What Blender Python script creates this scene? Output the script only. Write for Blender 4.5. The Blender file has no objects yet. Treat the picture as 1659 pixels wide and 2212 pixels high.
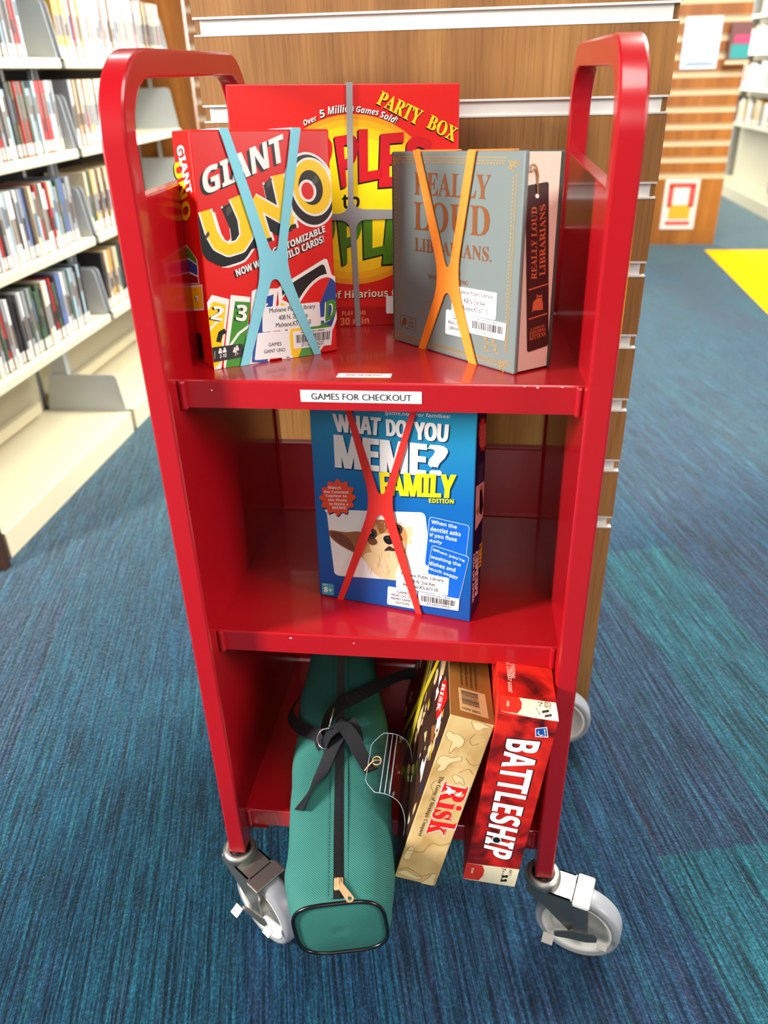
import bpy, bmesh, math, random
from mathutils import Vector, Matrix
random.seed(7)
SC = bpy.context.scene
COL = SC.collection
pi = math.pi
# ------------------------------------------------------------------ camera, world, lights, exposure
def setup_view():
    cd = bpy.data.cameras.new('camera'); co = bpy.data.objects.new('camera', cd); COL.objects.link(co)
    cd.sensor_fit = 'VERTICAL'; cd.sensor_height = 36.0; cd.lens = 36.0*1700.967/2212.0
    R = Vector((0.99352, 0.11149, -0.02409)); D = Vector((0.03379, -0.48880, -0.87174)); F = Vector((-0.10897, 0.86526, -0.48939))
    F.normalize(); R = (R-F*R.dot(F)).normalized(); U = R.cross(F)
    M = Matrix((R, U, -F)).transposed().to_4x4(); M.translation = (0.3418, -0.7457, 1.1709)
    co.matrix_world = M; cd.clip_start = 0.02; cd.clip_end = 60
    cd.dof.use_dof = True; cd.dof.focus_distance = 0.98; cd.dof.aperture_fstop = 27.68e-3/0.0062
    SC.camera = co
setup_view()
W = bpy.data.worlds.new('world'); SC.world = W; W.use_nodes = True
bg = W.node_tree.nodes['Background']; bg.inputs[0].default_value = (1.0, 0.95, 0.88, 1); bg.inputs[1].default_value = 0.09
def area(name, loc, target, sx, sy, energy, col, spread=180):
    l = bpy.data.lights.new(name, 'AREA'); l.shape = 'RECTANGLE'; l.size = sx; l.size_y = sy; l.energy = energy; l.color = col
    l.spread = math.radians(spread)
    o = bpy.data.objects.new(name, l); COL.objects.link(o); o.location = loc
    o.rotation_euler = (Vector(target)-Vector(loc)).to_track_quat('-Z', 'Y').to_euler()
    return o
area('window_daylight_left', (-2.3, -1.25, 1.75), (0.24, 0.0, 0.6), 0.45, 0.9, 180, (1.0, 0.99, 0.98))
area('window_daylight_right', (2.9, -0.95, 1.9), (0.24, 0.0, 0.7), 0.6, 1.0, 58, (1.0, 0.98, 0.95))
area('ceiling_lamp_front', (0.6, -0.7, 2.9), (0.4, -0.2, 0.5), 0.6, 1.0, 20, (1.0, 0.97, 0.93))
area('fill_behind_camera', (0.2, -3.0, 2.3), (0.24, 0.0, 0.6), 1.4, 0.8, 26, (1.0, 0.99, 0.97))  # added frontal fill from behind the camera, lifts the box on the middle shelf
area('ceiling_lamp_aisle', (-0.2, 1.9, 3.0), (-0.8, 1.9, 0.6), 0.6, 2.4, 50, (1.0, 0.97, 0.92))
area('window_daylight_far', (0.9, 9.6, 1.9), (1.2, 3.0, 0.0), 1.8, 2.2, 260, (0.95, 1.0, 0.98))
area('ceiling_lamp_far', (1.9, 4.2, 3.1), (1.9, 4.2, 0.0), 1.4, 2.6, 70, (1.0, 0.99, 0.95))
area('carpet_fill_right_aisle', (1.9, 2.3, 3.1), (1.8, 2.3, 0.0), 1.0, 2.6, 330, (0.97, 1.0, 0.94))  # added overhead fill, put in to brighten the carpet at right
SC.view_settings.view_transform = 'Standard'; SC.view_settings.look = 'None'; SC.view_settings.gamma = 1.0
SC.view_settings.use_curve_mapping = False; SC.view_settings.exposure = 0.2

# ------------------------------------------------------------------ materials
MATS = {}
def srgb(r, g, b):
    f = lambda c: (c/255/12.92) if c/255 <= 0.04045 else ((c/255+0.055)/1.055)**2.4
    return (f(r), f(g), f(b), 1)
def mat(name, col, rough=0.5, metal=0.0, coat=0.0, spec=0.5, trans=0.0, emit=0.0):
    if name in MATS: return MATS[name]
    m = bpy.data.materials.new(name); m.use_nodes = True
    b = m.node_tree.nodes['Principled BSDF']
    b.inputs['Base Color'].default_value = col; b.inputs['Roughness'].default_value = rough; b.inputs['Metallic'].default_value = metal
    b.inputs['Coat Weight'].default_value = coat; b.inputs['Coat Roughness'].default_value = 0.08
    b.inputs['Specular IOR Level'].default_value = spec; b.inputs['Transmission Weight'].default_value = trans
    MATS[name] = m; return m
class NT:
    def __init__(s, m): s.t = m.node_tree; s.b = s.t.nodes['Principled BSDF']
    def n(s, typ, **kw):
        x = s.t.nodes.new(typ)
        for k, v in kw.items():
            if k.startswith('i_'):
                key = k[2:]; key = int(key) if key.isdigit() else key.replace('_', ' ')
                x.inputs[key].default_value = v
            else: setattr(x, k, v)
        return x
    def l(s, a, ao, b, bi): s.t.links.new(a.outputs[ao], b.inputs[bi])
def ramp(x, stops):
    cr = x.color_ramp
    while len(cr.elements) > 1: cr.elements.remove(cr.elements[-1])
    cr.elements[0].position = stops[0][0]; cr.elements[0].color = stops[0][1]
    for p, c in stops[1:]:
        e = cr.elements.new(p); e.color = c
def noise_bump(m, scale, strength, dist=0.001):
    t = NT(m); tc = t.n('ShaderNodeTexCoord'); no = t.n('ShaderNodeTexNoise', i_Scale=scale, i_Detail=3.0); bu = t.n('ShaderNodeBump', i_Strength=strength, i_Distance=dist)
    t.l(tc, 'Object', no, 'Vector'); t.l(no, 'Fac', bu, 'Height'); t.l(bu, 'Normal', t.b, 'Normal')
# --- red enamel of the cart
RED = mat('red_enamel', srgb(170, 13, 24), 0.28, coat=0.35, spec=0.5)
noise_bump(RED, 900, 0.03, 0.0005)
RED_WELD = mat('red_weld_seam', srgb(168, 15, 27), 0.3, coat=0.4)
# --- walnut laminate
def wood(name, c1, c2, c3, sx=1.0):
    m = mat(name, c1, 0.42); t = NT(m)
    tc = t.n('ShaderNodeTexCoord'); mp = t.n('ShaderNodeMapping'); mp.inputs['Scale'].default_value = (7*sx, 7*sx, 0.55)
    t.l(tc, 'Object', mp, 'Vector')
    n0 = t.n('ShaderNodeTexNoise', i_Scale=1.3, i_Detail=5.0, i_Roughness=0.6, i_Distortion=0.9); t.l(mp, 'Vector', n0, 'Vector')
    mp2 = t.n('ShaderNodeMapping'); mp2.inputs['Scale'].default_value = (170, 170, 5); t.l(tc, 'Object', mp2, 'Vector')
    n1 = t.n('ShaderNodeTexNoise', i_Scale=1.6, i_Detail=3.0); t.l(mp2, 'Vector', n1, 'Vector')
    r = t.n('ShaderNodeValToRGB'); ramp(r, [(0.3, c2), (0.5, c1), (0.7, c3)]); t.l(n0, 'Fac', r, 'Fac')
    mx = t.n('ShaderNodeMix', data_type='RGBA', blend_type='MULTIPLY'); mx.inputs[0].default_value = 0.45
    r2 = t.n('ShaderNodeValToRGB'); ramp(r2, [(0.33, (0.5, 0.42, 0.34, 1)), (0.52, (1, 1, 1, 1))]); t.l(n1, 'Fac', r2, 'Fac')
    t.l(r, 'Color', mx, 6); t.l(r2, 'Color', mx, 7); t.l(mx, 2, t.b, 'Base Color')
    bu = t.n('ShaderNodeBump', i_Strength=0.15, i_Distance=0.0006); t.l(n1, 'Fac', bu, 'Height'); t.l(bu, 'Normal', t.b, 'Normal')
    return m
WALNUT = wood('walnut_laminate', srgb(140, 95, 46), srgb(104, 66, 28), srgb(160, 115, 62))
WALNUT2 = wood('amber_laminate', srgb(152, 90, 30), srgb(124, 70, 22), srgb(168, 104, 42))
DARKWOOD = wood('dark_brown_laminate', srgb(52, 30, 16), srgb(42, 24, 12), srgb(62, 36, 20))
ALU = mat('slot_insert_alloy', srgb(226, 222, 214), 0.35, metal=0.35)
ALU2 = mat('tan_slot_insert', srgb(206, 176, 142), 0.45)
STEEL = mat('cream_shelf_steel', srgb(222, 210, 178), 0.4)
STEEL_D = mat('shelf_back_steel', srgb(196, 186, 160), 0.5)
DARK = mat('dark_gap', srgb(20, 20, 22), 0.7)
BRACKET = mat('grey_bracket_steel', srgb(182, 186, 188), 0.35)
CHROME = mat('zinc_plate', srgb(166, 162, 154), 0.45, metal=1.0)
noise_bump(CHROME, 60, 0.12, 0.002)
BLACKM = mat('black_oxide', srgb(22, 20, 18), 0.35, metal=0.6)
TYRE = mat('grey_rubber_tread', srgb(142, 142, 146), 0.38)
HUB = mat('pale_grey_hub', srgb(212, 208, 198), 0.4)
GOLD = mat('brass_slider', srgb(226, 186, 136), 0.42, metal=0.45)
WIRE = mat('bright_wire', srgb(235, 235, 235), 0.2, metal=0.9)
BLACKF = mat('black_webbing', srgb(13, 14, 19), 0.7)
def weave(m, s, st):
    t = NT(m); tc = t.n('ShaderNodeTexCoord'); w1 = t.n('ShaderNodeTexWave', i_Scale=s); w1.bands_direction = 'DIAGONAL'
    t.l(tc, 'Object', w1, 'Vector'); bu = t.n('ShaderNodeBump', i_Strength=st, i_Distance=0.0006); t.l(w1, 'Fac', bu, 'Height'); t.l(bu, 'Normal', t.b, 'Normal')
    return t, w1
weave(BLACKF, 420, 0.6)
CLOTH = mat('green_twill_canvas', srgb(30, 112, 104), 0.78)
t, w1 = weave(CLOTH, 190, 0.4)
r = t.n('ShaderNodeValToRGB'); ramp(r, [(0.0, srgb(20, 86, 76)), (1.0, srgb(54, 128, 116))]); t.l(w1, 'Fac', r, 'Fac'); t.l(r, 'Color', t.b, 'Base Color')
PIPING = mat('black_vinyl_piping', srgb(14, 14, 14), 0.25)
ZIPM = mat('black_zipper_coil', srgb(16, 16, 18), 0.5)
t = NT(ZIPM); tc = t.n('ShaderNodeTexCoord'); wv = t.n('ShaderNodeTexWave', i_Scale=260.0); wv.bands_direction = 'Y'; bu = t.n('ShaderNodeBump', i_Strength=0.8, i_Distance=0.001)
t.l(tc, 'Object', wv, 'Vector'); t.l(wv, 'Fac', bu, 'Height'); t.l(bu, 'Normal', t.b, 'Normal')
CLEAR = mat('clear_vinyl', (1, 1, 1, 1), 0.06, trans=1.0); CLEAR.node_tree.nodes['Principled BSDF'].inputs['IOR'].default_value = 1.45
VEDGE = mat('vinyl_edge', srgb(214, 226, 232), 0.15, trans=0.5)
PAGES = mat('cream_page_block', srgb(226, 208, 184), 0.6)
t = NT(PAGES); tc = t.n('ShaderNodeTexCoord'); wv = t.n('ShaderNodeTexWave', i_Scale=150.0, i_Distortion=0.6, i_Detail=2.0); wv.bands_direction = 'Y'
t.l(tc, 'Object', wv, 'Vector'); r = t.n('ShaderNodeValToRGB'); ramp(r, [(0.0, srgb(196, 172, 150)), (0.6, srgb(236, 220, 198))]); t.l(wv, 'Fac', r, 'Fac'); t.l(r, 'Color', t.b, 'Base Color')
STICKER = mat('white_label_paper', srgb(236, 234, 232), 0.4)
INK = mat('black_print', srgb(30, 28, 28), 0.5)
SMOKE = mat('red_smoke_print', srgb(190, 26, 18), 0.35)
t = NT(SMOKE); tc = t.n('ShaderNodeTexCoord'); no = t.n('ShaderNodeTexNoise', i_Scale=16.0, i_Detail=5.0, i_Distortion=1.2); t.l(tc, 'Object', no, 'Vector')
r = t.n('ShaderNodeValToRGB'); ramp(r, [(0.33, srgb(70, 8, 8)), (0.5, srgb(184, 24, 16)), (0.62, srgb(216, 38, 22))]); t.l(no, 'Fac', r, 'Fac'); t.l(r, 'Color', t.b, 'Base Color')
PARCH = mat('parchment_print', srgb(204, 168, 108), 0.5)
t = NT(PARCH); tc = t.n('ShaderNodeTexCoord'); no = t.n('ShaderNodeTexNoise', i_Scale=22.0, i_Detail=6.0, i_Distortion=0.6); t.l(tc, 'Object', no, 'Vector')
r = t.n('ShaderNodeValToRGB'); ramp(r, [(0.35, srgb(182, 144, 86)), (0.5, srgb(204, 168, 110)), (0.68, srgb(214, 182, 126))]); t.l(no, 'Fac', r, 'Fac'); t.l(r, 'Color', t.b, 'Base Color')
COVER = mat('slate_green_book_cloth', srgb(112, 122, 118), 0.34, spec=0.5)
PAL = {  # printing inks
 'w': (240, 236, 228), 'k': (18, 17, 18), 'y': (248, 200, 12), 'yel': (252, 226, 20), 'red': (222, 24, 20), 'b': (22, 70, 150), 'g': (62, 140, 40), 'gray': (66, 64, 62),
 'lgray': (170, 170, 172), 'dred': (150, 22, 30), 'or': (240, 150, 24), 'or2': (246, 172, 20), 'or3': (250, 196, 16), 'ye2': (252, 214, 14), 'yg': (240, 206, 30), 'dredp': (196, 20, 30),
 'gr2': (74, 118, 18), 'dr3': (176, 20, 20), 'cream': (244, 228, 190), 'orl': (238, 140, 90), 'gold': (196, 158, 84), 'copper': (150, 92, 52), 'ocop': (206, 120, 72), 'dk': (40, 28, 24),
 'dteal': (8, 58, 92), 'pap': (234, 230, 222), 'orr': (236, 72, 30), 'dog1': (198, 142, 86), 'dog2': (150, 88, 44), 'dog3': (112, 62, 34), 'dogl': (232, 196, 146), 'dogb': (96, 62, 40), 'dog4': (64, 38, 28),
 'cblue': (14, 96, 196), 'lteal': (70, 160, 176), 'navy2': (20, 44, 96), 'tan2': (220, 192, 140), 'tan3': (160, 120, 66), 'tan': (212, 178, 120), 'tan4': (150, 100, 44), 'gold2': (206, 160, 40),
 'redp': (220, 50, 34), 'paperw': (210, 206, 200), 'pk': (240, 180, 160)}
def ink(k):
    if k in ('gold', 'copper', 'ocop'): return mat('ink_'+k, srgb(*PAL[k]), 0.32, metal=0.3 if k == 'ocop' else 0.5)
    return mat('ink_'+k, srgb(*PAL[k]), 0.34)
# ------------------------------------------------------------------ mesh builder
class MB:
    def __init__(s): s.v = []; s.f = []; s.m = []; s.mats = []; s.smooth = []
    def mi(s, m):
        if m not in s.mats: s.mats.append(m)
        return s.mats.index(m)
    def add(s, vs, fs, m, smooth=False):
        o = len(s.v); s.v += [tuple(v) for v in vs]; k = s.mi(m)
        for f in fs: s.f.append([i+o for i in f]); s.m.append(k); s.smooth.append(smooth)
        return s
    def box(s, a, b, m, M=None):
        x0, y0, z0 = a; x1, y1, z1 = b
        vs = [(x, y, z) for z in (z0, z1) for y in (y0, y1) for x in (x0, x1)]
        if M is not None: vs = [M @ Vector(v) for v in vs]
        return s.add(vs, [(0, 2, 3, 1), (4, 5, 7, 6), (0, 1, 5, 4), (2, 6, 7, 3), (0, 4, 6, 2), (1, 3, 7, 5)], m)
    def rbox(s, a, b, r, m, M=None, seg=2):
        bm = bmesh.new(); bmesh.ops.create_cube(bm, size=1)
        for v in bm.verts: v.co = Vector([(a[i]+b[i])/2+v.co[i]*(b[i]-a[i]) for i in range(3)])
        bmesh.ops.bevel(bm, geom=list(bm.edges), offset=r, segments=seg, affect='EDGES', profile=0.5)
        vs = [v.co.copy() for v in bm.verts]
        if M is not None: vs = [M @ v for v in vs]
        bm.verts.index_update(); fs = [[v.index for v in f.verts] for f in bm.faces]; bm.free()
        return s.add(vs, fs, m)
    def prism(s, pts, h0, h1, m, M=None, side=None):   # polygon in xy extruded in z
        n = len(pts); vs = [(p[0], p[1], h0) for p in pts]+[(p[0], p[1], h1) for p in pts]
        if M is not None: vs = [M @ Vector(v) for v in vs]
        a = sum(pts[i][0]*pts[(i+1) % n][1]-pts[(i+1) % n][0]*pts[i][1] for i in range(n))
        top = list(range(n, 2*n)); bot = list(range(n))[::-1]; sd = [(i, (i+1) % n, n+(i+1) % n, n+i) for i in range(n)]
        if a < 0: top = top[::-1]; bot = bot[::-1]; sd = [q[::-1] for q in sd]
        return s.add(vs, [top, bot]+sd, m)
    def lathe(s, prof, m, M=None, n=32, smooth=True, closed=False):   # prof (r, z)
        vs = []; fs = []; k = len(prof)
        for i in range(n):
            a = 2*pi*i/n
            for r_, z in prof: vs.append((r_*math.cos(a), r_*math.sin(a), z))
        for i in range(n):
            for j in range(k if closed else k-1):
                fs.append((i*k+j, ((i+1) % n)*k+j, ((i+1) % n)*k+(j+1) % k, i*k+(j+1) % k))
        if M is not None: vs = [M @ Vector(v) for v in vs]
        return s.add(vs, fs, m, smooth)
    def sweep(s, path, sec, m, up=Vector((1, 0, 0)), closed=False, smooth=False, caps=True):  # section (a along up, b along cross)
        P = [Vector(p) for p in path]; n = len(P); k = len(sec); vs = []
        for i in range(n):
            if closed: t = (P[(i+1) % n]-P[i-1])
            else: t = P[min(i+1, n-1)]-P[max(i-1, 0)]
            t.normalize(); u = up if isinstance(up, Vector) else Vector(up[i]); u = (u-t*u.dot(t)).normalized(); c = t.cross(u)
            for a, b in sec: vs.append(P[i]+u*a+c*b)
        fs = []
        for i in range(n if closed else n-1):
            for j in range(k): fs.append((i*k+j, i*k+(j+1) % k, ((i+1) % n)*k+(j+1) % k, ((i+1) % n)*k+j))
        if caps and not closed: fs += [tuple(range(k))[::-1], tuple(range((n-1)*k, n*k))]
        return s.add(vs, fs, m, smooth)
    def tube(s, path, r, m, closed=False, n=8):
        P = [Vector(p) for p in path]; d = (P[-1]-P[0]) if not closed else (P[1]-P[0]); up = Vector((0, 0, 1)) if abs(d.normalized().z) < 0.8 else Vector((1, 0.3, 0))
        return s.sweep(path, [(r*math.cos(2*pi*i/n), r*math.sin(2*pi*i/n)) for i in range(n)], m, up=up, closed=closed, smooth=True)
    def build(s, name, parent=None, M=None):
        me = bpy.data.meshes.new(name); me.from_pydata(s.v, [], s.f); me.update()
        for x in s.mats: me.materials.append(x)
        me.polygons.foreach_set('material_index', s.m); me.polygons.foreach_set('use_smooth', s.smooth)
        o = bpy.data.objects.new(name, me); COL.objects.link(o)
        if M is not None: o.matrix_world = M
        if parent is not None: o.parent = parent
        return o
def empty(name, loc=(0, 0, 0)):
    o = bpy.data.objects.new(name, None); COL.objects.link(o); o.location = loc; o.empty_display_size = 0.05; return o
def tag(o, label=None, cat=None, group=None, kind=None):
    if label: o['label'] = label
    if cat: o['category'] = cat
    if group: o['group'] = group
    if kind: o['kind'] = kind
    return o
def child(o, p): o.parent = p; return o
def bevel(o, w, seg=2):
    m = o.modifiers.new('bevel', 'BEVEL'); m.width = w; m.segments = seg; m.limit_method = 'ANGLE'; m.angle_limit = math.radians(40); return o
def arc(cx, cy, r, a0, a1, n): return [(cx+r*math.cos(math.radians(a0+(a1-a0)*i/n)), cy+r*math.sin(math.radians(a0+(a1-a0)*i/n))) for i in range(n+1)]
def round_poly(pts, rad, n=6):
    out = []; k = len(pts)
    for i in range(k):
        b = Vector(pts[i]); a = Vector(pts[i-1]); c = Vector(pts[(i+1) % k]); r_ = rad[i] if isinstance(rad, (list, tuple)) else rad
        if r_ <= 0: out.append(tuple(b)); continue
        la = min(r_, (a-b).length*0.48); lc = min(r_, (c-b).length*0.48)
        p = b+(a-b).normalized()*la; q = b+(c-b).normalized()*lc
        for j in range(n+1):
            t_ = j/n; out.append(tuple((1-t_)**2*p+2*t_*(1-t_)*b+t_*t_*q))
    return out
def catmull(pts, k=6):
    P = [Vector(p) for p in pts]; out = []
    for i in range(len(P)-1):
        p0, p1, p2, p3 = P[max(i-1, 0)], P[i], P[i+1], P[min(i+2, len(P)-1)]
        for j in range(k):
            t_ = j/k; out.append(0.5*((2*p1)+(p2-p0)*t_+(2*p0-5*p1+4*p2-p3)*t_*t_+(3*p1-p0-3*p2+p3)*t_**3))
    out.append(P[-1]); return out
# ------------------------------------------------------------------ lettering
GL = {}
def fancy(s, A, a, d=None):
    o = ''
    for c in s:
        if 'A' <= c <= 'Z': o += chr(A+ord(c)-65)
        elif 'a' <= c <= 'z': o += chr(a+ord(c)-97)
        elif d and '0' <= c <= '9': o += chr(d+ord(c)-48)
        else: o += c
    return o
def glyphs(s, style):
    if (s, style) in GL: return GL[(s, style)]
    x = s
    if style in 'bBX': x = fancy(s, 0x1D5D4, 0x1D5EE, 0x1D7EC)
    elif style == 'i': x = fancy(s, 0x1D63C, 0x1D656)
    elif style in 'sS': x = fancy(s, 0x1D400, 0x1D41A, 0x1D7CE)
    c = bpy.data.curves.new('lettering', 'FONT'); c.body = x; c.size = 1; c.fill_mode = 'FRONT'; c.resolution_u = 3
    if style == 'X': c.space_character = 0.92
    o = bpy.data.objects.new('lettering', c); COL.objects.link(o)
    e = o.evaluated_get(bpy.context.evaluated_depsgraph_get()); me = e.to_mesh()
    vs = [(v.co.x, v.co.y) for v in me.vertices]; fs = [list(p.vertices) for p in me.polygons]
    e.to_mesh_clear(); bpy.data.objects.remove(o); bpy.data.curves.remove(c)
    rep = {'B': (0.016, 0.006), 'X': (0.045, 0.004), 'S': (0.016, 0.004), 'r': (0.007, 0.004)}.get(style)
    if not rep: vs = [(a, b, 0.0) for a, b in vs]
    else:
        V = []; F = []
        for j, (dx, dy) in enumerate(((-rep[0], -rep[1]), (-rep[0], rep[1]), (0, 0), (rep[0], -rep[1]), (rep[0], rep[1]))):
            k = len(V); V += [(a+dx, b+dy, j*0.19) for a, b in vs]; F += [[i+k for i in f] for f in fs]
        vs, fs = V, F
    x0 = min(v[0] for v in vs); x1 = max(v[0] for v in vs); y0 = min(v[1] for v in vs); y1 = max(v[1] for v in vs)
    vs = [((a-x0)/(x1-x0), (b-y0)/(y1-y0), c) for a, b, c in vs]
    # drop the descender from the fit so that capitals fill the quad
    GL[(s, style)] = (vs, fs); return GL[(s, style)]
LAY = 0.00008
def put_text(mb, fr, s, style, q, layer, m):
    O, U, V, N = fr; vs, fs = glyphs(s, style)
    TL, TR, BR, BL = [(q[i]*0.0001, q[i+1]*0.0001) for i in (0, 2, 4, 6)]
    out = []
    for a, b, c in vs:
        x = (BL[0]*(1-a)+BR[0]*a)*(1-b)+(TL[0]*(1-a)+TR[0]*a)*b; y = (BL[1]*(1-a)+BR[1]*a)*(1-b)+(TL[1]*(1-a)+TR[1]*a)*b
        out.append(O+U*x+V*y+N*(LAY*(layer+c)+0.0001))
    mb.add(out, fs, m)
def put_poly(mb, fr, u, layer, m):
    O, U, V, N = fr; pts = [(u[i]*0.0001, u[i+1]*0.0001) for i in range(0, len(u), 2)]; n = len(pts)
    a = sum(pts[i][0]*pts[(i+1) % n][1]-pts[(i+1) % n][0]*pts[i][1] for i in range(n))
    vs = [O+U*x+V*y+N*(LAY*layer+0.0001) for x, y in pts]
    mb.add(vs, [list(range(n)) if a > 0 else list(range(n))[::-1]], m)
def faces_of(w, h, d):
    X, Y, Z = Vector((1, 0, 0)), Vector((0, 1, 0)), Vector((0, 0, 1))
    return {'f': (Vector((-w/2, 0, 0)), X, Z, -Y), 'l': (Vector((-w/2, d, 0)), -Y, Z, -X), 'r': (Vector((w/2, 0, 0)), Y, Z, X), 't': (Vector((-w/2, 0, h)), X, Y, Z)}
BOX={'uno': {'P': [0.1138, 0.1205, 0.8793], 'M': [[0.79382, -0.60815, -1e-05], [0.60631, 0.79142, 0.07772], [-0.04726, -0.0617, 0.99698]], 'd': [0.1563, 0.2415, 0.0572]}, 'apple': {'P': [0.1726, 0.3121, 0.8643], 'M': [[0.96146, -0.27493, -1e-05], [0.2741, 0.95856, 0.07772], [-0.02136, -0.07473, 0.99697]], 'd': [0.2884, 0.2937, 0.052]}, 'lib': {'P': [0.3097, 0.1488, 0.8771], 'M': [[0.66901, 0.74326, 1e-05], [-0.74101, 0.66698, 0.07772], [0.05776, -0.052, 0.99698]], 'd': [0.2189, 0.2179, 0.056]}, 'meme': {'P': [0.2428, 0.1029, 0.5437], 'M': [[0.97183, 0.23567, 0.0], [-0.23496, 0.96889, 0.07773], [0.01831, -0.07554, 0.99697]], 'd': [0.2126, 0.284, 0.0481]}, 'risk': {'P': [0.2903, -0.0917, 0.2517], 'M': [[0.96641, -0.05267, 0.25156], [0.01789, 0.99019, 0.1386], [-0.25639, -0.12944, 0.95787]], 'd': [0.0539, 0.2638, 0.4], 'shift': (-0.004, 0, 0)}, 'battle': {'P': [0.3829, -0.0656, 0.2258], 'M': [[0.99381, 0.00076, 0.11106], [-0.00236, 0.9999, 0.01427], [-0.11104, -0.01445, 0.99371]], 'd': [0.0694, 0.2959, 0.4]}}
BANDS={'uno':[298,2468,393,2467,775,1211,854,1206,1116,2467,1224,2467,931,1064,1335,-22,1246,-24,841,907,761,914,400,-27,294,-28,675,1084],'lib':[451,2188,566,2188,1052,999,1119,1006,1378,2177,1497,2176,1228,892,1627,-23,1500,-32,1125,725,1045,715,678,-13,560,-8,955,861],'meme':[471,2794,542,2801,906,1645,981,1656,1357,2875,1431,2881,1050,1556,1486,-17,1408,-29,960,1369,887,1359,354,-11,268,-18,804,1521],'apple':[1449,2954,1529,2954,1494,1507,2928,1452,2930,1377,1520,1371,1548,-24,1477,-27,1441,1373,-73,1405,-66,1471,1426,1453],'risk':[[1319,1653,1513,1781,1774,1244,1158,47,985,-61,1587,1128],[2108,2175,2287,2294,1916,1376,2152,595,1948,443,1714,1241]]}
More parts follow.
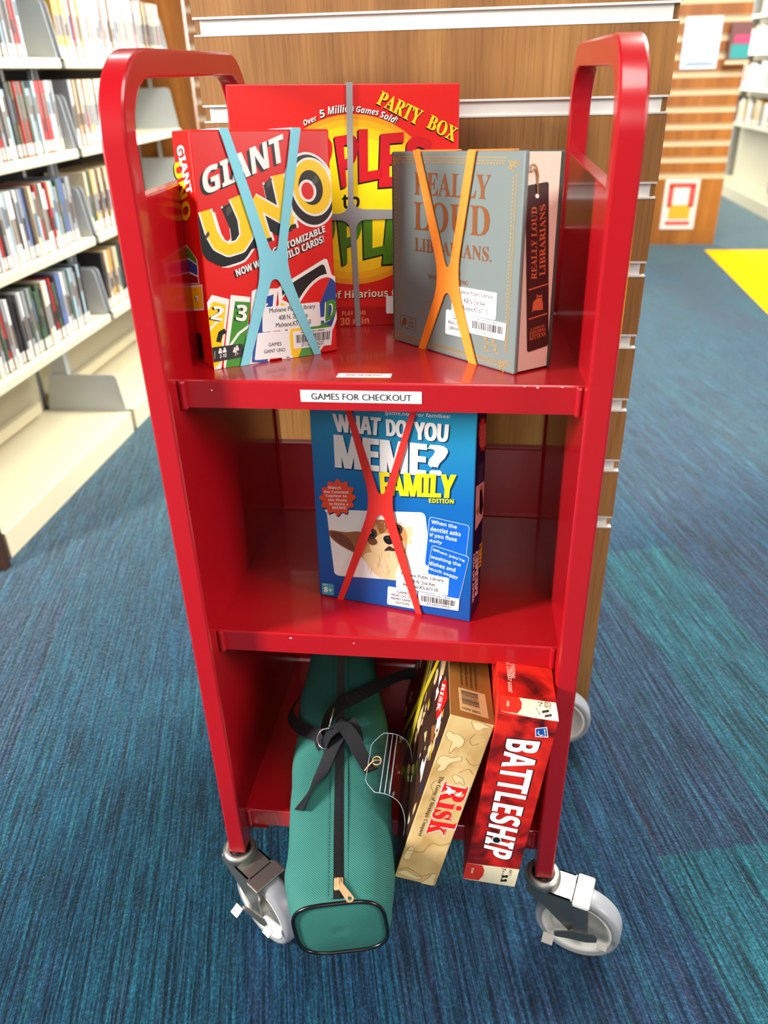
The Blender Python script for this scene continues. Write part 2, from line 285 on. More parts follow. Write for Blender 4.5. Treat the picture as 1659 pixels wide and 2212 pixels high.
ART={
'uno':[
('t','f','GIANT','B',[56,2026,981,2351,1000,2088,60,1779],2,'k'),
('t','f','GIANT','B',[71,2037,997,2363,1016,2100,76,1791],2,'k'),
('t','f','GIANT','B',[86,2049,1013,2375,1032,2113,91,1803],3,'w'),
('p','f',[0,1367,238,1416,187,1641,0,1600],1.0,'w'),
('p','f',[0,1269,27,1212,288,1321,228,1442,0,1346],1.15,'w'),
('p','f',[80,1155,187,1094,341,1319,233,1378],1.0,'w'),
('p','f',[294,1077,430,1104,367,1362,234,1334],1.15,'w'),
('p','f',[516,1153,601,1253,367,1411,284,1314],1.0,'w'),
('p','f',[631,1339,622,1518,330,1502,336,1326],1.15,'w'),
('p','f',[614,1554,528,1774,256,1686,337,1466],1.0,'w'),
('p','f',[240,1378,220,1323,175,1280,116,1260,53,1264,0,1293,0,1293,0,1470,23,1492,81,1513,144,1509,197,1482,232,1435],1.3,'w'),
('p','f',[300,1256,280,1200,235,1158,175,1137,111,1142,57,1171,23,1220,16,1277,36,1331,80,1373,139,1394,202,1390,257,1362,292,1314],1.33,'w'),
('p','f',[410,1196,389,1140,344,1096,283,1076,218,1081,163,1111,129,1160,121,1218,141,1273,186,1315,245,1336,309,1332,365,1303,401,1254],1.36,'w'),
('p','f',[546,1224,526,1167,480,1123,418,1102,353,1108,297,1138,262,1187,253,1245,274,1300,318,1343,379,1364,444,1360,500,1331,537,1282],1.39,'w'),
('p','f',[631,1323,611,1266,565,1223,503,1201,437,1206,381,1236,345,1285,337,1342,357,1398,402,1440,462,1462,527,1458,584,1429,621,1381],1.42,'w'),
('p','f',[622,1501,602,1446,557,1403,495,1381,430,1385,374,1414,339,1461,331,1518,350,1572,395,1615,455,1636,519,1633,576,1605,612,1558],1.45,'w'),
('p','f',[0,1367,216,1411,166,1636,0,1601],2.0,'k'),
('p','f',[0,1320,47,1221,268,1313,208,1433,0,1345],2.15,'k'),
('p','f',[93,1172,199,1112,329,1302,221,1360],2.0,'k'),
('p','f',[289,1098,425,1125,372,1342,239,1314],2.15,'k'),
('p','f',[497,1166,582,1265,385,1399,301,1301],2.0,'k'),
('p','f',[608,1338,599,1516,353,1503,359,1327],2.15,'k'),
('p','f',[592,1547,506,1767,277,1692,359,1473],2.0,'k'),
('p','f',[218,1379,201,1333,163,1297,113,1280,60,1283,15,1308,0,1329,0,1442,35,1475,84,1493,137,1490,182,1467,211,1427],2.3,'k'),
('p','f',[278,1258,260,1211,223,1175,172,1157,118,1161,73,1186,44,1227,38,1275,55,1321,92,1357,142,1374,195,1371,241,1347,271,1306],2.33,'k'),
('p','f',[386,1198,369,1150,331,1114,280,1096,226,1101,179,1126,150,1167,143,1216,160,1263,198,1298,248,1316,302,1312,349,1288,379,1247],2.36,'k'),
('p','f',[523,1225,506,1177,467,1141,415,1123,360,1128,313,1153,283,1194,276,1243,293,1290,331,1326,382,1344,436,1340,484,1316,515,1275],2.39,'k'),
('p','f',[607,1324,591,1277,552,1240,500,1222,445,1226,397,1251,367,1292,360,1341,377,1388,414,1423,466,1442,520,1438,568,1414,599,1373],2.42,'k'),
('p','f',[598,1503,582,1456,544,1420,492,1401,437,1405,390,1429,360,1469,353,1516,370,1563,407,1598,458,1616,512,1614,560,1590,590,1551],2.45,'k'),
('p','f',[0,1348,161,1380,112,1606,0,1582],2.5,'k'),
('p','f',[0,1265,30,1201,214,1278,155,1399,0,1333],2.65,'k'),
('p','f',[68,1161,174,1101,282,1259,175,1318],2.5,'k'),
('p','f',[249,1089,384,1116,341,1297,208,1270],2.65,'k'),
('p','f',[444,1150,529,1249,366,1361,282,1263],2.5,'k'),
('p','f',[551,1310,542,1488,338,1477,344,1301],2.65,'k'),
('p','f',[537,1513,452,1734,261,1672,343,1452],2.5,'k'),
('p','f',[163,1354,148,1315,117,1286,76,1271,32,1274,0,1291,0,1424,11,1434,52,1449,96,1446,133,1427,157,1394],2.8,'k'),
('p','f',[222,1232,208,1193,176,1163,134,1149,90,1152,52,1173,28,1207,23,1247,37,1285,68,1315,110,1330,154,1327,192,1306,216,1273],2.83,'k'),
('p','f',[330,1172,316,1133,284,1102,241,1088,196,1091,158,1113,134,1147,128,1188,142,1226,174,1256,216,1271,260,1268,299,1247,324,1213],2.86,'k'),
('p','f',[466,1199,451,1160,420,1129,376,1114,331,1118,291,1139,267,1174,261,1215,275,1254,306,1284,349,1299,394,1295,434,1275,459,1240],2.89,'k'),
('p','f',[550,1298,536,1259,504,1228,461,1213,415,1217,376,1238,350,1272,344,1312,359,1351,390,1381,433,1396,478,1393,518,1373,544,1339],2.92,'k'),
('p','f',[542,1476,528,1437,496,1407,453,1392,408,1395,369,1415,344,1449,338,1488,352,1527,383,1557,425,1572,471,1569,510,1550,535,1517],2.95,'k'),
('p','f',[8,1642,55,1420,211,1452,161,1676],3.2,'w'),
('p','f',[60,1405,118,1285,265,1346,205,1467],3.35,'w'),
('p','f',[148,1253,255,1193,342,1319,234,1378],3.2,'w'),
('p','f',[316,1184,451,1211,416,1356,282,1328],3.35,'w'),
('p','f',[499,1239,583,1338,452,1426,368,1328],3.2,'w'),
('p','f',[601,1386,592,1563,427,1554,435,1378],3.35,'w'),
('p','f',[587,1583,502,1803,349,1753,432,1534],3.2,'w'),
('p','f',[212,1431,201,1400,176,1376,142,1364,107,1367,77,1383,58,1409,54,1440,65,1471,90,1494,123,1506,158,1504,188,1489,207,1462],3.5,'w'),
('p','f',[272,1310,260,1279,235,1255,201,1243,166,1246,135,1262,116,1289,112,1321,123,1352,148,1375,181,1387,217,1385,247,1369,267,1342],3.53,'w'),
('p','f',[380,1250,369,1219,343,1195,309,1183,273,1186,242,1202,222,1230,218,1262,229,1293,254,1317,288,1329,324,1327,355,1310,375,1283],3.56,'w'),
('p','f',[516,1278,505,1246,479,1222,444,1210,408,1213,376,1230,356,1257,351,1290,362,1321,388,1345,422,1357,458,1355,490,1338,511,1311],3.59,'w'),
('p','f',[600,1377,589,1345,564,1321,529,1309,492,1312,460,1328,440,1355,435,1387,446,1419,471,1443,506,1455,542,1453,574,1436,595,1409],3.62,'w'),
('p','f',[592,1554,580,1523,555,1499,521,1487,484,1489,453,1505,433,1531,428,1563,439,1594,464,1618,498,1630,534,1628,566,1612,586,1586],3.65,'w'),
('p','f',[24,1646,72,1423,193,1448,144,1672],4.0,'y'),
('p','f',[76,1412,134,1291,249,1340,189,1460],4.15,'y'),
('p','f',[158,1267,265,1207,332,1306,225,1364],4.0,'y'),
('p','f',[312,1200,447,1227,419,1340,285,1312],4.15,'y'),
('p','f',[484,1249,569,1348,466,1417,382,1319],4.0,'y'),
('p','f',[582,1385,573,1562,445,1555,453,1379],4.15,'y'),
('p','f',[570,1578,485,1797,365,1758,449,1539],4.0,'y'),
('p','f',[194,1432,185,1408,166,1389,140,1380,113,1382,89,1394,74,1415,71,1439,80,1463,99,1481,125,1491,152,1489,176,1477,191,1456],4.3,'y'),
('p','f',[254,1311,245,1287,225,1268,199,1259,171,1261,148,1274,133,1295,129,1320,138,1344,157,1362,183,1371,211,1370,235,1357,250,1336],4.33,'y'),
('p','f',[362,1252,353,1227,334,1208,307,1199,279,1201,254,1214,239,1236,236,1261,244,1285,264,1304,290,1313,318,1311,343,1298,358,1277],4.36,'y'),
('p','f',[498,1279,489,1255,469,1236,442,1227,413,1229,389,1242,373,1263,369,1288,378,1313,398,1332,424,1341,453,1339,478,1326,494,1305],4.39,'y'),
('p','f',[582,1378,573,1353,553,1335,526,1325,498,1327,473,1340,457,1361,453,1386,462,1411,481,1429,508,1439,537,1437,562,1425,578,1403],4.42,'y'),
('p','f',[573,1555,565,1531,545,1512,518,1503,490,1504,465,1517,449,1537,446,1562,454,1586,474,1605,500,1614,529,1613,553,1601,569,1580],4.45,'y'),
('p','f',[837,1318,727,1731,441,1668,542,1259],1.05,'w'),
('p','f',[814,1314,705,1726,464,1673,565,1264],2.05,'k'),
('p','f',[756,1282,649,1694,448,1651,550,1241],2.55,'k'),
('p','f',[807,1356,698,1766,538,1731,641,1322],3.25,'w'),
('p','f',[789,1352,680,1762,555,1735,659,1326],4.05,'y'),
('p','f',[501,1584,944,1328,1114,1553,665,1800],1.1,'w'),
('p','f',[514,1601,958,1346,1100,1535,652,1783],2.1,'k'),
('p','f',[490,1589,933,1334,1052,1491,605,1741],2.6,'k'),
('p','f',[571,1681,1017,1428,1112,1554,663,1802],3.3,'w'),
('p','f',[581,1694,1027,1442,1101,1540,653,1788],4.1,'y'),
('p','f',[1138,1433,1040,1950,744,1905,831,1393],1.15,'w'),
('p','f',[1113,1430,1016,1947,767,1908,855,1396],2.15,'k'),
('p','f',[1054,1399,959,1916,752,1884,840,1371],2.65,'k'),
('p','f',[1105,1475,1009,1989,842,1963,933,1453],3.35,'w'),
('p','f',[1086,1473,990,1986,860,1966,952,1455],4.15,'y'),
('p','f',[1563,1552,1545,1525,1509,1487,1467,1458,1421,1437,1372,1426,1321,1425,1270,1434,1220,1452,1173,1479,1128,1514,1089,1557,1054,1605,1026,1658,1005,1715,991,1774,985,1833,986,1891,994,1948,1010,2001,1033,2049,1062,2092,1096,2128,1136,2156,1179,2177,1226,2189,1274,2192,1323,2186,1372,2170,1419,2146,1464,2114,1505,2075,1541,2028,1563,1991],1,'w'),
('p','f',[1563,1604,1555,1585,1528,1543,1495,1507,1457,1480,1415,1461,1371,1450,1325,1450,1278,1458,1233,1475,1189,1500,1148,1534,1112,1573,1080,1619,1055,1669,1035,1722,1022,1777,1015,1833,1016,1888,1023,1941,1038,1990,1058,2036,1084,2076,1116,2110,1152,2136,1191,2155,1233,2166,1277,2169,1322,2163,1367,2148,1410,2126,1451,2095,1489,2058,1522,2014,1550,1965,1563,1933],2,'k'),
('p','f',[1563,1692,1546,1655,1522,1619,1493,1590,1460,1567,1423,1550,1384,1542,1344,1540,1303,1547,1263,1561,1225,1581,1190,1609,1158,1641,1131,1679,1108,1720,1091,1764,1080,1810,1075,1857,1076,1903,1083,1947,1095,1989,1114,2027,1137,2060,1165,2089,1196,2111,1231,2128,1269,2137,1307,2139,1347,2135,1386,2123,1424,2104,1459,2079,1492,2047,1521,2011,1545,1970,1563,1926,1563,1925],3,'w'),
('p','f',[1551,1876,1558,1832,1558,1788,1553,1746,1542,1705,1525,1668,1503,1636,1477,1608,1448,1587,1415,1572,1380,1564,1343,1563,1307,1569,1271,1582,1237,1601,1205,1626,1176,1657,1151,1692,1130,1730,1115,1771,1104,1814,1099,1857,1100,1899,1106,1940,1117,1979,1133,2014,1154,2045,1179,2072,1208,2093,1239,2107,1273,2116,1308,2118,1343,2113,1379,2102,1413,2084,1445,2061,1475,2032,1501,1998,1522,1960,1539,1919],4,'y'),
('p','f',[1451,1858,1455,1830,1455,1802,1452,1775,1445,1749,1434,1725,1420,1705,1404,1687,1385,1674,1364,1664,1342,1659,1319,1658,1295,1662,1273,1670,1251,1682,1230,1698,1212,1717,1195,1740,1182,1764,1172,1791,1165,1818,1162,1846,1162,1873,1166,1900,1173,1925,1184,1948,1197,1968,1213,1985,1232,1998,1252,2008,1274,2013,1296,2014,1319,2011,1342,2004,1363,1992,1384,1977,1403,1958,1419,1936,1433,1912,1444,1886],5,'k'),
('p','f',[1371,1820,1374,1802,1373,1784,1370,1767,1364,1750,1356,1735,1346,1722,1334,1710,1320,1701,1304,1695,1288,1691,1271,1691,1255,1693,1238,1697,1222,1705,1208,1715,1195,1727,1183,1741,1174,1757,1167,1773,1163,1791,1161,1809,1161,1827,1164,1844,1170,1860,1178,1875,1188,1888,1200,1899,1214,1908,1229,1914,1245,1918,1262,1919,1278,1917,1295,1913,1310,1905,1325,1896,1338,1884,1350,1870,1359,1854,1367,1838],6,'w'),
('p','f',[1340,1816,1342,1802,1341,1788,1339,1775,1336,1762,1330,1751,1323,1740,1315,1732,1305,1725,1294,1720,1283,1718,1271,1717,1260,1719,1248,1723,1237,1729,1226,1736,1217,1746,1209,1757,1202,1769,1197,1782,1194,1795,1192,1809,1192,1823,1194,1836,1198,1848,1203,1860,1210,1870,1219,1878,1228,1885,1239,1889,1250,1892,1262,1893,1273,1891,1285,1887,1296,1882,1306,1874,1316,1865,1324,1854,1331,1842,1336,1829],7,'red'),
('p','f',[1321,1911,1385,1960,1413,1908,1343,1851],6,'gray'),
('p','f',[362,1710,309,1662,314,1591,374,1638],6,'gray'),
('p','f',[51,1412,54,1368,107,1423,96,1459],6,'gray'),
('p','f',[808,1934,776,1850,827,1862,859,1947],6,'gray'),
('t','f','CUSTOMIZABLE','B',[782,1219,1436,1421,1447,1351,794,1146],3,'k'),
('t','f','CUSTOMIZABLE','B',[792,1227,1446,1430,1457,1360,803,1154],3,'k'),
('t','f','CUSTOMIZABLE','B',[801,1235,1456,1439,1467,1369,813,1163],4,'w'),
('t','f','NOW WITH','B',[333,1030,742,1153,754,1080,347,956],3,'k'),
('t','f','NOW WITH','B',[342,1038,752,1161,763,1088,357,964],3,'k'),
('t','f','NOW WITH','B',[351,1047,761,1170,772,1097,366,972],4,'w'),
('t','f','WILD CARDS!','B',[890,1152,1412,1319,1427,1243,902,1076],3,'k'),
('t','f','WILD CARDS!','B',[900,1161,1422,1328,1436,1252,911,1084],3,'k'),
('t','f','WILD CARDS!','B',[909,1169,1432,1336,1446,1261,921,1093],4,'w'),
('p','f',[0,732,62,810,254,744,130,210,84,0,0,0],1,'w'),
('p','f',[0,646,71,740,210,691,81,69,1,6,0,42],2,'y'),
('p','f',[0,430,78,497,62,514,0,460],3.0,'w'),
('p','f',[75,496,162,533,152,553,65,516],3.15,'w'),
('p','f',[81,504,80,500,76,496,71,495,66,495,62,498,59,502,58,507,60,512,64,515,68,517,74,516,78,513,81,509],3.3,'w'),
('p','f',[107,287,142,379,89,399,54,307],3.0,'k'),
('p','f',[127,364,189,388,166,438,104,414],3.15,'k'),
('p','f',[144,385,140,374,131,366,119,362,107,364,96,370,89,380,87,392,92,404,100,412,112,416,125,414,136,408,142,397],3.3,'k'),
('p','f',[164,286,275,788,500,743,361,0,109,0],3,'w'),
('p','f',[191,218,318,717,495,688,342,0,135,0],4,'g'),
('p','f',[201,209,336,354,315,372,181,227],5.0,'w'),
('p','f',[333,352,479,431,464,454,319,374],5.15,'w'),
('p','f',[339,361,337,356,333,352,327,350,321,351,316,354,313,359,312,365,314,370,318,374,324,376,330,375,335,372,339,367],5.3,'w'),
('t','f','2','B',[51,697,175,657,118,517,-2,555],5,'k'),
('t','f','2','B',[61,699,185,659,128,519,8,557],5,'k'),
('t','f','2','B',[72,701,195,661,138,521,18,559],6,'w'),
('t','f','3','B',[311,677,440,656,406,476,285,506],5,'k'),
('t','f','3','B',[321,679,450,658,416,478,296,508],5,'k'),
('t','f','3','B',[332,681,461,660,427,480,306,510],6,'w'),
('p','f',[522,803,576,822,837,805,668,0,397,0],4,'w'),
('p','f',[565,704,779,746,647,0,561,0,450,16],5,'b'),
('t','f','4','B',[568,698,693,725,683,606,557,571],5,'k'),
('t','f','4','B',[575,700,700,727,690,608,564,574],5,'k'),
('t','f','4','B',[582,703,707,730,697,611,571,576],6,'w'),
('p','f',[834,760,830,777,832,793,838,806,850,818,866,827,1417,1072,1435,1077,1450,1078,1462,1073,1472,1062,1478,1046,1563,740,1563,544,1172,0,825,0],6,'w'),
('p','f',[884,738,881,756,883,772,890,785,901,797,918,806,1376,1011,1394,1017,1409,1017,1422,1012,1431,1001,1438,985,1540,619,1543,600,1543,581,1540,563,1533,546,1522,530,1121,18,1109,5,1099,0,1090,2,1082,12,1076,29,885,6],7,'k'),
('p','f',[1519,291,1474,215,1424,144,1370,80,1312,24,1282,0,927,0,909,42,898,99,895,164,902,234,916,309,940,385,970,463,1008,538,1052,611,1100,679,1152,740,1207,794,1263,839,1320,873,1375,897,1427,909,1475,909,1519,897,1556,873,1563,864,1563,386,1557,370],8,'w'),
('p','f',[1259,417,1038,524,1058,560,1080,595,1103,629,1127,661,1152,691,1178,720,1204,747,1231,771,1258,794,1284,813,1311,830,1337,845,1363,856,1389,864,1413,870,1436,872,1459,872,1480,868,1499,861],9,'red'),
('p','f',[1259,417,1499,861,1517,851,1533,838,1548,823,1560,804,1563,798,1563,490,1554,460,1540,421,1524,383,1507,344,1487,306],9,'b'),
('p','f',[1259,417,1487,306,1466,269,1444,233,1420,198,1395,164,1369,132,1343,102,1316,75,1288,49,1260,27,1232,7,1221,0,1034,0],9,'g'),
('p','f',[1259,417,1034,0,974,0,968,8,956,28,946,50,939,75,934,102,931,131,930,163,931,195,935,229,941,265,949,301,959,338,971,375,985,413,1001,450,1018,487,1038,524],9,'y'),
('p','f',[977,602,963,582,948,563,932,546,916,531,900,519,884,510,869,504,854,501,842,501,831,505,822,512,816,522,812,535,810,550,811,568,814,587,820,607,829,628,839,649,851,670,864,690,879,709,895,726,911,740,927,752,943,762,958,768,972,771,985,771,995,767,1004,760,1011,750,1015,738,1017,722,1016,705,1013,686,1007,666,999,645,989,623],8,'w'),
('p','f',[875,677,885,692,897,707,909,720,922,731,934,740,947,746,958,750,969,751,978,750,986,746,992,739,996,730,998,719,998,706,996,691,992,675,986,659,978,642,969,626],9,'red'),
('p','f',[960,595,949,579,937,564,925,551,912,540,900,531,887,525,876,521,865,520,856,522,848,526,842,533,838,542,836,553,836,566,838,581,842,597,848,613,856,629,865,646],9,'y'),
('t','f','W','B',[837,537,1038,540,1027,384,844,389],9,'k'),
('t','f','W','B',[845,541,1045,544,1034,388,852,393],9,'k'),
('t','f','W','B',[852,545,1053,548,1042,392,859,397],10,'w'),
('t','f','IL','B',[1084,543,1378,611,1384,376,1100,367],9,'k'),
('t','f','IL','B',[1091,547,1385,615,1392,380,1108,371],9,'k'),
('t','f','IL','B',[1099,551,1393,620,1400,384,1115,375],10,'w'),
('t','f','D','B',[1414,587,1554,623,1529,389,1392,354],9,'w'),
('t','f','D','B',[1422,593,1562,629,1538,395,1400,360],9,'w'),
('t','f','D','B',[1430,599,1570,635,1546,401,1408,366],10,'g'),
('p','f',[0,245,6,247,19,249,328,247,342,246,352,241,360,234,364,224,365,211,362,132,360,119,355,109,347,101,336,96,323,94,17,82,4,82,0,84],8,'k'),
('t','f','2-10','b',[79,159,158,165,153,120,75,119],9,'w'),
('t','f','7+','b',[254,163,299,164,295,121,250,119],9,'w'),
('p','f',[105,213,103,207,97,203,90,202,84,205,80,210,78,216,81,223,86,227,93,228,100,225,104,220],9,'w'),
('p','f',[72,203,109,201,109,170,65,173],9,'w'),
('p','f',[156,216,154,210,149,206,142,205,135,207,131,213,130,219,132,226,138,230,144,230,151,228,155,222],9,'w'),
('p','f',[123,206,160,204,161,173,116,176],9,'w'),
('p','f',[275,202,273,195,267,191,260,190,254,193,249,199,248,205,250,211,256,216,263,216,269,214,274,208],9,'w'),
('p','f',[241,191,279,190,279,158,235,161],9,'w'),
('p','f',[303,219,300,213,295,209,288,208,281,211,277,216,276,223,278,229,283,233,290,234,297,231,302,226],9,'w'),
('p','f',[269,209,307,207,307,176,262,179],9,'w'),
('t','f','GPJ46','r',[7,120,17,205,40,205,31,120],9,'lgray'),
('t','l','GIANT','B',[342,2284,466,1836,271,1794,100,2259],3,'k'),
('t','l','GIANT','B',[356,2286,481,1838,287,1796,116,2261],3,'k'),
('t','l','GIANT','B',[371,2288,495,1841,302,1799,132,2263],4,'w'),
('t','l','UNO','B',[227,2126,327,1586,20,1501,-83,2095],2,'k'),
('t','l','UNO','B',[250,2129,351,1591,45,1506,-59,2099],2,'k'),
('t','l','UNO','B',[273,2133,374,1596,70,1512,-34,2103],3,'y'),
('p','l',[87,1295,417,1160,399,1108,33,1152],3,'w'),
('p','l',[111,1276,388,1163,373,1119,66,1157],4,'g'),
('p','l',[24,1156,418,1110,392,981,0,998,0,1004],3,'w'),
('p','l',[54,1141,386,1103,364,993,34,1008],4,'b'),
('p','l',[0,996,393,984,397,911,0,855],3,'w'),
('p','l',[22,987,362,976,365,915,20,867],4,'dred'),
('p','l',[0,839,493,917,461,637,33,563,0,779],3,'w'),
('p','l',[33,822,455,889,428,654,68,592],4,'y'),
('t','l','1','B',[149,746,289,765,276,700,134,676],4,'k'),
('t','l','1','B',[163,750,302,769,290,704,148,681],4,'k'),
('t','l','1','B',[177,754,316,773,303,709,162,685],5,'w'),
('p','l',[96,311,98,317,104,322,114,326,128,329,146,332,217,337,235,338,248,337,258,334,264,330,266,325,265,58,263,52,257,47,247,42,233,39,215,36,132,27,114,26,100,26,90,28,84,32,82,38],4,'k'),
('L','address_label','f',[631,615,1345,605,1349,330,607,341],[('Mulvane Public Library','r',[712,597,1286,589,1286,524,707,532]),('408 N. 2nd Ave','r',[819,509,1182,504,1182,449,816,454]),('Mulvane,KS 67110','r',[778,427,1219,421,1219,360,774,367])],None),
('L','title_label','f',[547,339,936,324,945,18,484,37],[('GAMES','r',[670,213,829,207,828,164,665,171]),('GIANT UNO','r',[609,142,871,132,871,89,603,100])],None),
('L','barcode_label','f',[980,302,1502,300,1472,86,981,102],[('MULVANE PUBLIC LIBRARY','r',[1082,290,1394,288,1392,269,1082,272]),('37110371336227','r',[1079,156,1378,149,1374,106,1078,115])],None,[[1016,258,1019,258,1018,166,1015,166],[1027,258,1036,258,1035,165,1026,165],[1039,258,1048,258,1047,165,1038,165],[1051,258,1054,258,1053,165,1050,165],[1060,258,1063,258,1061,165,1058,165],[1066,258,1072,258,1070,164,1064,165],[1080,257,1083,257,1081,164,1078,164],[1091,257,1094,257,1091,164,1088,164],[1097,257,1106,257,1103,164,1094,164],[1109,257,1119,257,1115,163,1106,164],[1124,257,1127,257,1124,163,1121,163],[1130,257,1139,257,1135,163,1127,163],[1142,257,1152,257,1147,163,1138,163],[1155,257,1164,257,1159,162,1150,163],[1172,257,1175,256,1170,162,1167,162],[1178,256,1187,256,1182,162,1173,162],[1190,256,1200,256,1194,161,1185,162],[1208,256,1211,256,1205,161,1202,161],[1219,256,1228,256,1222,161,1213,161],[1234,256,1243,256,1237,160,1228,161],[1246,256,1256,256,1249,160,1240,160],[1261,256,1271,256,1263,160,1254,160],[1276,255,1283,255,1275,160,1269,160],[1288,255,1291,255,1283,159,1280,159],[1297,255,1303,255,1295,159,1289,159],[1306,255,1313,255,1304,159,1298,159],[1318,255,1321,255,1313,159,1309,159],[1325,255,1331,255,1322,158,1316,159],[1339,255,1345,255,1336,158,1330,158],[1354,255,1357,255,1347,158,1344,158],[1363,255,1366,255,1355,158,1352,158],[1369,255,1378,254,1368,157,1359,158],[1381,254,1388,254,1377,157,1371,157],[1396,254,1405,254,1394,157,1385,157],[1414,254,1417,254,1405,156,1402,157],[1425,254,1435,254,1423,156,1413,156],[1438,254,1444,254,1432,156,1426,156],[1453,254,1462,254,1449,155,1440,156]]),
],
'apple':[
('p','f',[2630,1597,2618,1433,2577,1272,2509,1119,2413,976,2293,850,2152,742,1993,657,1821,597,1641,563,1457,557,1276,578,1101,626,938,698,790,793,662,908,557,1039,475,1183,420,1335,392,1493,391,1651,416,1807,467,1957,542,2097,638,2225,754,2337,887,2432,1034,2508,1191,2563,1355,2596,1523,2606,1692,2593,1856,2556,2014,2497,2160,2417,2292,2316,2407,2197,2500,2063,2570,1915,2614,1759],1,'or'),
('p','f',[2561,1598,2549,1445,2510,1294,2446,1150,2356,1017,2243,898,2110,798,1962,718,1800,662,1631,630,1459,624,1289,643,1125,688,972,755,833,844,713,952,613,1075,537,1209,484,1353,458,1501,456,1650,480,1796,527,1937,597,2069,688,2190,797,2296,922,2386,1060,2457,1208,2509,1363,2540,1522,2549,1680,2537,1835,2502,1983,2446,2121,2370,2245,2275,2352,2163,2440,2036,2505,1898,2546,1751],2,'or2'),
('p','f',[2468,1601,2457,1460,2422,1323,2362,1192,2280,1070,2177,962,2056,871,1920,798,1773,747,1619,718,1462,712,1307,730,1157,770,1017,831,891,912,780,1010,689,1122,618,1245,570,1376,545,1511,543,1648,564,1782,607,1911,671,2033,754,2143,854,2241,969,2323,1095,2389,1231,2437,1374,2465,1519,2473,1665,2461,1807,2430,1942,2378,2069,2308,2182,2221,2280,2118,2359,2001,2418,1874,2455,1740],3,'or3'),
('p','f',[2330,1604,2320,1484,2289,1366,2237,1253,2167,1150,2078,1058,1974,979,1858,917,1732,873,1601,849,1467,843,1333,858,1205,892,1085,944,976,1013,881,1097,802,1192,740,1298,698,1410,676,1527,674,1644,691,1760,728,1872,783,1977,854,2073,940,2157,1039,2229,1149,2286,1267,2327,1390,2351,1515,2358,1641,2348,1764,2320,1881,2275,1989,2214,2087,2138,2171,2049,2239,1949,2289,1839,2320,1724],4,'ye2'),
('t','f','PARTY','S',[1888,2847,2419,2618,2337,2452,1810,2706],2,'k'),
('t','f','PARTY','S',[1891,2854,2422,2626,2340,2460,1813,2713],2,'k'),
('t','f','PARTY','S',[1894,2862,2425,2633,2343,2468,1816,2721],3,'yg'),
('t','f','BOX','S',[2515,2581,2866,2414,2809,2255,2444,2430],2,'k'),
('t','f','BOX','S',[2518,2588,2869,2422,2812,2263,2447,2438],2,'k'),
('t','f','BOX','S',[2520,2596,2872,2430,2815,2271,2450,2445],3,'yg'),
('t','f','Over','i',[904,2533,1068,2590,1089,2534,922,2472],5,'k'),
('t','f','Over','i',[901,2537,1065,2594,1086,2538,919,2476],5,'k'),
('t','f','Over','i',[898,2541,1062,2598,1082,2542,916,2480],6,'w'),
('t','f','5','b',[1116,2643,1175,2653,1184,2568,1124,2556],5,'k'),
('t','f','5','b',[1112,2647,1172,2657,1181,2572,1121,2560],5,'k'),
('t','f','5','b',[1109,2651,1169,2661,1177,2576,1117,2564],6,'w'),
('t','f','Million','i',[1213,2685,1544,2709,1547,2626,1221,2594],5,'k'),
('t','f','Million','i',[1209,2689,1541,2713,1543,2630,1218,2598],5,'k'),
('t','f','Million','i',[1206,2693,1537,2717,1540,2634,1214,2602],6,'w'),
('t','f','Games','i',[1580,2686,1866,2647,1850,2578,1570,2618],5,'k'),
('t','f','Games','i',[1576,2690,1862,2651,1846,2582,1567,2622],5,'k'),
('t','f','Games','i',[1573,2694,1859,2655,1843,2586,1563,2626],6,'w'),
('t','f','Sold!','i',[1893,2634,2107,2552,2066,2483,1864,2561],5,'k'),
('t','f','Sold!','i',[1889,2638,2103,2557,2062,2487,1861,2566],5,'k'),
('t','f','Sold!','i',[1886,2642,2100,2561,2059,2491,1857,2570],6,'w'),
('t','f','A','B',[323,2171,733,2321,750,1681,275,1583],6,'k'),
('t','f','A','B',[332,2182,743,2332,760,1692,284,1594],6,'k'),
('t','f','A','B',[342,2192,752,2342,769,1702,294,1604],7,'dredp'),
('t','f','P','B',[791,2321,1265,2366,1155,1737,809,1680],6,'k'),
('t','f','P','B',[800,2331,1275,2376,1165,1748,819,1690],6,'k'),
('t','f','P','B',[809,2341,1284,2387,1174,1759,828,1701],7,'dredp'),
('t','f','P','B',[1264,2335,1580,2372,1515,1801,1334,1733],6,'k'),
('t','f','P','B',[1273,2345,1589,2383,1525,1811,1343,1744],6,'k'),
('t','f','P','B',[1282,2355,1598,2393,1534,1822,1352,1755],7,'dredp'),
('t','f','L','B',[1570,2414,1875,2421,1853,1843,1563,1794],6,'k'),
('t','f','L','B',[1579,2425,1884,2431,1862,1853,1572,1805],6,'k'),
('t','f','L','B',[1588,2435,1893,2442,1871,1864,1582,1816],7,'dredp'),
('t','f','E','B',[1850,2358,2146,2375,2143,1748,1814,1733],6,'k'),
('t','f','E','B',[1859,2369,2155,2386,2152,1759,1824,1744],6,'k'),
('t','f','E','B',[1868,2379,2164,2396,2161,1770,1833,1755],7,'dredp'),
('t','f','S','B',[2170,2343,2493,2297,2530,1695,2191,1725],6,'k'),
('t','f','S','B',[2179,2354,2502,2307,2539,1706,2201,1736],6,'k'),
('t','f','S','B',[2188,2364,2511,2318,2548,1717,2210,1747],7,'dredp'),
('t','f','A','B',[257,1362,736,1449,690,713,265,730],6,'k'),
('t','f','A','B',[266,1373,745,1460,700,725,275,741],6,'k'),
('t','f','A','B',[276,1383,755,1471,709,736,285,753],7,'gr2'),
('t','f','P','B',[792,1402,1263,1457,1159,755,838,731],6,'k'),
('t','f','P','B',[802,1413,1272,1468,1169,766,848,743],6,'k'),
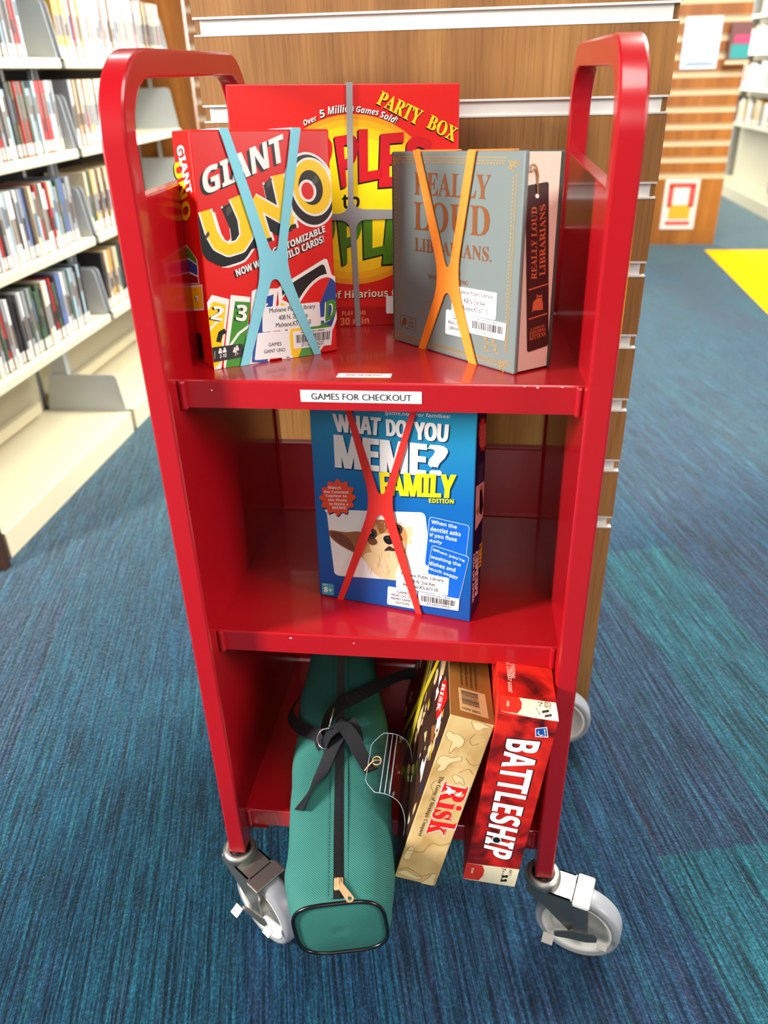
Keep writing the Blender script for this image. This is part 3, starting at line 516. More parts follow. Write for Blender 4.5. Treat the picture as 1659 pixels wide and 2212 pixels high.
('t','f','P','B',[812,1424,1282,1479,1179,778,857,754],7,'gr2'),
('t','f','P','B',[1260,1401,1613,1425,1498,861,1309,785],6,'k'),
('t','f','P','B',[1270,1412,1622,1436,1508,873,1319,796],6,'k'),
('t','f','P','B',[1279,1423,1632,1447,1517,884,1329,808],7,'gr2'),
('t','f','L','B',[1602,1465,1920,1473,1899,918,1598,857],6,'k'),
('t','f','L','B',[1611,1476,1929,1484,1909,929,1607,869],6,'k'),
('t','f','L','B',[1621,1487,1938,1495,1918,941,1617,880],7,'gr2'),
('t','f','E','B',[1919,1416,2190,1409,2188,788,1846,777],6,'k'),
('t','f','E','B',[1928,1428,2200,1420,2198,800,1856,789],6,'k'),
('t','f','E','B',[1938,1439,2209,1431,2207,812,1866,800],7,'gr2'),
('t','f','S','B',[2215,1363,2533,1354,2540,733,2213,745],6,'k'),
('t','f','S','B',[2224,1374,2542,1365,2549,745,2223,757],6,'k'),
('t','f','S','B',[2234,1385,2552,1376,2559,757,2232,769],7,'gr2'),
('t','f','to','b',[1350,1678,1590,1683,1573,1516,1355,1511],7,'k'),
('p','f',[0,302,2076,241,2884,242,2884,0,0,0],2,'dr3'),
('t','f','The Game of Hilarious Comparisons!','b',[453,472,2895,468,2898,330,443,339],3,'k'),
('t','f','The Game of Hilarious Comparisons!','b',[450,478,2891,474,2894,337,441,345],3,'k'),
('t','f','The Game of Hilarious Comparisons!','b',[448,484,2888,481,2891,343,438,351],4,'cream'),
('t','f','PLAY TIME','b',[1300,208,1625,205,1623,149,1298,152],4,'orl'),
('t','f','30 min','b',[1271,122,1668,122,1665,27,1267,21],4,'orl'),
('p','f',[1910,361,1911,369,1914,376,1919,381,1926,384,1936,384,2309,368,2319,367,2326,364,2331,358,2334,351,2335,342,2336,167,2335,158,2332,150,2326,146,2319,143,2310,142,1933,148,1923,149,1916,152,1911,158,1908,165,1907,174],6,'w'),
],
'lib':[
('p','f',[165,2122,1941,2113,1940,2121,165,2131],2.0,'gold'),
('p','f',[192,2095,1923,2086,1922,2092,192,2101],2.0,'gold'),
('p','f',[130,2011,166,170,178,173,141,2011],2.0,'gold'),
('p','f',[2084,1979,2058,218,2069,220,2094,1978],2.0,'gold'),
('p','f',[258,54,1956,55,1959,63,262,63],2.0,'gold'),
('p','f',[258,90,1954,87,1956,93,262,98],2.0,'gold'),
('p','f',[266,2071,261,2064,247,2061,234,2064,229,2071,234,2078,248,2082,261,2079],2,'gold'),
('p','f',[323,2071,318,2064,305,2061,291,2064,286,2071,291,2078,305,2081,318,2078],2,'gold'),
('p','f',[380,2071,374,2063,361,2060,348,2063,342,2071,348,2078,361,2081,374,2078],2,'gold'),
('p','f',[435,2070,430,2063,417,2060,404,2063,399,2070,404,2078,417,2081,430,2078],2,'gold'),
('p','f',[491,2070,485,2063,472,2060,460,2063,454,2070,460,2077,472,2080,485,2077],2,'gold'),
('p','f',[545,2070,540,2063,527,2060,515,2063,509,2070,515,2077,527,2080,540,2077],2,'gold'),
('p','f',[600,2070,594,2063,582,2059,569,2062,564,2070,569,2077,582,2080,594,2077],2,'gold'),
('p','f',[653,2069,648,2062,636,2059,623,2062,618,2069,623,2076,636,2079,648,2076],2,'gold'),
('p','f',[707,2069,702,2062,689,2059,677,2062,672,2069,677,2076,689,2079,701,2076],2,'gold'),
('p','f',[759,2069,754,2062,742,2059,730,2062,725,2069,730,2076,742,2079,754,2076],2,'gold'),
('p','f',[812,2069,807,2062,795,2059,782,2062,777,2068,782,2076,794,2078,807,2076],2,'gold'),
('p','f',[864,2068,859,2061,847,2058,835,2061,829,2068,834,2075,846,2078,858,2075],2,'gold'),
('p','f',[915,2068,910,2061,898,2058,886,2061,881,2068,886,2075,898,2078,910,2075],2,'gold'),
('p','f',[966,2068,961,2061,949,2058,937,2061,932,2068,937,2075,949,2078,961,2075],2,'gold'),
('p','f',[1016,2068,1012,2061,1000,2058,988,2061,983,2068,988,2074,999,2077,1011,2075],2,'gold'),
('p','f',[1066,2067,1062,2061,1050,2058,1038,2060,1033,2067,1038,2074,1050,2077,1061,2074],2,'gold'),
('p','f',[1116,2067,1111,2060,1100,2057,1088,2060,1083,2067,1088,2074,1099,2077,1111,2074],2,'gold'),
('p','f',[1165,2067,1161,2060,1149,2057,1138,2060,1133,2067,1137,2074,1149,2077,1160,2074],2,'gold'),
('p','f',[1214,2067,1209,2060,1198,2057,1187,2060,1182,2067,1186,2073,1197,2076,1209,2073],2,'gold'),
('p','f',[1262,2067,1258,2060,1247,2057,1235,2060,1230,2066,1235,2073,1246,2076,1257,2073],2,'gold'),
('p','f',[1310,2066,1306,2060,1295,2057,1283,2059,1278,2066,1283,2073,1294,2076,1305,2073],2,'gold'),
('p','f',[1358,2066,1353,2059,1342,2057,1331,2059,1326,2066,1331,2073,1341,2075,1353,2073],2,'gold'),
('p','f',[1405,2066,1400,2059,1390,2056,1378,2059,1374,2066,1378,2072,1389,2075,1400,2072],2,'gold'),
('p','f',[1451,2066,1447,2059,1436,2056,1425,2059,1420,2065,1425,2072,1435,2075,1446,2072],2,'gold'),
('p','f',[1498,2065,1493,2059,1483,2056,1472,2059,1467,2065,1471,2072,1482,2075,1493,2072],2,'gold'),
('p','f',[1543,2065,1539,2059,1529,2056,1518,2058,1513,2065,1517,2072,1528,2074,1539,2072],2,'gold'),
('p','f',[1589,2065,1585,2058,1574,2056,1564,2058,1559,2065,1563,2071,1573,2074,1584,2071],2,'gold'),
('p','f',[1634,2065,1630,2058,1620,2055,1609,2058,1604,2065,1608,2071,1619,2074,1629,2071],2,'gold'),
('p','f',[1679,2065,1675,2058,1665,2055,1654,2058,1649,2064,1653,2071,1663,2074,1674,2071],2,'gold'),
('p','f',[1723,2064,1719,2058,1709,2055,1699,2058,1694,2064,1698,2071,1708,2073,1718,2071],2,'gold'),
('p','f',[1767,2064,1763,2058,1753,2055,1743,2058,1738,2064,1742,2070,1752,2073,1762,2071],2,'gold'),
('p','f',[1811,2064,1807,2058,1797,2055,1787,2057,1782,2064,1786,2070,1796,2073,1806,2070],2,'gold'),
('p','f',[1854,2064,1850,2057,1840,2055,1830,2057,1825,2064,1829,2070,1839,2073,1849,2070],2,'gold'),
('p','f',[1897,2064,1893,2057,1883,2054,1873,2057,1869,2063,1872,2070,1882,2072,1892,2070],2,'gold'),
('p','f',[2056,1935,2052,1928,2043,1925,2033,1928,2028,1934,2032,1941,2041,1943,2051,1941],2,'gold'),
('p','f',[2056,1899,2052,1892,2043,1889,2033,1892,2028,1898,2032,1905,2041,1907,2051,1905],2,'gold'),
('p','f',[2056,1863,2052,1856,2042,1853,2032,1856,2028,1862,2031,1869,2041,1871,2051,1869],2,'gold'),
('p','f',[2055,1827,2052,1820,2042,1817,2032,1820,2028,1826,2031,1832,2041,1835,2051,1833],2,'gold'),
('p','f',[2055,1790,2052,1784,2042,1781,2032,1783,2027,1789,2031,1796,2041,1799,2051,1797],2,'gold'),
('p','f',[2055,1754,2052,1747,2042,1744,2032,1747,2027,1753,2031,1760,2041,1763,2051,1760],2,'gold'),
('p','f',[2055,1717,2051,1711,2042,1708,2032,1710,2027,1716,2031,1723,2040,1726,2050,1724],2,'gold'),
('p','f',[2055,1681,2051,1674,2042,1671,2031,1673,2027,1679,2030,1686,2040,1689,2050,1687],2,'gold'),
('p','f',[2055,1644,2051,1637,2041,1634,2031,1636,2027,1642,2030,1649,2040,1652,2050,1650],2,'gold'),
('p','f',[2055,1607,2051,1600,2041,1597,2031,1599,2026,1605,2030,1612,2040,1615,2050,1613],2,'gold'),
('p','f',[2054,1570,2051,1563,2041,1560,2031,1562,2026,1568,2030,1575,2040,1578,2050,1576],2,'gold'),
('p','f',[2054,1532,2051,1525,2041,1522,2031,1524,2026,1531,2030,1537,2040,1541,2050,1539],2,'gold'),
('p','f',[2054,1495,2051,1488,2041,1485,2031,1487,2026,1493,2030,1500,2039,1503,2050,1501],2,'gold'),
('p','f',[2054,1457,2050,1450,2041,1447,2030,1449,2026,1455,2029,1462,2039,1466,2049,1464],2,'gold'),
('p','f',[2054,1419,2050,1412,2040,1409,2030,1411,2025,1417,2029,1424,2039,1428,2049,1426],2,'gold'),
('p','f',[2054,1381,2050,1374,2040,1371,2030,1373,2025,1379,2029,1386,2039,1390,2049,1388],2,'gold'),
('p','f',[2054,1343,2050,1336,2040,1333,2030,1335,2025,1341,2029,1348,2039,1352,2049,1350],2,'gold'),
('p','f',[2053,1305,2050,1298,2040,1294,2030,1296,2025,1303,2029,1310,2038,1314,2049,1312],2,'gold'),
('p','f',[2053,1267,2050,1260,2040,1256,2029,1258,2025,1264,2028,1272,2038,1275,2049,1273],2,'gold'),
('p','f',[2053,1228,2049,1221,2040,1217,2029,1219,2024,1226,2028,1233,2038,1237,2048,1235],2,'gold'),
('p','f',[2053,1190,2049,1182,2039,1179,2029,1180,2024,1187,2028,1194,2038,1198,2048,1196],2,'gold'),
('p','f',[2053,1151,2049,1143,2039,1140,2029,1141,2024,1148,2028,1155,2038,1159,2048,1157],2,'gold'),
('p','f',[2053,1112,2049,1104,2039,1100,2029,1102,2024,1109,2028,1116,2038,1120,2048,1118],2,'gold'),
('p','f',[2053,1072,2049,1065,2039,1061,2028,1063,2024,1069,2027,1077,2037,1081,2048,1079],2,'gold'),
('p','f',[2052,1033,2049,1026,2039,1022,2028,1024,2023,1030,2027,1037,2037,1041,2048,1040],2,'gold'),
('p','f',[2052,994,2049,986,2038,982,2028,984,2023,990,2027,998,2037,1002,2048,1000],2,'gold'),
('p','f',[2052,954,2048,946,2038,942,2028,944,2023,951,2027,958,2037,962,2047,960],2,'gold'),
('p','f',[2052,914,2048,907,2038,902,2028,904,2023,911,2027,918,2037,922,2047,921],2,'gold'),
('p','f',[2052,874,2048,867,2038,862,2027,864,2023,870,2026,878,2036,882,2047,881],2,'gold'),
('p','f',[2052,834,2048,826,2038,822,2027,824,2022,830,2026,838,2036,842,2047,840],2,'gold'),
('p','f',[2052,794,2048,786,2038,782,2027,783,2022,790,2026,797,2036,802,2047,800],2,'gold'),
('p','f',[2051,753,2048,745,2037,741,2027,743,2022,749,2026,757,2036,761,2047,760],2,'gold'),
('p','f',[2051,712,2047,705,2037,700,2027,702,2022,708,2026,716,2036,720,2046,719],2,'gold'),
('p','f',[2051,672,2047,664,2037,659,2026,661,2021,667,2025,675,2036,680,2046,678],2,'gold'),
('p','f',[2051,630,2047,623,2037,618,2026,620,2021,626,2025,634,2035,639,2046,637],2,'gold'),
('p','f',[2051,589,2047,581,2037,577,2026,578,2021,585,2025,593,2035,597,2046,596],2,'gold'),
('p','f',[2051,548,2047,540,2036,535,2026,537,2021,543,2025,551,2035,556,2046,554],2,'gold'),
('p','f',[2050,506,2047,498,2036,494,2025,495,2021,502,2024,510,2035,514,2046,513],2,'gold'),
('p','f',[2050,465,2046,457,2036,452,2025,453,2020,460,2024,468,2035,473,2045,471],2,'gold'),
('p','f',[2050,423,2046,415,2036,410,2025,411,2020,418,2024,426,2034,431,2045,429],2,'gold'),
('p','f',[2050,381,2046,372,2036,368,2025,369,2020,376,2024,384,2034,389,2045,387],2,'gold'),
('p','f',[2050,338,2046,330,2036,325,2025,326,2020,333,2024,341,2034,346,2045,345],2,'gold'),
('p','f',[2050,296,2046,288,2035,283,2024,284,2019,291,2023,299,2034,304,2045,303],2,'gold'),
('p','f',[2049,253,2046,245,2035,240,2024,241,2019,248,2023,256,2034,261,2045,260],2,'gold'),
('p','f',[105,1945,99,1937,85,1934,71,1937,66,1944,72,1952,86,1955,99,1952],2,'gold'),
('p','f',[105,1903,99,1896,85,1892,71,1895,66,1903,72,1910,86,1914,99,1911],2,'gold'),
('p','f',[105,1862,99,1854,85,1850,71,1853,66,1861,72,1869,86,1872,99,1869],2,'gold'),
('p','f',[105,1820,99,1812,85,1809,71,1811,66,1819,72,1827,86,1830,100,1827],2,'gold'),
('p','f',[105,1778,99,1770,85,1767,71,1769,66,1777,72,1785,86,1788,100,1785],2,'gold'),
('p','f',[105,1736,99,1728,85,1724,72,1727,66,1735,72,1743,86,1746,100,1743],2,'gold'),
('p','f',[105,1694,100,1686,86,1682,72,1685,66,1692,72,1700,86,1704,100,1701],2,'gold'),
('p','f',[106,1651,100,1643,86,1640,72,1642,66,1650,72,1658,86,1661,100,1659],2,'gold'),
('p','f',[106,1609,100,1601,86,1597,72,1600,66,1607,72,1615,86,1619,100,1616],2,'gold'),
('p','f',[106,1566,100,1558,86,1554,72,1557,66,1564,72,1572,86,1576,100,1574],2,'gold'),
('p','f',[106,1523,100,1515,86,1511,72,1514,66,1521,72,1529,86,1533,100,1531],2,'gold'),
('p','f',[106,1480,100,1472,86,1468,72,1470,66,1478,72,1486,86,1490,100,1488],2,'gold'),
('p','f',[106,1437,100,1429,86,1425,72,1427,66,1435,72,1443,86,1447,100,1444],2,'gold'),
('p','f',[106,1394,100,1385,86,1381,72,1384,66,1391,72,1399,86,1404,100,1401],2,'gold'),
('p','f',[106,1350,100,1342,86,1337,72,1340,66,1347,72,1356,86,1360,100,1358],2,'gold'),
('p','f',[106,1306,100,1298,86,1294,72,1296,66,1304,72,1312,86,1316,101,1314],2,'gold'),
('p','f',[106,1262,100,1254,86,1250,72,1252,66,1260,72,1268,86,1272,101,1270],2,'gold'),
('p','f',[107,1218,101,1210,86,1205,72,1208,66,1215,72,1224,87,1228,101,1226],2,'gold'),
('p','f',[107,1174,101,1166,86,1161,72,1163,66,1171,72,1179,87,1184,101,1182],2,'gold'),
('p','f',[107,1130,101,1121,86,1117,72,1119,66,1126,72,1135,87,1139,101,1137],2,'gold'),
('p','f',[107,1085,101,1076,86,1072,72,1074,66,1082,72,1090,87,1095,101,1093],2,'gold'),
('p','f',[107,1040,101,1032,86,1027,72,1029,66,1037,72,1045,87,1050,101,1048],2,'gold'),
('p','f',[107,995,101,987,87,982,72,984,66,992,72,1000,87,1005,101,1003],2,'gold'),
('p','f',[107,950,101,941,87,937,72,939,66,946,72,955,87,960,101,958],2,'gold'),
('p','f',[107,905,101,896,87,891,72,893,66,901,72,910,87,915,101,913],2,'gold'),
('p','f',[107,860,101,851,87,846,72,848,66,855,72,864,87,869,102,867],2,'gold'),
('p','f',[107,814,101,805,87,800,72,802,66,809,73,818,87,823,102,822],2,'gold'),
('p','f',[108,768,101,759,87,754,72,756,66,763,73,772,87,778,102,776],2,'gold'),
('p','f',[108,722,102,713,87,708,72,710,66,717,73,726,87,732,102,730],2,'gold'),
('p','f',[108,676,102,667,87,661,72,663,66,671,73,680,87,685,102,683],2,'gold'),
('p','f',[108,629,102,620,87,615,72,617,66,624,73,634,87,639,102,637],2,'gold'),
('p','f',[108,583,102,574,87,568,72,570,66,578,73,587,87,592,102,591],2,'gold'),
('p','f',[108,536,102,527,87,521,72,523,66,531,73,540,88,545,102,544],2,'gold'),
('p','f',[108,489,102,480,87,474,73,476,67,483,73,493,88,498,102,497],2,'gold'),
('p','f',[108,442,102,432,87,427,73,428,67,436,73,446,88,451,102,450],2,'gold'),
('p','f',[108,395,102,385,87,379,73,381,67,389,73,398,88,404,102,402],2,'gold'),
('p','f',[109,347,102,337,87,332,73,333,67,341,73,351,88,356,103,355],2,'gold'),
('p','f',[109,299,102,290,88,284,73,285,67,293,73,303,88,309,103,307],2,'gold'),
('p','f',[109,251,103,242,88,236,73,237,67,245,73,255,88,261,103,259],2,'gold'),
('p','f',[109,203,103,194,88,188,73,189,67,197,73,206,88,212,103,211],2,'gold'),
('p','f',[339,92,333,82,318,76,304,77,298,85,304,95,319,101,333,100],2,'gold'),
('p','f',[397,92,391,83,377,77,362,78,356,86,362,95,377,101,391,100],2,'gold'),
('p','f',[454,93,449,83,434,77,420,78,414,86,420,96,434,102,449,100],2,'gold'),
('p','f',[511,93,506,83,492,77,477,79,472,86,477,96,491,102,506,101],2,'gold'),
('p','f',[568,93,562,84,548,78,534,79,528,87,534,96,548,102,562,101],2,'gold'),
('p','f',[624,94,618,84,604,78,591,79,585,87,590,96,604,102,618,101],2,'gold'),
('p','f',[679,94,674,85,660,79,646,80,641,87,646,97,660,103,674,102],2,'gold'),
('p','f',[734,94,729,85,715,79,702,80,696,88,701,97,715,103,729,102],2,'gold'),
('p','f',[789,95,783,85,770,79,757,80,751,88,756,97,770,103,783,102],2,'gold'),
('p','f',[843,95,838,86,824,80,811,81,805,88,811,98,824,103,837,102],2,'gold'),
('p','f',[897,95,891,86,878,80,865,81,859,89,865,98,878,104,891,103],2,'gold'),
('p','f',[950,96,944,86,931,80,918,82,913,89,918,98,931,104,944,103],2,'gold'),
('p','f',[1002,96,997,87,984,81,971,82,966,89,971,99,984,104,997,103],2,'gold'),
('p','f',[1055,96,1050,87,1037,81,1024,82,1018,90,1023,99,1036,105,1049,103],2,'gold'),
('p','f',[1106,96,1101,87,1089,82,1076,83,1070,90,1076,99,1088,105,1101,104],2,'gold'),
('p','f',[1158,97,1153,88,1140,82,1128,83,1122,90,1127,99,1140,105,1152,104],2,'gold'),
('p','f',[1209,97,1204,88,1192,82,1179,83,1173,91,1178,100,1191,105,1203,104],2,'gold'),
('p','f',[1259,97,1255,88,1242,83,1230,84,1224,91,1229,100,1241,106,1254,104],2,'gold'),
('p','f',[1310,98,1305,89,1293,83,1280,84,1275,91,1280,100,1292,106,1304,105],2,'gold'),
('p','f',[1359,98,1355,89,1342,83,1330,84,1325,92,1329,100,1342,106,1354,105],2,'gold'),
('p','f',[1409,98,1404,89,1392,84,1380,85,1374,92,1379,101,1391,106,1403,105],2,'gold'),
('p','f',[1457,98,1453,90,1441,84,1429,85,1424,92,1428,101,1440,107,1452,105],2,'gold'),
('p','f',[1506,99,1501,90,1490,84,1478,85,1472,92,1477,101,1489,107,1501,106],2,'gold'),
('p','f',[1554,99,1550,90,1538,85,1526,86,1521,93,1525,102,1537,107,1549,106],2,'gold'),
('p','f',[1602,99,1597,90,1586,85,1574,86,1569,93,1573,102,1585,107,1597,106],2,'gold'),
('p','f',[1649,100,1645,91,1633,85,1622,86,1616,93,1621,102,1632,108,1644,106],2,'gold'),
('p','f',[1696,100,1692,91,1680,86,1669,87,1664,94,1668,102,1679,108,1691,107],2,'gold'),
('p','f',[1743,100,1738,91,1727,86,1716,87,1710,94,1715,103,1726,108,1738,107],2,'gold'),
('p','f',[1789,100,1785,92,1774,86,1762,87,1757,94,1761,103,1772,108,1784,107],2,'gold'),
('p','f',[1835,101,1831,92,1820,87,1808,88,1803,94,1807,103,1818,108,1830,107],2,'gold'),
('p','f',[1880,101,1876,92,1865,87,1854,88,1849,95,1853,103,1864,109,1875,108],2,'gold'),
('p','f',[1925,101,1921,93,1911,87,1899,88,1894,95,1898,104,1909,109,1920,108],2,'gold'),
('p','f',[134,2086,129,2075,108,2080,111,2086],2,'gold'),
('p','f',[129,2075,116,2066,102,2076,108,2080],2,'gold'),
('p','f',[116,2066,97,2061,92,2073,102,2076],2,'gold'),
('p','f',[97,2061,76,2061,82,2073,92,2073],2,'gold'),
('p','f',[76,2061,57,2066,72,2076,82,2073],2,'gold'),
('p','f',[57,2066,44,2074,66,2080,72,2076],2,'gold'),
('p','f',[44,2074,40,2086,64,2086,66,2080],2,'gold'),
('p','f',[40,2086,45,2097,66,2091,64,2086],2,'gold'),
('p','f',[45,2097,58,2106,73,2096,66,2091],2,'gold'),
('p','f',[58,2106,77,2111,82,2098,73,2096],2,'gold'),
('p','f',[77,2111,98,2111,93,2098,82,2098],2,'gold'),
('p','f',[98,2111,117,2106,102,2096,93,2098],2,'gold'),
('p','f',[117,2106,130,2097,108,2091,102,2096],2,'gold'),
('p','f',[130,2097,134,2086,111,2086,108,2091],2,'gold'),
('p','f',[197,2107,194,2099,179,2103,181,2107],2,'gold'),
('p','f',[194,2099,185,2093,175,2100,179,2103],2,'gold'),
('p','f',[185,2093,172,2089,168,2098,175,2100],2,'gold'),
('p','f',[172,2089,157,2089,161,2098,168,2098],2,'gold'),
('p','f',[157,2089,144,2093,154,2100,161,2098],2,'gold'),
('p','f',[144,2093,135,2099,150,2103,154,2100],2,'gold'),
('p','f',[135,2099,132,2107,148,2107,150,2103],2,'gold'),
('p','f',[132,2107,135,2115,150,2111,148,2107],2,'gold'),
('p','f',[135,2115,144,2121,154,2114,150,2111],2,'gold'),
('p','f',[144,2121,158,2124,161,2116,154,2114],2,'gold'),
('p','f',[158,2124,172,2124,168,2116,161,2116],2,'gold'),
('p','f',[172,2124,185,2121,175,2114,168,2116],2,'gold'),
('p','f',[185,2121,194,2115,179,2111,175,2114],2,'gold'),
('p','f',[194,2115,197,2107,181,2107,179,2111],2,'gold'),
('p','f',[81,2047,78,2039,63,2043,64,2047],2,'gold'),
('p','f',[78,2039,68,2032,58,2039,63,2043],2,'gold'),
('p','f',[68,2032,55,2029,51,2038,58,2039],2,'gold'),
('p','f',[55,2029,40,2029,44,2038,51,2038],2,'gold'),
('p','f',[40,2029,26,2032,37,2039,44,2038],2,'gold'),
('p','f',[26,2032,17,2038,32,2042,37,2039],2,'gold'),
('p','f',[17,2038,14,2046,31,2046,32,2042],2,'gold'),
('p','f',[14,2046,17,2054,32,2050,31,2046],2,'gold'),
('p','f',[17,2054,27,2060,37,2053,32,2050],2,'gold'),
('p','f',[27,2060,40,2064,44,2055,37,2053],2,'gold'),
('p','f',[40,2064,55,2064,51,2055,44,2055],2,'gold'),
('p','f',[55,2064,69,2061,58,2054,51,2055],2,'gold'),
('p','f',[69,2061,78,2054,63,2050,58,2054],2,'gold'),
('p','f',[78,2054,81,2047,64,2047,63,2050],2,'gold'),
('p','f',[178,2059,175,2053,164,2056,165,2059],2,'gold'),
('p','f',[175,2053,168,2049,161,2054,164,2056],2,'gold'),
('p','f',[168,2049,158,2046,156,2053,161,2054],2,'gold'),
('p','f',[158,2046,147,2046,150,2052,156,2053],2,'gold'),
('p','f',[147,2046,138,2048,145,2054,150,2052],2,'gold'),
('p','f',[138,2048,131,2053,142,2056,145,2054],2,'gold'),
('p','f',[131,2053,128,2059,141,2059,142,2056],2,'gold'),
('p','f',[128,2059,131,2065,142,2062,141,2059],2,'gold'),
('p','f',[131,2065,138,2070,145,2064,142,2062],2,'gold'),
('p','f',[138,2070,148,2072,150,2066,145,2064],2,'gold'),
('p','f',[148,2072,159,2072,156,2066,150,2066],2,'gold'),
('p','f',[159,2072,169,2070,161,2064,156,2066],2,'gold'),
('p','f',[169,2070,175,2065,164,2062,161,2064],2,'gold'),
('p','f',[175,2065,178,2059,165,2059,164,2062],2,'gold'),
('p','f',[68,2113,65,2106,51,2109,53,2113],2,'gold'),
('p','f',[65,2106,56,2100,47,2106,51,2109],2,'gold'),
('p','f',[56,2100,44,2097,41,2105,47,2106],2,'gold'),
('p','f',[44,2097,30,2097,34,2105,41,2105],2,'gold'),
('p','f',[30,2097,18,2100,28,2106,34,2105],2,'gold'),
('p','f',[18,2100,10,2105,24,2109,28,2106],2,'gold'),
('p','f',[10,2105,7,2113,22,2113,24,2109],2,'gold'),
('p','f',[7,2113,10,2120,24,2116,22,2113],2,'gold'),
('p','f',[10,2120,19,2126,28,2119,24,2116],2,'gold'),
('p','f',[19,2126,31,2129,34,2121,28,2119],2,'gold'),
('p','f',[31,2129,45,2129,41,2121,34,2121],2,'gold'),
('p','f',[45,2129,57,2126,47,2119,41,2121],2,'gold'),
('p','f',[57,2126,65,2120,51,2116,47,2119],2,'gold'),
('p','f',[65,2120,68,2113,53,2113,51,2116],2,'gold'),
('p','f',[119,2014,117,2009,107,2011,108,2014],2,'gold'),
('p','f',[117,2009,111,2004,104,2009,107,2011],2,'gold'),
('p','f',[111,2004,102,2002,100,2008,104,2009],2,'gold'),
('p','f',[102,2002,92,2002,95,2008,100,2008],2,'gold'),
('p','f',[92,2002,83,2004,90,2009,95,2008],2,'gold'),
('p','f',[83,2004,77,2008,87,2011,90,2009],2,'gold'),
('p','f',[77,2008,75,2013,86,2013,87,2011],2,'gold'),
('p','f',[75,2013,77,2019,87,2016,86,2013],2,'gold'),
('p','f',[77,2019,83,2023,90,2018,87,2016],2,'gold'),
('p','f',[83,2023,92,2025,95,2019,90,2018],2,'gold'),
('p','f',[92,2025,102,2025,100,2019,95,2019],2,'gold'),
('p','f',[102,2025,111,2023,104,2018,100,2019],2,'gold'),
('p','f',[111,2023,117,2019,107,2016,104,2018],2,'gold'),
('p','f',[117,2019,119,2014,108,2014,107,2016],2,'gold'),
('p','f',[246,2083,244,2078,234,2081,235,2083],2,'gold'),
('p','f',[244,2078,238,2074,231,2079,234,2081],2,'gold'),
('p','f',[238,2074,229,2072,227,2077,231,2079],2,'gold'),
('p','f',[229,2072,219,2072,222,2077,227,2077],2,'gold'),
('p','f',[219,2072,211,2074,218,2079,222,2077],2,'gold'),
('p','f',[211,2074,205,2078,215,2081,218,2079],2,'gold'),
('p','f',[205,2078,203,2083,214,2083,215,2081],2,'gold'),
('p','f',[203,2083,205,2088,215,2086,214,2083],2,'gold'),
('p','f',[205,2088,211,2092,218,2088,215,2086],2,'gold'),
('p','f',[211,2092,220,2095,222,2089,218,2088],2,'gold'),
('p','f',[220,2095,229,2095,227,2089,222,2089],2,'gold'),
('p','f',[229,2095,238,2093,231,2088,227,2089],2,'gold'),
('p','f',[238,2093,244,2088,234,2086,231,2088],2,'gold'),
('p','f',[244,2088,246,2083,235,2083,234,2086],2,'gold'),
('p','f',[2048,2060,2045,2051,2030,2056,2031,2060],2,'gold'),
('p','f',[2045,2051,2036,2043,2025,2052,2030,2056],2,'gold'),
('p','f',[2036,2043,2023,2039,2019,2050,2025,2052],2,'gold'),
('p','f',[2023,2039,2008,2039,2011,2050,2019,2050],2,'gold'),
('p','f',[2008,2039,1994,2043,2004,2052,2011,2050],2,'gold'),
('p','f',[1994,2043,1985,2051,1999,2055,2004,2052],2,'gold'),
('p','f',[1985,2051,1980,2060,1997,2060,1999,2055],2,'gold'),
('p','f',[1980,2060,1983,2069,1999,2065,1997,2060],2,'gold'),
('p','f',[1983,2069,1992,2077,2003,2069,1999,2065],2,'gold'),
('p','f',[1992,2077,2005,2081,2010,2071,2003,2069],2,'gold'),
('p','f',[2005,2081,2020,2081,2017,2071,2010,2071],2,'gold'),
('p','f',[2020,2081,2034,2077,2024,2069,2017,2071],2,'gold'),
('p','f',[2034,2077,2044,2070,2029,2065,2024,2069],2,'gold'),
('p','f',[2044,2070,2048,2060,2031,2060,2029,2065],2,'gold'),
('p','f',[2091,2078,2089,2072,2078,2075,2079,2078],2,'gold'),
('p','f',[2089,2072,2083,2066,2075,2072,2078,2075],2,'gold'),
('p','f',[2083,2066,2074,2063,2071,2071,2075,2072],2,'gold'),
('p','f',[2074,2063,2064,2063,2066,2071,2071,2071],2,'gold'),
('p','f',[2064,2063,2054,2066,2061,2072,2066,2071],2,'gold'),
('p','f',[2054,2066,2047,2071,2057,2075,2061,2072],2,'gold'),
('p','f',[2047,2071,2044,2078,2056,2078,2057,2075],2,'gold'),
('p','f',[2044,2078,2046,2085,2057,2081,2056,2078],2,'gold'),
('p','f',[2046,2085,2052,2090,2060,2084,2057,2081],2,'gold'),
('p','f',[2052,2090,2061,2093,2064,2086,2060,2084],2,'gold'),
('p','f',[2061,2093,2072,2093,2070,2086,2064,2086],2,'gold'),
('p','f',[2072,2093,2081,2090,2074,2084,2070,2086],2,'gold'),
('p','f',[2081,2090,2088,2085,2078,2081,2074,2084],2,'gold'),
('p','f',[2088,2085,2091,2078,2079,2078,2078,2081],2,'gold'),
('p','f',[2013,2027,2011,2021,2000,2024,2001,2027],2,'gold'),
('p','f',[2011,2021,2005,2015,1997,2021,2000,2024],2,'gold'),
('p','f',[2005,2015,1995,2012,1992,2020,1997,2021],2,'gold'),
('p','f',[1995,2012,1985,2012,1987,2019,1992,2020],2,'gold'),
('p','f',[1985,2012,1975,2015,1982,2021,1987,2019],2,'gold'),
('p','f',[1975,2015,1968,2020,1978,2024,1982,2021],2,'gold'),
('p','f',[1968,2020,1965,2027,1977,2027,1978,2024],2,'gold'),
('p','f',[1965,2027,1967,2033,1978,2030,1977,2027],2,'gold'),
('p','f',[1967,2033,1973,2039,1981,2033,1978,2030],2,'gold'),
('p','f',[1973,2039,1982,2042,1986,2034,1981,2033],2,'gold'),
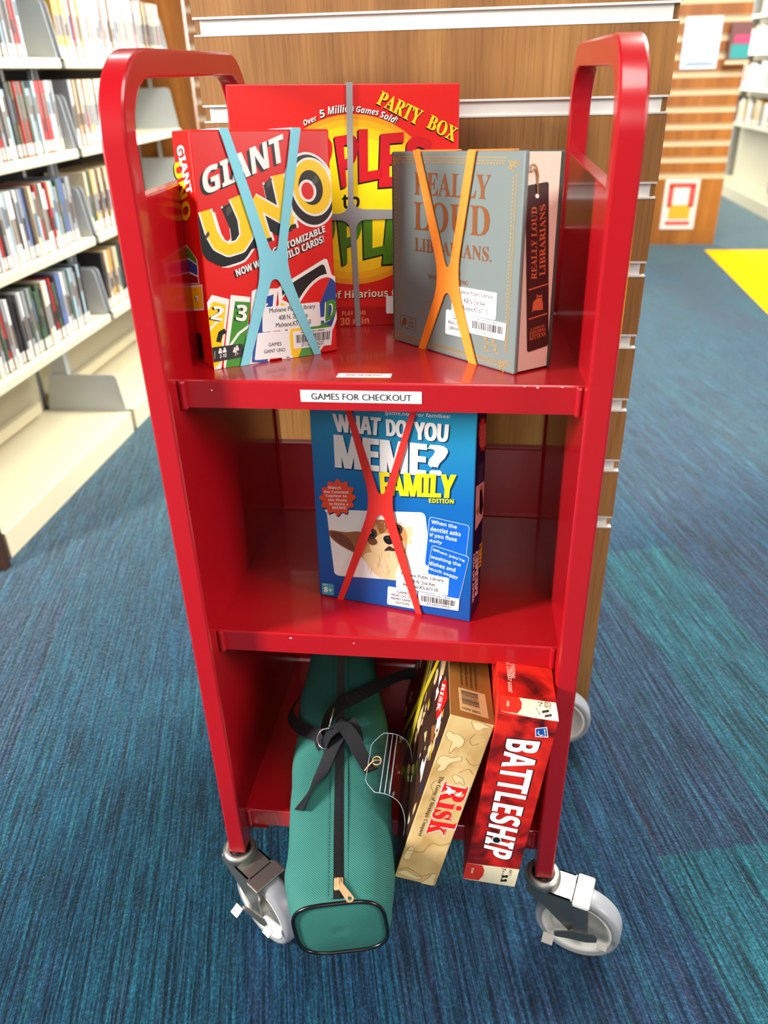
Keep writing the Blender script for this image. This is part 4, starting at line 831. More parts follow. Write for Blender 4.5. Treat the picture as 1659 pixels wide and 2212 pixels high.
('p','f',[1982,2042,1993,2042,1991,2034,1986,2034],2,'gold'),
('p','f',[1993,2042,2003,2039,1996,2033,1991,2034],2,'gold'),
('p','f',[2003,2039,2010,2034,1999,2030,1996,2033],2,'gold'),
('p','f',[2010,2034,2013,2027,2001,2027,1999,2030],2,'gold'),
('p','f',[2081,2038,2079,2033,2071,2035,2072,2038],2,'gold'),
('p','f',[2079,2033,2075,2029,2069,2033,2071,2035],2,'gold'),
('p','f',[2075,2029,2068,2027,2065,2032,2069,2033],2,'gold'),
('p','f',[2068,2027,2060,2027,2061,2032,2065,2032],2,'gold'),
('p','f',[2060,2027,2053,2029,2058,2033,2061,2032],2,'gold'),
('p','f',[2053,2029,2048,2033,2055,2035,2058,2033],2,'gold'),
('p','f',[2048,2033,2045,2038,2054,2038,2055,2035],2,'gold'),
('p','f',[2045,2038,2047,2043,2055,2040,2054,2038],2,'gold'),
('p','f',[2047,2043,2051,2047,2057,2042,2055,2040],2,'gold'),
('p','f',[2051,2047,2058,2049,2061,2043,2057,2042],2,'gold'),
('p','f',[2058,2049,2066,2049,2065,2043,2061,2043],2,'gold'),
('p','f',[2066,2049,2073,2047,2068,2042,2065,2043],2,'gold'),
('p','f',[2073,2047,2078,2043,2071,2040,2068,2042],2,'gold'),
('p','f',[2078,2043,2081,2038,2072,2038,2071,2040],2,'gold'),
('p','f',[1999,2083,1997,2077,1987,2080,1988,2083],2,'gold'),
('p','f',[1997,2077,1991,2072,1984,2077,1987,2080],2,'gold'),
('p','f',[1991,2072,1983,2069,1980,2076,1984,2077],2,'gold'),
('p','f',[1983,2069,1973,2069,1975,2076,1980,2076],2,'gold'),
('p','f',[1973,2069,1964,2072,1970,2077,1975,2076],2,'gold'),
('p','f',[1964,2072,1958,2077,1967,2080,1970,2077],2,'gold'),
('p','f',[1958,2077,1955,2083,1966,2083,1967,2080],2,'gold'),
('p','f',[1955,2083,1957,2089,1967,2086,1966,2083],2,'gold'),
('p','f',[1957,2089,1962,2094,1970,2088,1967,2086],2,'gold'),
('p','f',[1962,2094,1971,2096,1974,2090,1970,2088],2,'gold'),
('p','f',[1971,2096,1981,2096,1979,2090,1974,2090],2,'gold'),
('p','f',[1981,2096,1990,2094,1983,2088,1979,2090],2,'gold'),
('p','f',[1990,2094,1996,2089,1986,2086,1983,2088],2,'gold'),
('p','f',[1996,2089,1999,2083,1988,2083,1986,2086],2,'gold'),
('p','f',[2042,1999,2041,1995,2034,1997,2035,1999],2,'gold'),
('p','f',[2041,1995,2037,1991,2032,1995,2034,1997],2,'gold'),
('p','f',[2037,1991,2031,1989,2029,1994,2032,1995],2,'gold'),
('p','f',[2031,1989,2024,1989,2025,1994,2029,1994],2,'gold'),
('p','f',[2024,1989,2017,1991,2022,1995,2025,1994],2,'gold'),
('p','f',[2017,1991,2013,1995,2020,1997,2022,1995],2,'gold'),
('p','f',[2013,1995,2011,1999,2019,1999,2020,1997],2,'gold'),
('p','f',[2011,1999,2012,2004,2019,2001,2019,1999],2,'gold'),
('p','f',[2012,2004,2016,2007,2021,2003,2019,2001],2,'gold'),
('p','f',[2016,2007,2022,2009,2025,2004,2021,2003],2,'gold'),
('p','f',[2022,2009,2029,2009,2028,2004,2025,2004],2,'gold'),
('p','f',[2029,2009,2036,2007,2031,2003,2028,2004],2,'gold'),
('p','f',[2036,2007,2041,2004,2034,2002,2031,2003],2,'gold'),
('p','f',[2041,2004,2042,1999,2035,1999,2034,2002],2,'gold'),
('p','f',[2127,2058,2126,2054,2119,2056,2120,2058],2,'gold'),
('p','f',[2126,2054,2122,2051,2117,2054,2119,2056],2,'gold'),
('p','f',[2122,2051,2116,2049,2114,2053,2117,2054],2,'gold'),
('p','f',[2116,2049,2109,2048,2111,2053,2114,2053],2,'gold'),
('p','f',[2109,2048,2103,2050,2107,2054,2111,2053],2,'gold'),
('p','f',[2103,2050,2098,2054,2105,2056,2107,2054],2,'gold'),
('p','f',[2098,2054,2096,2058,2104,2058,2105,2056],2,'gold'),
('p','f',[2096,2058,2098,2063,2105,2060,2104,2058],2,'gold'),
('p','f',[2098,2063,2102,2066,2107,2062,2105,2060],2,'gold'),
('p','f',[2102,2066,2108,2068,2110,2063,2107,2062],2,'gold'),
('p','f',[2108,2068,2115,2068,2113,2063,2110,2063],2,'gold'),
('p','f',[2115,2068,2121,2066,2117,2062,2113,2063],2,'gold'),
('p','f',[2121,2066,2126,2063,2119,2061,2117,2062],2,'gold'),
('p','f',[2126,2063,2127,2058,2120,2058,2119,2061],2,'gold'),
('p','f',[138,95,133,81,110,84,112,91],2,'gold'),
('p','f',[133,81,118,68,102,77,110,84],2,'gold'),
('p','f',[118,68,98,59,92,72,102,77],2,'gold'),
('p','f',[98,59,75,55,81,71,92,72],2,'gold'),
('p','f',[75,55,54,57,70,72,81,71],2,'gold'),
('p','f',[54,57,40,65,63,76,70,72],2,'gold'),
('p','f',[40,65,35,78,61,82,63,76],2,'gold'),
('p','f',[35,78,40,92,63,89,61,82],2,'gold'),
('p','f',[40,92,55,105,71,96,63,89],2,'gold'),
('p','f',[55,105,76,114,81,100,71,96],2,'gold'),
('p','f',[76,114,98,118,93,102,81,100],2,'gold'),
('p','f',[98,118,119,115,103,101,93,102],2,'gold'),
('p','f',[119,115,133,107,110,97,103,101],2,'gold'),
('p','f',[133,107,138,95,112,91,110,97],2,'gold'),
('p','f',[207,131,203,121,187,123,189,128],2,'gold'),
('p','f',[203,121,193,112,182,119,187,123],2,'gold'),
('p','f',[193,112,179,106,175,116,182,119],2,'gold'),
('p','f',[179,106,163,103,167,114,175,116],2,'gold'),
('p','f',[163,103,149,105,160,115,167,114],2,'gold'),
('p','f',[149,105,139,111,155,118,160,115],2,'gold'),
('p','f',[139,111,135,119,153,122,155,118],2,'gold'),
('p','f',[135,119,139,129,155,127,153,122],2,'gold'),
('p','f',[139,129,149,138,160,132,155,127],2,'gold'),
('p','f',[149,138,163,145,167,135,160,132],2,'gold'),
('p','f',[163,145,179,147,175,136,167,135],2,'gold'),
('p','f',[179,147,194,146,182,136,175,136],2,'gold'),
('p','f',[194,146,204,140,187,133,182,136],2,'gold'),
('p','f',[204,140,207,131,189,128,187,133],2,'gold'),
('p','f',[80,39,76,29,60,30,62,35],2,'gold'),
('p','f',[76,29,66,19,55,26,60,30],2,'gold'),
('p','f',[66,19,51,13,47,22,55,26],2,'gold'),
('p','f',[51,13,35,10,39,21,47,22],2,'gold'),
('p','f',[35,10,20,11,32,22,39,21],2,'gold'),
('p','f',[20,11,10,17,27,25,32,22],2,'gold'),
('p','f',[10,17,6,26,25,29,27,25],2,'gold'),
('p','f',[6,26,10,36,27,34,25,29],2,'gold'),
('p','f',[10,36,21,45,32,39,27,34],2,'gold'),
('p','f',[21,45,35,52,39,42,32,39],2,'gold'),
('p','f',[35,52,52,55,47,44,39,42],2,'gold'),
('p','f',[52,55,66,53,55,43,47,44],2,'gold'),
('p','f',[66,53,76,47,60,40,55,43],2,'gold'),
('p','f',[76,47,80,39,62,35,60,40],2,'gold'),
('p','f',[186,71,183,63,171,65,172,69],2,'gold'),
('p','f',[183,63,175,57,167,61,171,65],2,'gold'),
('p','f',[175,57,164,52,162,59,167,61],2,'gold'),
('p','f',[164,52,152,50,156,58,162,59],2,'gold'),
('p','f',[152,50,142,51,150,59,156,58],2,'gold'),
('p','f',[142,51,134,55,146,61,150,59],2,'gold'),
('p','f',[134,55,132,62,145,64,146,61],2,'gold'),
('p','f',[132,62,134,69,146,68,145,64],2,'gold'),
('p','f',[134,69,142,76,150,71,146,68],2,'gold'),
('p','f',[142,76,153,81,156,74,150,71],2,'gold'),
('p','f',[153,81,165,83,162,75,156,74],2,'gold'),
('p','f',[165,83,176,82,167,74,162,75],2,'gold'),
('p','f',[176,82,183,77,171,72,167,74],2,'gold'),
('p','f',[183,77,186,71,172,69,171,72],2,'gold'),
('p','f',[66,115,62,106,47,108,49,112],2,'gold'),
('p','f',[62,106,53,98,43,104,47,108],2,'gold'),
('p','f',[53,98,39,92,36,101,43,104],2,'gold'),
('p','f',[39,92,24,89,28,99,36,101],2,'gold'),
('p','f',[24,89,11,91,22,100,28,99],2,'gold'),
('p','f',[11,91,2,96,17,103,22,100],2,'gold'),
('p','f',[2,96,0,101,0,104,15,107,17,103],2,'gold'),
('p','f',[0,107,2,113,17,111,15,107,0,104],2,'gold'),
('p','f',[2,113,12,122,22,116,17,111],2,'gold'),
('p','f',[12,122,25,128,29,119,22,116],2,'gold'),
('p','f',[25,128,40,130,36,120,29,119],2,'gold'),
('p','f',[40,130,53,129,43,119,36,120],2,'gold'),
('p','f',[53,129,63,123,47,116,43,119],2,'gold'),
('p','f',[63,123,66,115,49,112,47,116],2,'gold'),
('p','f',[122,6,119,0,108,1,110,4],2,'gold'),
('p','f',[119,0,119,0,107,0,108,1],2,'gold'),
('p','f',[85,0,85,0,85,0],2,'gold'),
('p','f',[74,0,76,4,87,3,85,0,85,0],2,'gold'),
('p','f',[76,4,83,11,90,6,87,3],2,'gold'),
('p','f',[83,11,92,15,95,9,90,6],2,'gold'),
('p','f',[92,15,103,17,100,10,95,9],2,'gold'),
('p','f',[103,17,113,16,105,9,100,10],2,'gold'),
('p','f',[113,16,119,12,109,7,105,9],2,'gold'),
('p','f',[119,12,122,6,110,4,109,7],2,'gold'),
('p','f',[260,112,258,105,247,107,248,110],2,'gold'),
('p','f',[258,105,251,99,244,104,247,107],2,'gold'),
('p','f',[251,99,242,95,239,101,244,104],2,'gold'),
('p','f',[242,95,231,93,234,100,239,101],2,'gold'),
('p','f',[231,93,221,94,229,101,234,100],2,'gold'),
('p','f',[221,94,215,98,226,103,229,101],2,'gold'),
('p','f',[215,98,213,104,225,106,226,103],2,'gold'),
('p','f',[213,104,215,110,226,109,225,106],2,'gold'),
('p','f',[215,110,222,116,229,112,226,109],2,'gold'),
('p','f',[222,116,231,121,234,114,229,112],2,'gold'),
('p','f',[231,121,242,123,239,115,234,114],2,'gold'),
('p','f',[242,123,251,121,244,115,239,115],2,'gold'),
('p','f',[251,121,258,118,247,113,244,115],2,'gold'),
('p','f',[258,118,260,112,248,110,247,113],2,'gold'),
('p','f',[2048,93,2045,81,2028,83,2030,89],2,'gold'),
('p','f',[2045,81,2036,70,2024,78,2028,83],2,'gold'),
('p','f',[2036,70,2021,62,2016,74,2024,78],2,'gold'),
('p','f',[2021,62,2005,58,2008,72,2016,74],2,'gold'),
('p','f',[2005,58,1989,61,2000,73,2008,72],2,'gold'),
('p','f',[1989,61,1978,68,1995,77,2000,73],2,'gold'),
('p','f',[1978,68,1974,78,1993,82,1995,77],2,'gold'),
('p','f',[1974,78,1977,90,1994,88,1993,82],2,'gold'),
('p','f',[1977,90,1987,101,1999,94,1994,88],2,'gold'),
('p','f',[1987,101,2001,109,2006,98,1999,94],2,'gold'),
('p','f',[2001,109,2018,113,2015,99,2006,98],2,'gold'),
('p','f',[2018,113,2033,111,2022,98,2015,99],2,'gold'),
('p','f',[2033,111,2044,104,2028,95,2022,98],2,'gold'),
('p','f',[2044,104,2048,93,2030,89,2028,95],2,'gold'),
('p','f',[2096,124,2095,116,2083,117,2084,122],2,'gold'),
('p','f',[2095,116,2088,108,2079,113,2083,117],2,'gold'),
('p','f',[2088,108,2078,102,2074,111,2079,113],2,'gold'),
('p','f',[2078,102,2066,100,2068,110,2074,111],2,'gold'),
('p','f',[2066,100,2055,102,2063,110,2068,110],2,'gold'),
('p','f',[2055,102,2048,107,2059,113,2063,110],2,'gold'),
('p','f',[2048,107,2045,114,2058,117,2059,113],2,'gold'),
('p','f',[2045,114,2047,122,2059,121,2058,117],2,'gold'),
('p','f',[2047,122,2053,130,2062,125,2059,121],2,'gold'),
('p','f',[2053,130,2064,136,2067,127,2062,125],2,'gold'),
('p','f',[2064,136,2075,138,2073,129,2067,127],2,'gold'),
('p','f',[2075,138,2086,136,2078,128,2073,129],2,'gold'),
('p','f',[2086,136,2093,132,2082,125,2078,128],2,'gold'),
('p','f',[2093,132,2096,124,2084,122,2082,125],2,'gold'),
('p','f',[2010,45,2008,36,1995,38,1997,42],2,'gold'),
('p','f',[2008,36,2001,28,1992,34,1995,38],2,'gold'),
('p','f',[2001,28,1990,22,1987,31,1992,34],2,'gold'),
('p','f',[1990,22,1979,20,1981,30,1987,31],2,'gold'),
('p','f',[1979,20,1968,22,1976,30,1981,30],2,'gold'),
('p','f',[1968,22,1960,26,1972,33,1976,30],2,'gold'),
('p','f',[1960,26,1957,34,1970,37,1972,33],2,'gold'),
('p','f',[1957,34,1959,43,1971,41,1970,37],2,'gold'),
('p','f',[1959,43,1966,51,1975,45,1971,41],2,'gold'),
('p','f',[1966,51,1976,56,1980,48,1975,45],2,'gold'),
('p','f',[1976,56,1988,59,1986,49,1980,48],2,'gold'),
('p','f',[1988,59,1999,57,1991,48,1986,49],2,'gold'),
('p','f',[1999,57,2007,52,1995,46,1991,48],2,'gold'),
('p','f',[2007,52,2010,45,1997,42,1995,46],2,'gold'),
('p','f',[2085,72,2083,66,2074,67,2075,70],2,'gold'),
('p','f',[2083,66,2078,60,2072,64,2074,67],2,'gold'),
('p','f',[2078,60,2071,56,2068,62,2072,64],2,'gold'),
('p','f',[2071,56,2062,54,2064,61,2068,62],2,'gold'),
('p','f',[2062,54,2054,55,2060,62,2064,61],2,'gold'),
('p','f',[2054,55,2048,59,2057,64,2060,62],2,'gold'),
('p','f',[2048,59,2046,65,2056,66,2057,64],2,'gold'),
('p','f',[2046,65,2047,71,2056,70,2056,66],2,'gold'),
('p','f',[2047,71,2053,77,2059,73,2056,70],2,'gold'),
('p','f',[2053,77,2060,81,2063,75,2059,73],2,'gold'),
('p','f',[2060,81,2069,83,2067,76,2063,75],2,'gold'),
('p','f',[2069,83,2077,82,2071,75,2067,76],2,'gold'),
('p','f',[2077,82,2083,78,2074,73,2071,75],2,'gold'),
('p','f',[2083,78,2085,72,2075,70,2074,73],2,'gold'),
('p','f',[1994,110,1992,102,1981,104,1982,108],2,'gold'),
('p','f',[1992,102,1986,95,1978,100,1981,104],2,'gold'),
('p','f',[1986,95,1976,90,1973,98,1978,100],2,'gold'),
('p','f',[1976,90,1966,88,1968,97,1973,98],2,'gold'),
('p','f',[1966,88,1956,89,1963,97,1968,97],2,'gold'),
('p','f',[1956,89,1949,94,1959,100,1963,97],2,'gold'),
('p','f',[1949,94,1946,101,1958,103,1959,100],2,'gold'),
('p','f',[1946,101,1948,109,1959,107,1958,103],2,'gold'),
('p','f',[1948,109,1954,116,1962,111,1959,107],2,'gold'),
('p','f',[1954,116,1963,121,1967,113,1962,111],2,'gold'),
('p','f',[1963,121,1974,123,1972,114,1967,113],2,'gold'),
('p','f',[1974,123,1984,122,1977,114,1972,114],2,'gold'),
('p','f',[1984,122,1991,117,1981,111,1977,114],2,'gold'),
('p','f',[1991,117,1994,110,1982,108,1981,111],2,'gold'),
('p','f',[2043,17,2041,11,2033,12,2034,15],2,'gold'),
('p','f',[2041,11,2037,6,2031,10,2033,12],2,'gold'),
('p','f',[2037,6,2030,2,2028,8,2031,10],2,'gold'),
('p','f',[2030,2,2022,1,2024,7,2028,8],2,'gold'),
('p','f',[2022,1,2015,2,2020,7,2024,7],2,'gold'),
('p','f',[2015,2,2010,5,2017,9,2020,7],2,'gold'),
('p','f',[2010,5,2008,10,2016,12,2017,9],2,'gold'),
('p','f',[2008,10,2009,16,2017,15,2016,12],2,'gold'),
('p','f',[2009,16,2014,21,2019,17,2017,15],2,'gold'),
('p','f',[2014,21,2020,25,2023,19,2019,17],2,'gold'),
('p','f',[2020,25,2028,26,2027,20,2023,19],2,'gold'),
('p','f',[2028,26,2035,25,2030,19,2027,20],2,'gold'),
('p','f',[2035,25,2041,22,2033,18,2030,19],2,'gold'),
('p','f',[2041,22,2043,17,2034,15,2033,18],2,'gold'),
('p','f',[2137,107,2136,102,2128,103,2128,106],2,'gold'),
('p','f',[2136,102,2131,97,2125,100,2128,103],2,'gold'),
('p','f',[2131,97,2124,93,2122,98,2125,100],2,'gold'),
('p','f',[2124,93,2117,91,2118,98,2122,98],2,'gold'),
('p','f',[2117,91,2110,92,2115,98,2118,98],2,'gold'),
('p','f',[2110,92,2105,96,2112,100,2115,98],2,'gold'),
('p','f',[2105,96,2103,101,2111,102,2112,100],2,'gold'),
('p','f',[2103,101,2104,106,2112,105,2111,102],2,'gold'),
('p','f',[2104,106,2108,111,2114,108,2112,105],2,'gold'),
('p','f',[2108,111,2115,115,2117,110,2114,108],2,'gold'),
('p','f',[2115,115,2123,117,2121,110,2117,110],2,'gold'),
('p','f',[2123,117,2130,116,2125,110,2121,110],2,'gold'),
('p','f',[2130,116,2135,112,2127,108,2125,110],2,'gold'),
('p','f',[2135,112,2137,107,2128,106,2127,108],2,'gold'),
('t','f','REALLY','s',[446,1970,1715,1963,1702,1727,446,1732],3,'copper'),
('t','f','LOUD','s',[441,1660,1719,1668,1724,1359,441,1348],3,'copper'),
('t','f','LIBRARIANS.','s',[455,1271,1769,1264,1768,1116,461,1119],3,'copper'),
('t','f','A N','s',[840,964,962,967,963,925,840,924],3,'copper'),
('t','f','SS','s',[1210,969,1283,971,1279,935,1212,934],3,'copper'),
('t','f','WORD','s',[710,885,939,891,940,836,711,834],3,'copper'),
('t','f','TING','s',[1226,884,1417,886,1412,837,1227,836],3,'copper'),
('t','f','BOA','s',[843,781,967,781,968,737,844,741],3,'copper'),
('p','f',[172,333,173,338,164,337,163,332],3.0,'copper'),
('p','f',[172,337,175,341,167,342,164,338],3.0,'copper'),
('p','f',[174,340,178,342,173,346,169,343],3.0,'copper'),
('p','f',[176,341,183,343,181,348,175,346],3.0,'copper'),
('p','f',[181,343,190,343,191,349,183,348],3.0,'copper'),
('p','f',[189,343,456,339,459,344,192,349],3.0,'copper'),
('p','f',[456,339,464,338,467,343,459,344],3.0,'copper'),
('p','f',[463,338,469,336,474,341,468,343],3.0,'copper'),
('p','f',[468,337,473,334,479,338,475,341],3.0,'copper'),
('p','f',[472,335,475,331,483,334,480,338],3.0,'copper'),
('p','f',[474,331,475,326,484,328,483,333],3.0,'copper'),
('p','f',[475,327,476,203,484,205,484,328],3.0,'copper'),
('p','f',[476,203,475,199,483,199,484,204],3.0,'copper'),
('p','f',[475,199,473,196,480,195,483,198],3.0,'copper'),
('p','f',[474,197,470,194,475,191,479,193],3.0,'copper'),
('p','f',[472,195,466,194,467,189,473,190],3.0,'copper'),
('p','f',[467,194,459,194,457,188,465,188],3.0,'copper'),
('p','f',[460,194,190,204,187,199,457,188],3.0,'copper'),
('p','f',[190,204,182,205,179,200,187,199],3.0,'copper'),
('p','f',[183,205,177,207,171,202,178,200],3.0,'copper'),
('p','f',[178,206,173,209,166,205,171,202],3.0,'copper'),
('p','f',[174,209,171,213,163,210,166,206],3.0,'copper'),
('p','f',[172,212,171,217,162,216,163,210],3.0,'copper'),
('p','f',[171,217,172,333,163,332,162,216],3.0,'copper'),
('p','f',[196,248,203,272,236,297,234,320,247,314,269,318,284,327,284,300,291,278,291,243,209,226,196,216,185,216,196,227],3,'copper'),
('p','f',[257,306,256,303,252,300,247,300,243,301,242,303,243,306,247,308,252,309,256,308],4,'dk'),
('p','f',[279,309,277,306,273,303,268,303,264,304,263,306,264,309,268,312,273,312,277,311],4,'dk'),
('t','f','A GAME BY','s',[334,326,434,327,434,314,334,312],3,'copper'),
('t','f','EXPLODING','s',[319,286,451,285,451,261,319,261],3,'copper'),
('t','f','KITTENS','s',[319,244,451,242,451,217,319,220],3,'copper'),
('p','f',[859,510,864,479,871,481,866,511],3.0,'gold'),
('p','f',[864,480,861,449,867,449,871,480],3.0,'gold'),
('p','f',[861,449,849,420,855,420,867,449],3.0,'gold'),
('p','f',[849,420,829,395,835,394,855,419],3.0,'gold'),
('p','f',[830,396,803,376,808,374,834,393],3.0,'gold'),
('p','f',[804,377,773,364,775,361,806,373],3.0,'gold'),
('p','f',[774,364,740,360,740,356,774,360],3.0,'gold'),
('p','f',[741,360,707,364,704,359,738,356],3.0,'gold'),
('p','f',[707,363,675,375,671,371,703,360],3.0,'gold'),
('p','f',[676,375,647,394,642,391,670,372],3.0,'gold'),
('p','f',[648,394,626,419,620,416,642,391],3.0,'gold'),
('p','f',[626,419,612,448,606,446,620,417],3.0,'gold'),
('p','f',[612,448,607,480,600,478,605,447],3.0,'gold'),
('p','f',[607,479,611,511,604,510,600,479],3.0,'gold'),
('p','f',[611,510,624,540,617,540,605,511],3.0,'gold'),
('p','f',[624,539,644,564,639,566,618,541],3.0,'gold'),
('p','f',[644,564,671,583,666,585,639,566],3.0,'gold'),
('p','f',[670,582,702,594,699,598,667,586],3.0,'gold'),
('p','f',[700,594,734,598,734,602,700,598],3.0,'gold'),
('p','f',[733,598,767,594,770,598,736,602],3.0,'gold'),
('p','f',[766,594,798,582,802,585,770,597],3.0,'gold'),
('p','f',[797,582,825,563,830,566,803,585],3.0,'gold'),
('p','f',[824,563,846,538,852,541,830,566],3.0,'gold'),
('p','f',[845,539,859,510,865,512,852,541],3.0,'gold'),
('p','f',[796,527,798,512,805,513,803,528],3.0,'gold'),
('p','f',[798,512,794,497,800,497,805,512],3.0,'gold'),
('p','f',[794,498,785,484,791,483,800,497],3.0,'gold'),
('p','f',[785,485,771,474,776,472,790,483],3.0,'gold'),
('p','f',[772,475,755,468,758,465,775,472],3.0,'gold'),
('p','f',[757,469,738,466,738,462,756,464],3.0,'gold'),
('p','f',[739,466,721,469,718,465,737,462],3.0,'gold'),
('p','f',[722,469,706,476,701,472,717,465],3.0,'gold'),
('p','f',[706,475,694,486,688,483,701,472],3.0,'gold'),
('p','f',[694,486,687,500,680,498,688,484],3.0,'gold'),
('p','f',[687,499,685,514,679,513,680,498],3.0,'gold'),
('p','f',[685,514,690,529,683,529,679,514],3.0,'gold'),
('p','f',[689,528,699,542,693,543,683,529],3.0,'gold'),
('p','f',[698,541,712,552,708,554,694,544],3.0,'gold'),
('p','f',[711,551,729,558,726,561,709,555],3.0,'gold'),
('p','f',[727,558,746,560,746,564,727,562],3.0,'gold'),
('p','f',[744,560,763,557,765,561,747,564],3.0,'gold'),
('p','f',[762,557,778,550,782,554,766,561],3.0,'gold'),
('p','f',[777,551,789,540,795,542,783,553],3.0,'gold'),
('p','f',[789,540,796,526,803,528,795,542],3.0,'gold'),
('p','f',[1751,314,1747,302,1735,292,1719,290,1706,295,1701,306,1705,319,1717,328,1733,331,1745,325],3,'gold'),
('p','f',[1713,270,1796,272,1798,280,1715,278],3.0,'gold'),
('p','f',[1876,308,1872,296,1860,286,1845,284,1832,289,1827,300,1831,312,1843,322,1858,324,1871,319],3,'gold'),
('p','f',[1839,264,1920,266,1922,274,1841,272],3.0,'gold'),
('p','f',[1756,222,1752,209,1740,199,1725,197,1712,202,1706,213,1710,225,1722,235,1738,238,1751,233],3,'gold'),
('p','f',[1718,176,1801,179,1803,187,1721,185],3.0,'gold'),
('p','f',[1915,223,1911,210,1900,201,1884,198,1872,203,1866,214,1870,226,1882,236,1897,238,1910,233],3,'gold'),
('p','f',[1879,178,1959,181,1961,188,1881,186],3.0,'gold'),
('p','f',[1712,254,1944,249,1945,253,1714,259],3.0,'gold'),
('p','r',[158,862,438,893,429,909,150,878],4.0,'ocop'),
('L','address_label','f',[1150,809,1881,816,1881,534,1152,519],[('Mulvane Public Library','r',[1243,787,1825,793,1826,732,1243,724]),('408 N. 2nd Ave','r',[1357,703,1714,708,1714,651,1357,645]),('Mulvane,KS 67110','r',[1327,622,1756,629,1757,566,1328,558])],None),
('L','title_label','f',[1055,533,1468,537,1464,265,1048,255],[('GAMES','r',[1181,479,1346,482,1346,444,1180,441]),('REALLY LOUD','r',[1103,418,1427,423,1426,385,1102,379]),('LIBRARIANS','r',[1119,357,1409,363,1409,324,1118,318])],None),
('L','barcode_label','f',[1469,518,2044,522,2031,343,1473,334],[('MULVANE PUBLIC LIBRARY','r',[1589,508,1933,511,1932,495,1589,492]),('37110371337712','r',[1589,387,1926,392,1924,356,1589,350])],None,[[1512,478,1523,478,1524,394,1513,394],[1529,479,1540,479,1541,394,1530,394],[1549,479,1557,479,1557,394,1550,394],[1560,479,1564,479,1564,394,1561,394],[1567,479,1571,479,1571,394,1568,394],[1577,479,1584,479,1584,395,1577,394],[1588,479,1598,479,1598,395,1588,395],[1608,479,1611,479,1611,395,1608,395],[1618,479,1628,479,1628,395,1617,395],[1638,479,1648,480,1647,395,1637,395],[1657,480,1661,480,1660,396,1656,396],[1664,480,1675,480,1674,396,1663,396],[1681,480,1685,480,1683,396,1680,396],[1691,480,1701,480,1700,396,1690,396],[1705,480,1708,480,1707,396,1703,396],[1712,480,1715,480,1713,396,1710,396],[1724,480,1735,480,1733,397,1722,396],[1741,480,1744,480,1742,397,1739,397],[1754,480,1760,481,1758,397,1751,397],[1767,481,1773,481,1771,397,1764,397],[1777,481,1780,481,1778,397,1774,397],[1789,481,1800,481,1797,397,1787,397],[1803,481,1806,481,1803,397,1800,397],[1813,481,1816,481,1813,398,1810,398],[1819,481,1826,481,1823,398,1816,398],[1835,481,1845,481,1842,398,1832,398],[1849,481,1859,481,1855,398,1845,398],[1862,481,1872,481,1868,398,1858,398],[1878,482,1888,482,1884,399,1874,398],[1892,482,1902,482,1898,399,1888,399],[1911,482,1914,482,1910,399,1906,399],[1923,482,1933,482,1928,399,1918,399],[1936,482,1943,482,1938,399,1932,399],[1949,482,1956,482,1951,399,1944,399],[1959,482,1969,482,1964,400,1954,399],[1978,482,1981,482,1976,400,1972,400],[1984,482,1991,483,1985,400,1979,400],[1997,483,2003,483,1998,400,1991,400]]),
('bookmark','r',[32,1837,32,1847,37,1855,44,1862,55,1866,70,1869,303,1891,318,1891,330,1889,339,1884,345,1876,348,1866,507,278,506,265,502,255,493,247,481,242,465,239,234,215,218,215,205,218,196,224,190,233,187,245]),
('t','r','REALLY LOUD','s',[182,970,124,1667,202,1669,264,966],6,'ocop'),
('t','r','LIBRARIANS','s',[299,991,238,1674,320,1690,386,1000],6,'ocop'),
('p','r',[184,558,456,586,449,600,177,571],6.0,'ocop'),
('p','r',[158,860,437,895,430,908,151,873],6.0,'ocop'),
('p','r',[227,695,234,738,283,769,274,814,297,797,333,793,355,805,360,753,377,707,384,640,252,648,232,636,215,641,231,657],6,'ocop'),
('p','r',[316,776,314,771,308,768,300,769,293,773,290,779,292,783,298,786,306,785,313,781],7,'dk'),
('p','r',[350,772,348,767,342,765,334,765,327,769,324,775,326,780,332,782,340,781,347,777],7,'dk'),
('t','r','A GAME BY','s',[210,468,429,481,432,454,212,441],6,'ocop'),
('t','r','EXPLODING','s',[205,432,446,447,449,412,208,394],6,'ocop'),
('t','r','KITTENS','s',[209,386,450,403,455,356,213,335],6,'ocop'),
('p','r',[221,1767,220,1758,215,1751,207,1747,197,1746,187,1748,178,1753,172,1761,169,1769,171,1778,175,1785,183,1789,193,1790,203,1788,212,1783,218,1776],6,'w'),
('string','r',[193,1788,181,1859,188,1949,144,2039,95,2053,71,2003,101,1990,147,2014,178,1924,178,1847,193,1788]),
],
'meme':[
('t','f','WHAT','X',[322,2623,964,2633,941,2404,354,2392],3,'dteal'),
('t','f','WHAT','X',[315,2630,957,2639,934,2410,347,2399],3,'dteal'),
('t','f','WHAT','X',[308,2636,950,2646,927,2416,340,2405],4,'w'),
('t','f','DO','X',[1020,2625,1294,2629,1286,2410,1028,2407],3,'dteal'),
('t','f','DO','X',[1013,2631,1288,2635,1279,2416,1021,2413],3,'dteal'),
('t','f','DO','X',[1006,2637,1281,2641,1272,2422,1014,2419],4,'w'),
('t','f','YOU','X',[1371,2629,1809,2635,1794,2411,1382,2400],3,'dteal'),
('t','f','YOU','X',[1364,2635,1802,2642,1787,2417,1375,2406],3,'dteal'),
('t','f','YOU','X',[1357,2641,1795,2648,1780,2423,1368,2412],4,'w'),
('t','f','MEME','X',[331,2350,1545,2356,1536,1942,333,1911],3,'dteal'),
('t','f','MEME','X',[322,2358,1537,2364,1528,1951,324,1920],3,'dteal'),
('t','f','MEME','X',[314,2367,1528,2372,1519,1959,315,1929],4,'w'),
('t','f','?','X',[1543,2354,1811,2370,1789,1976,1570,1958],3,'dteal'),
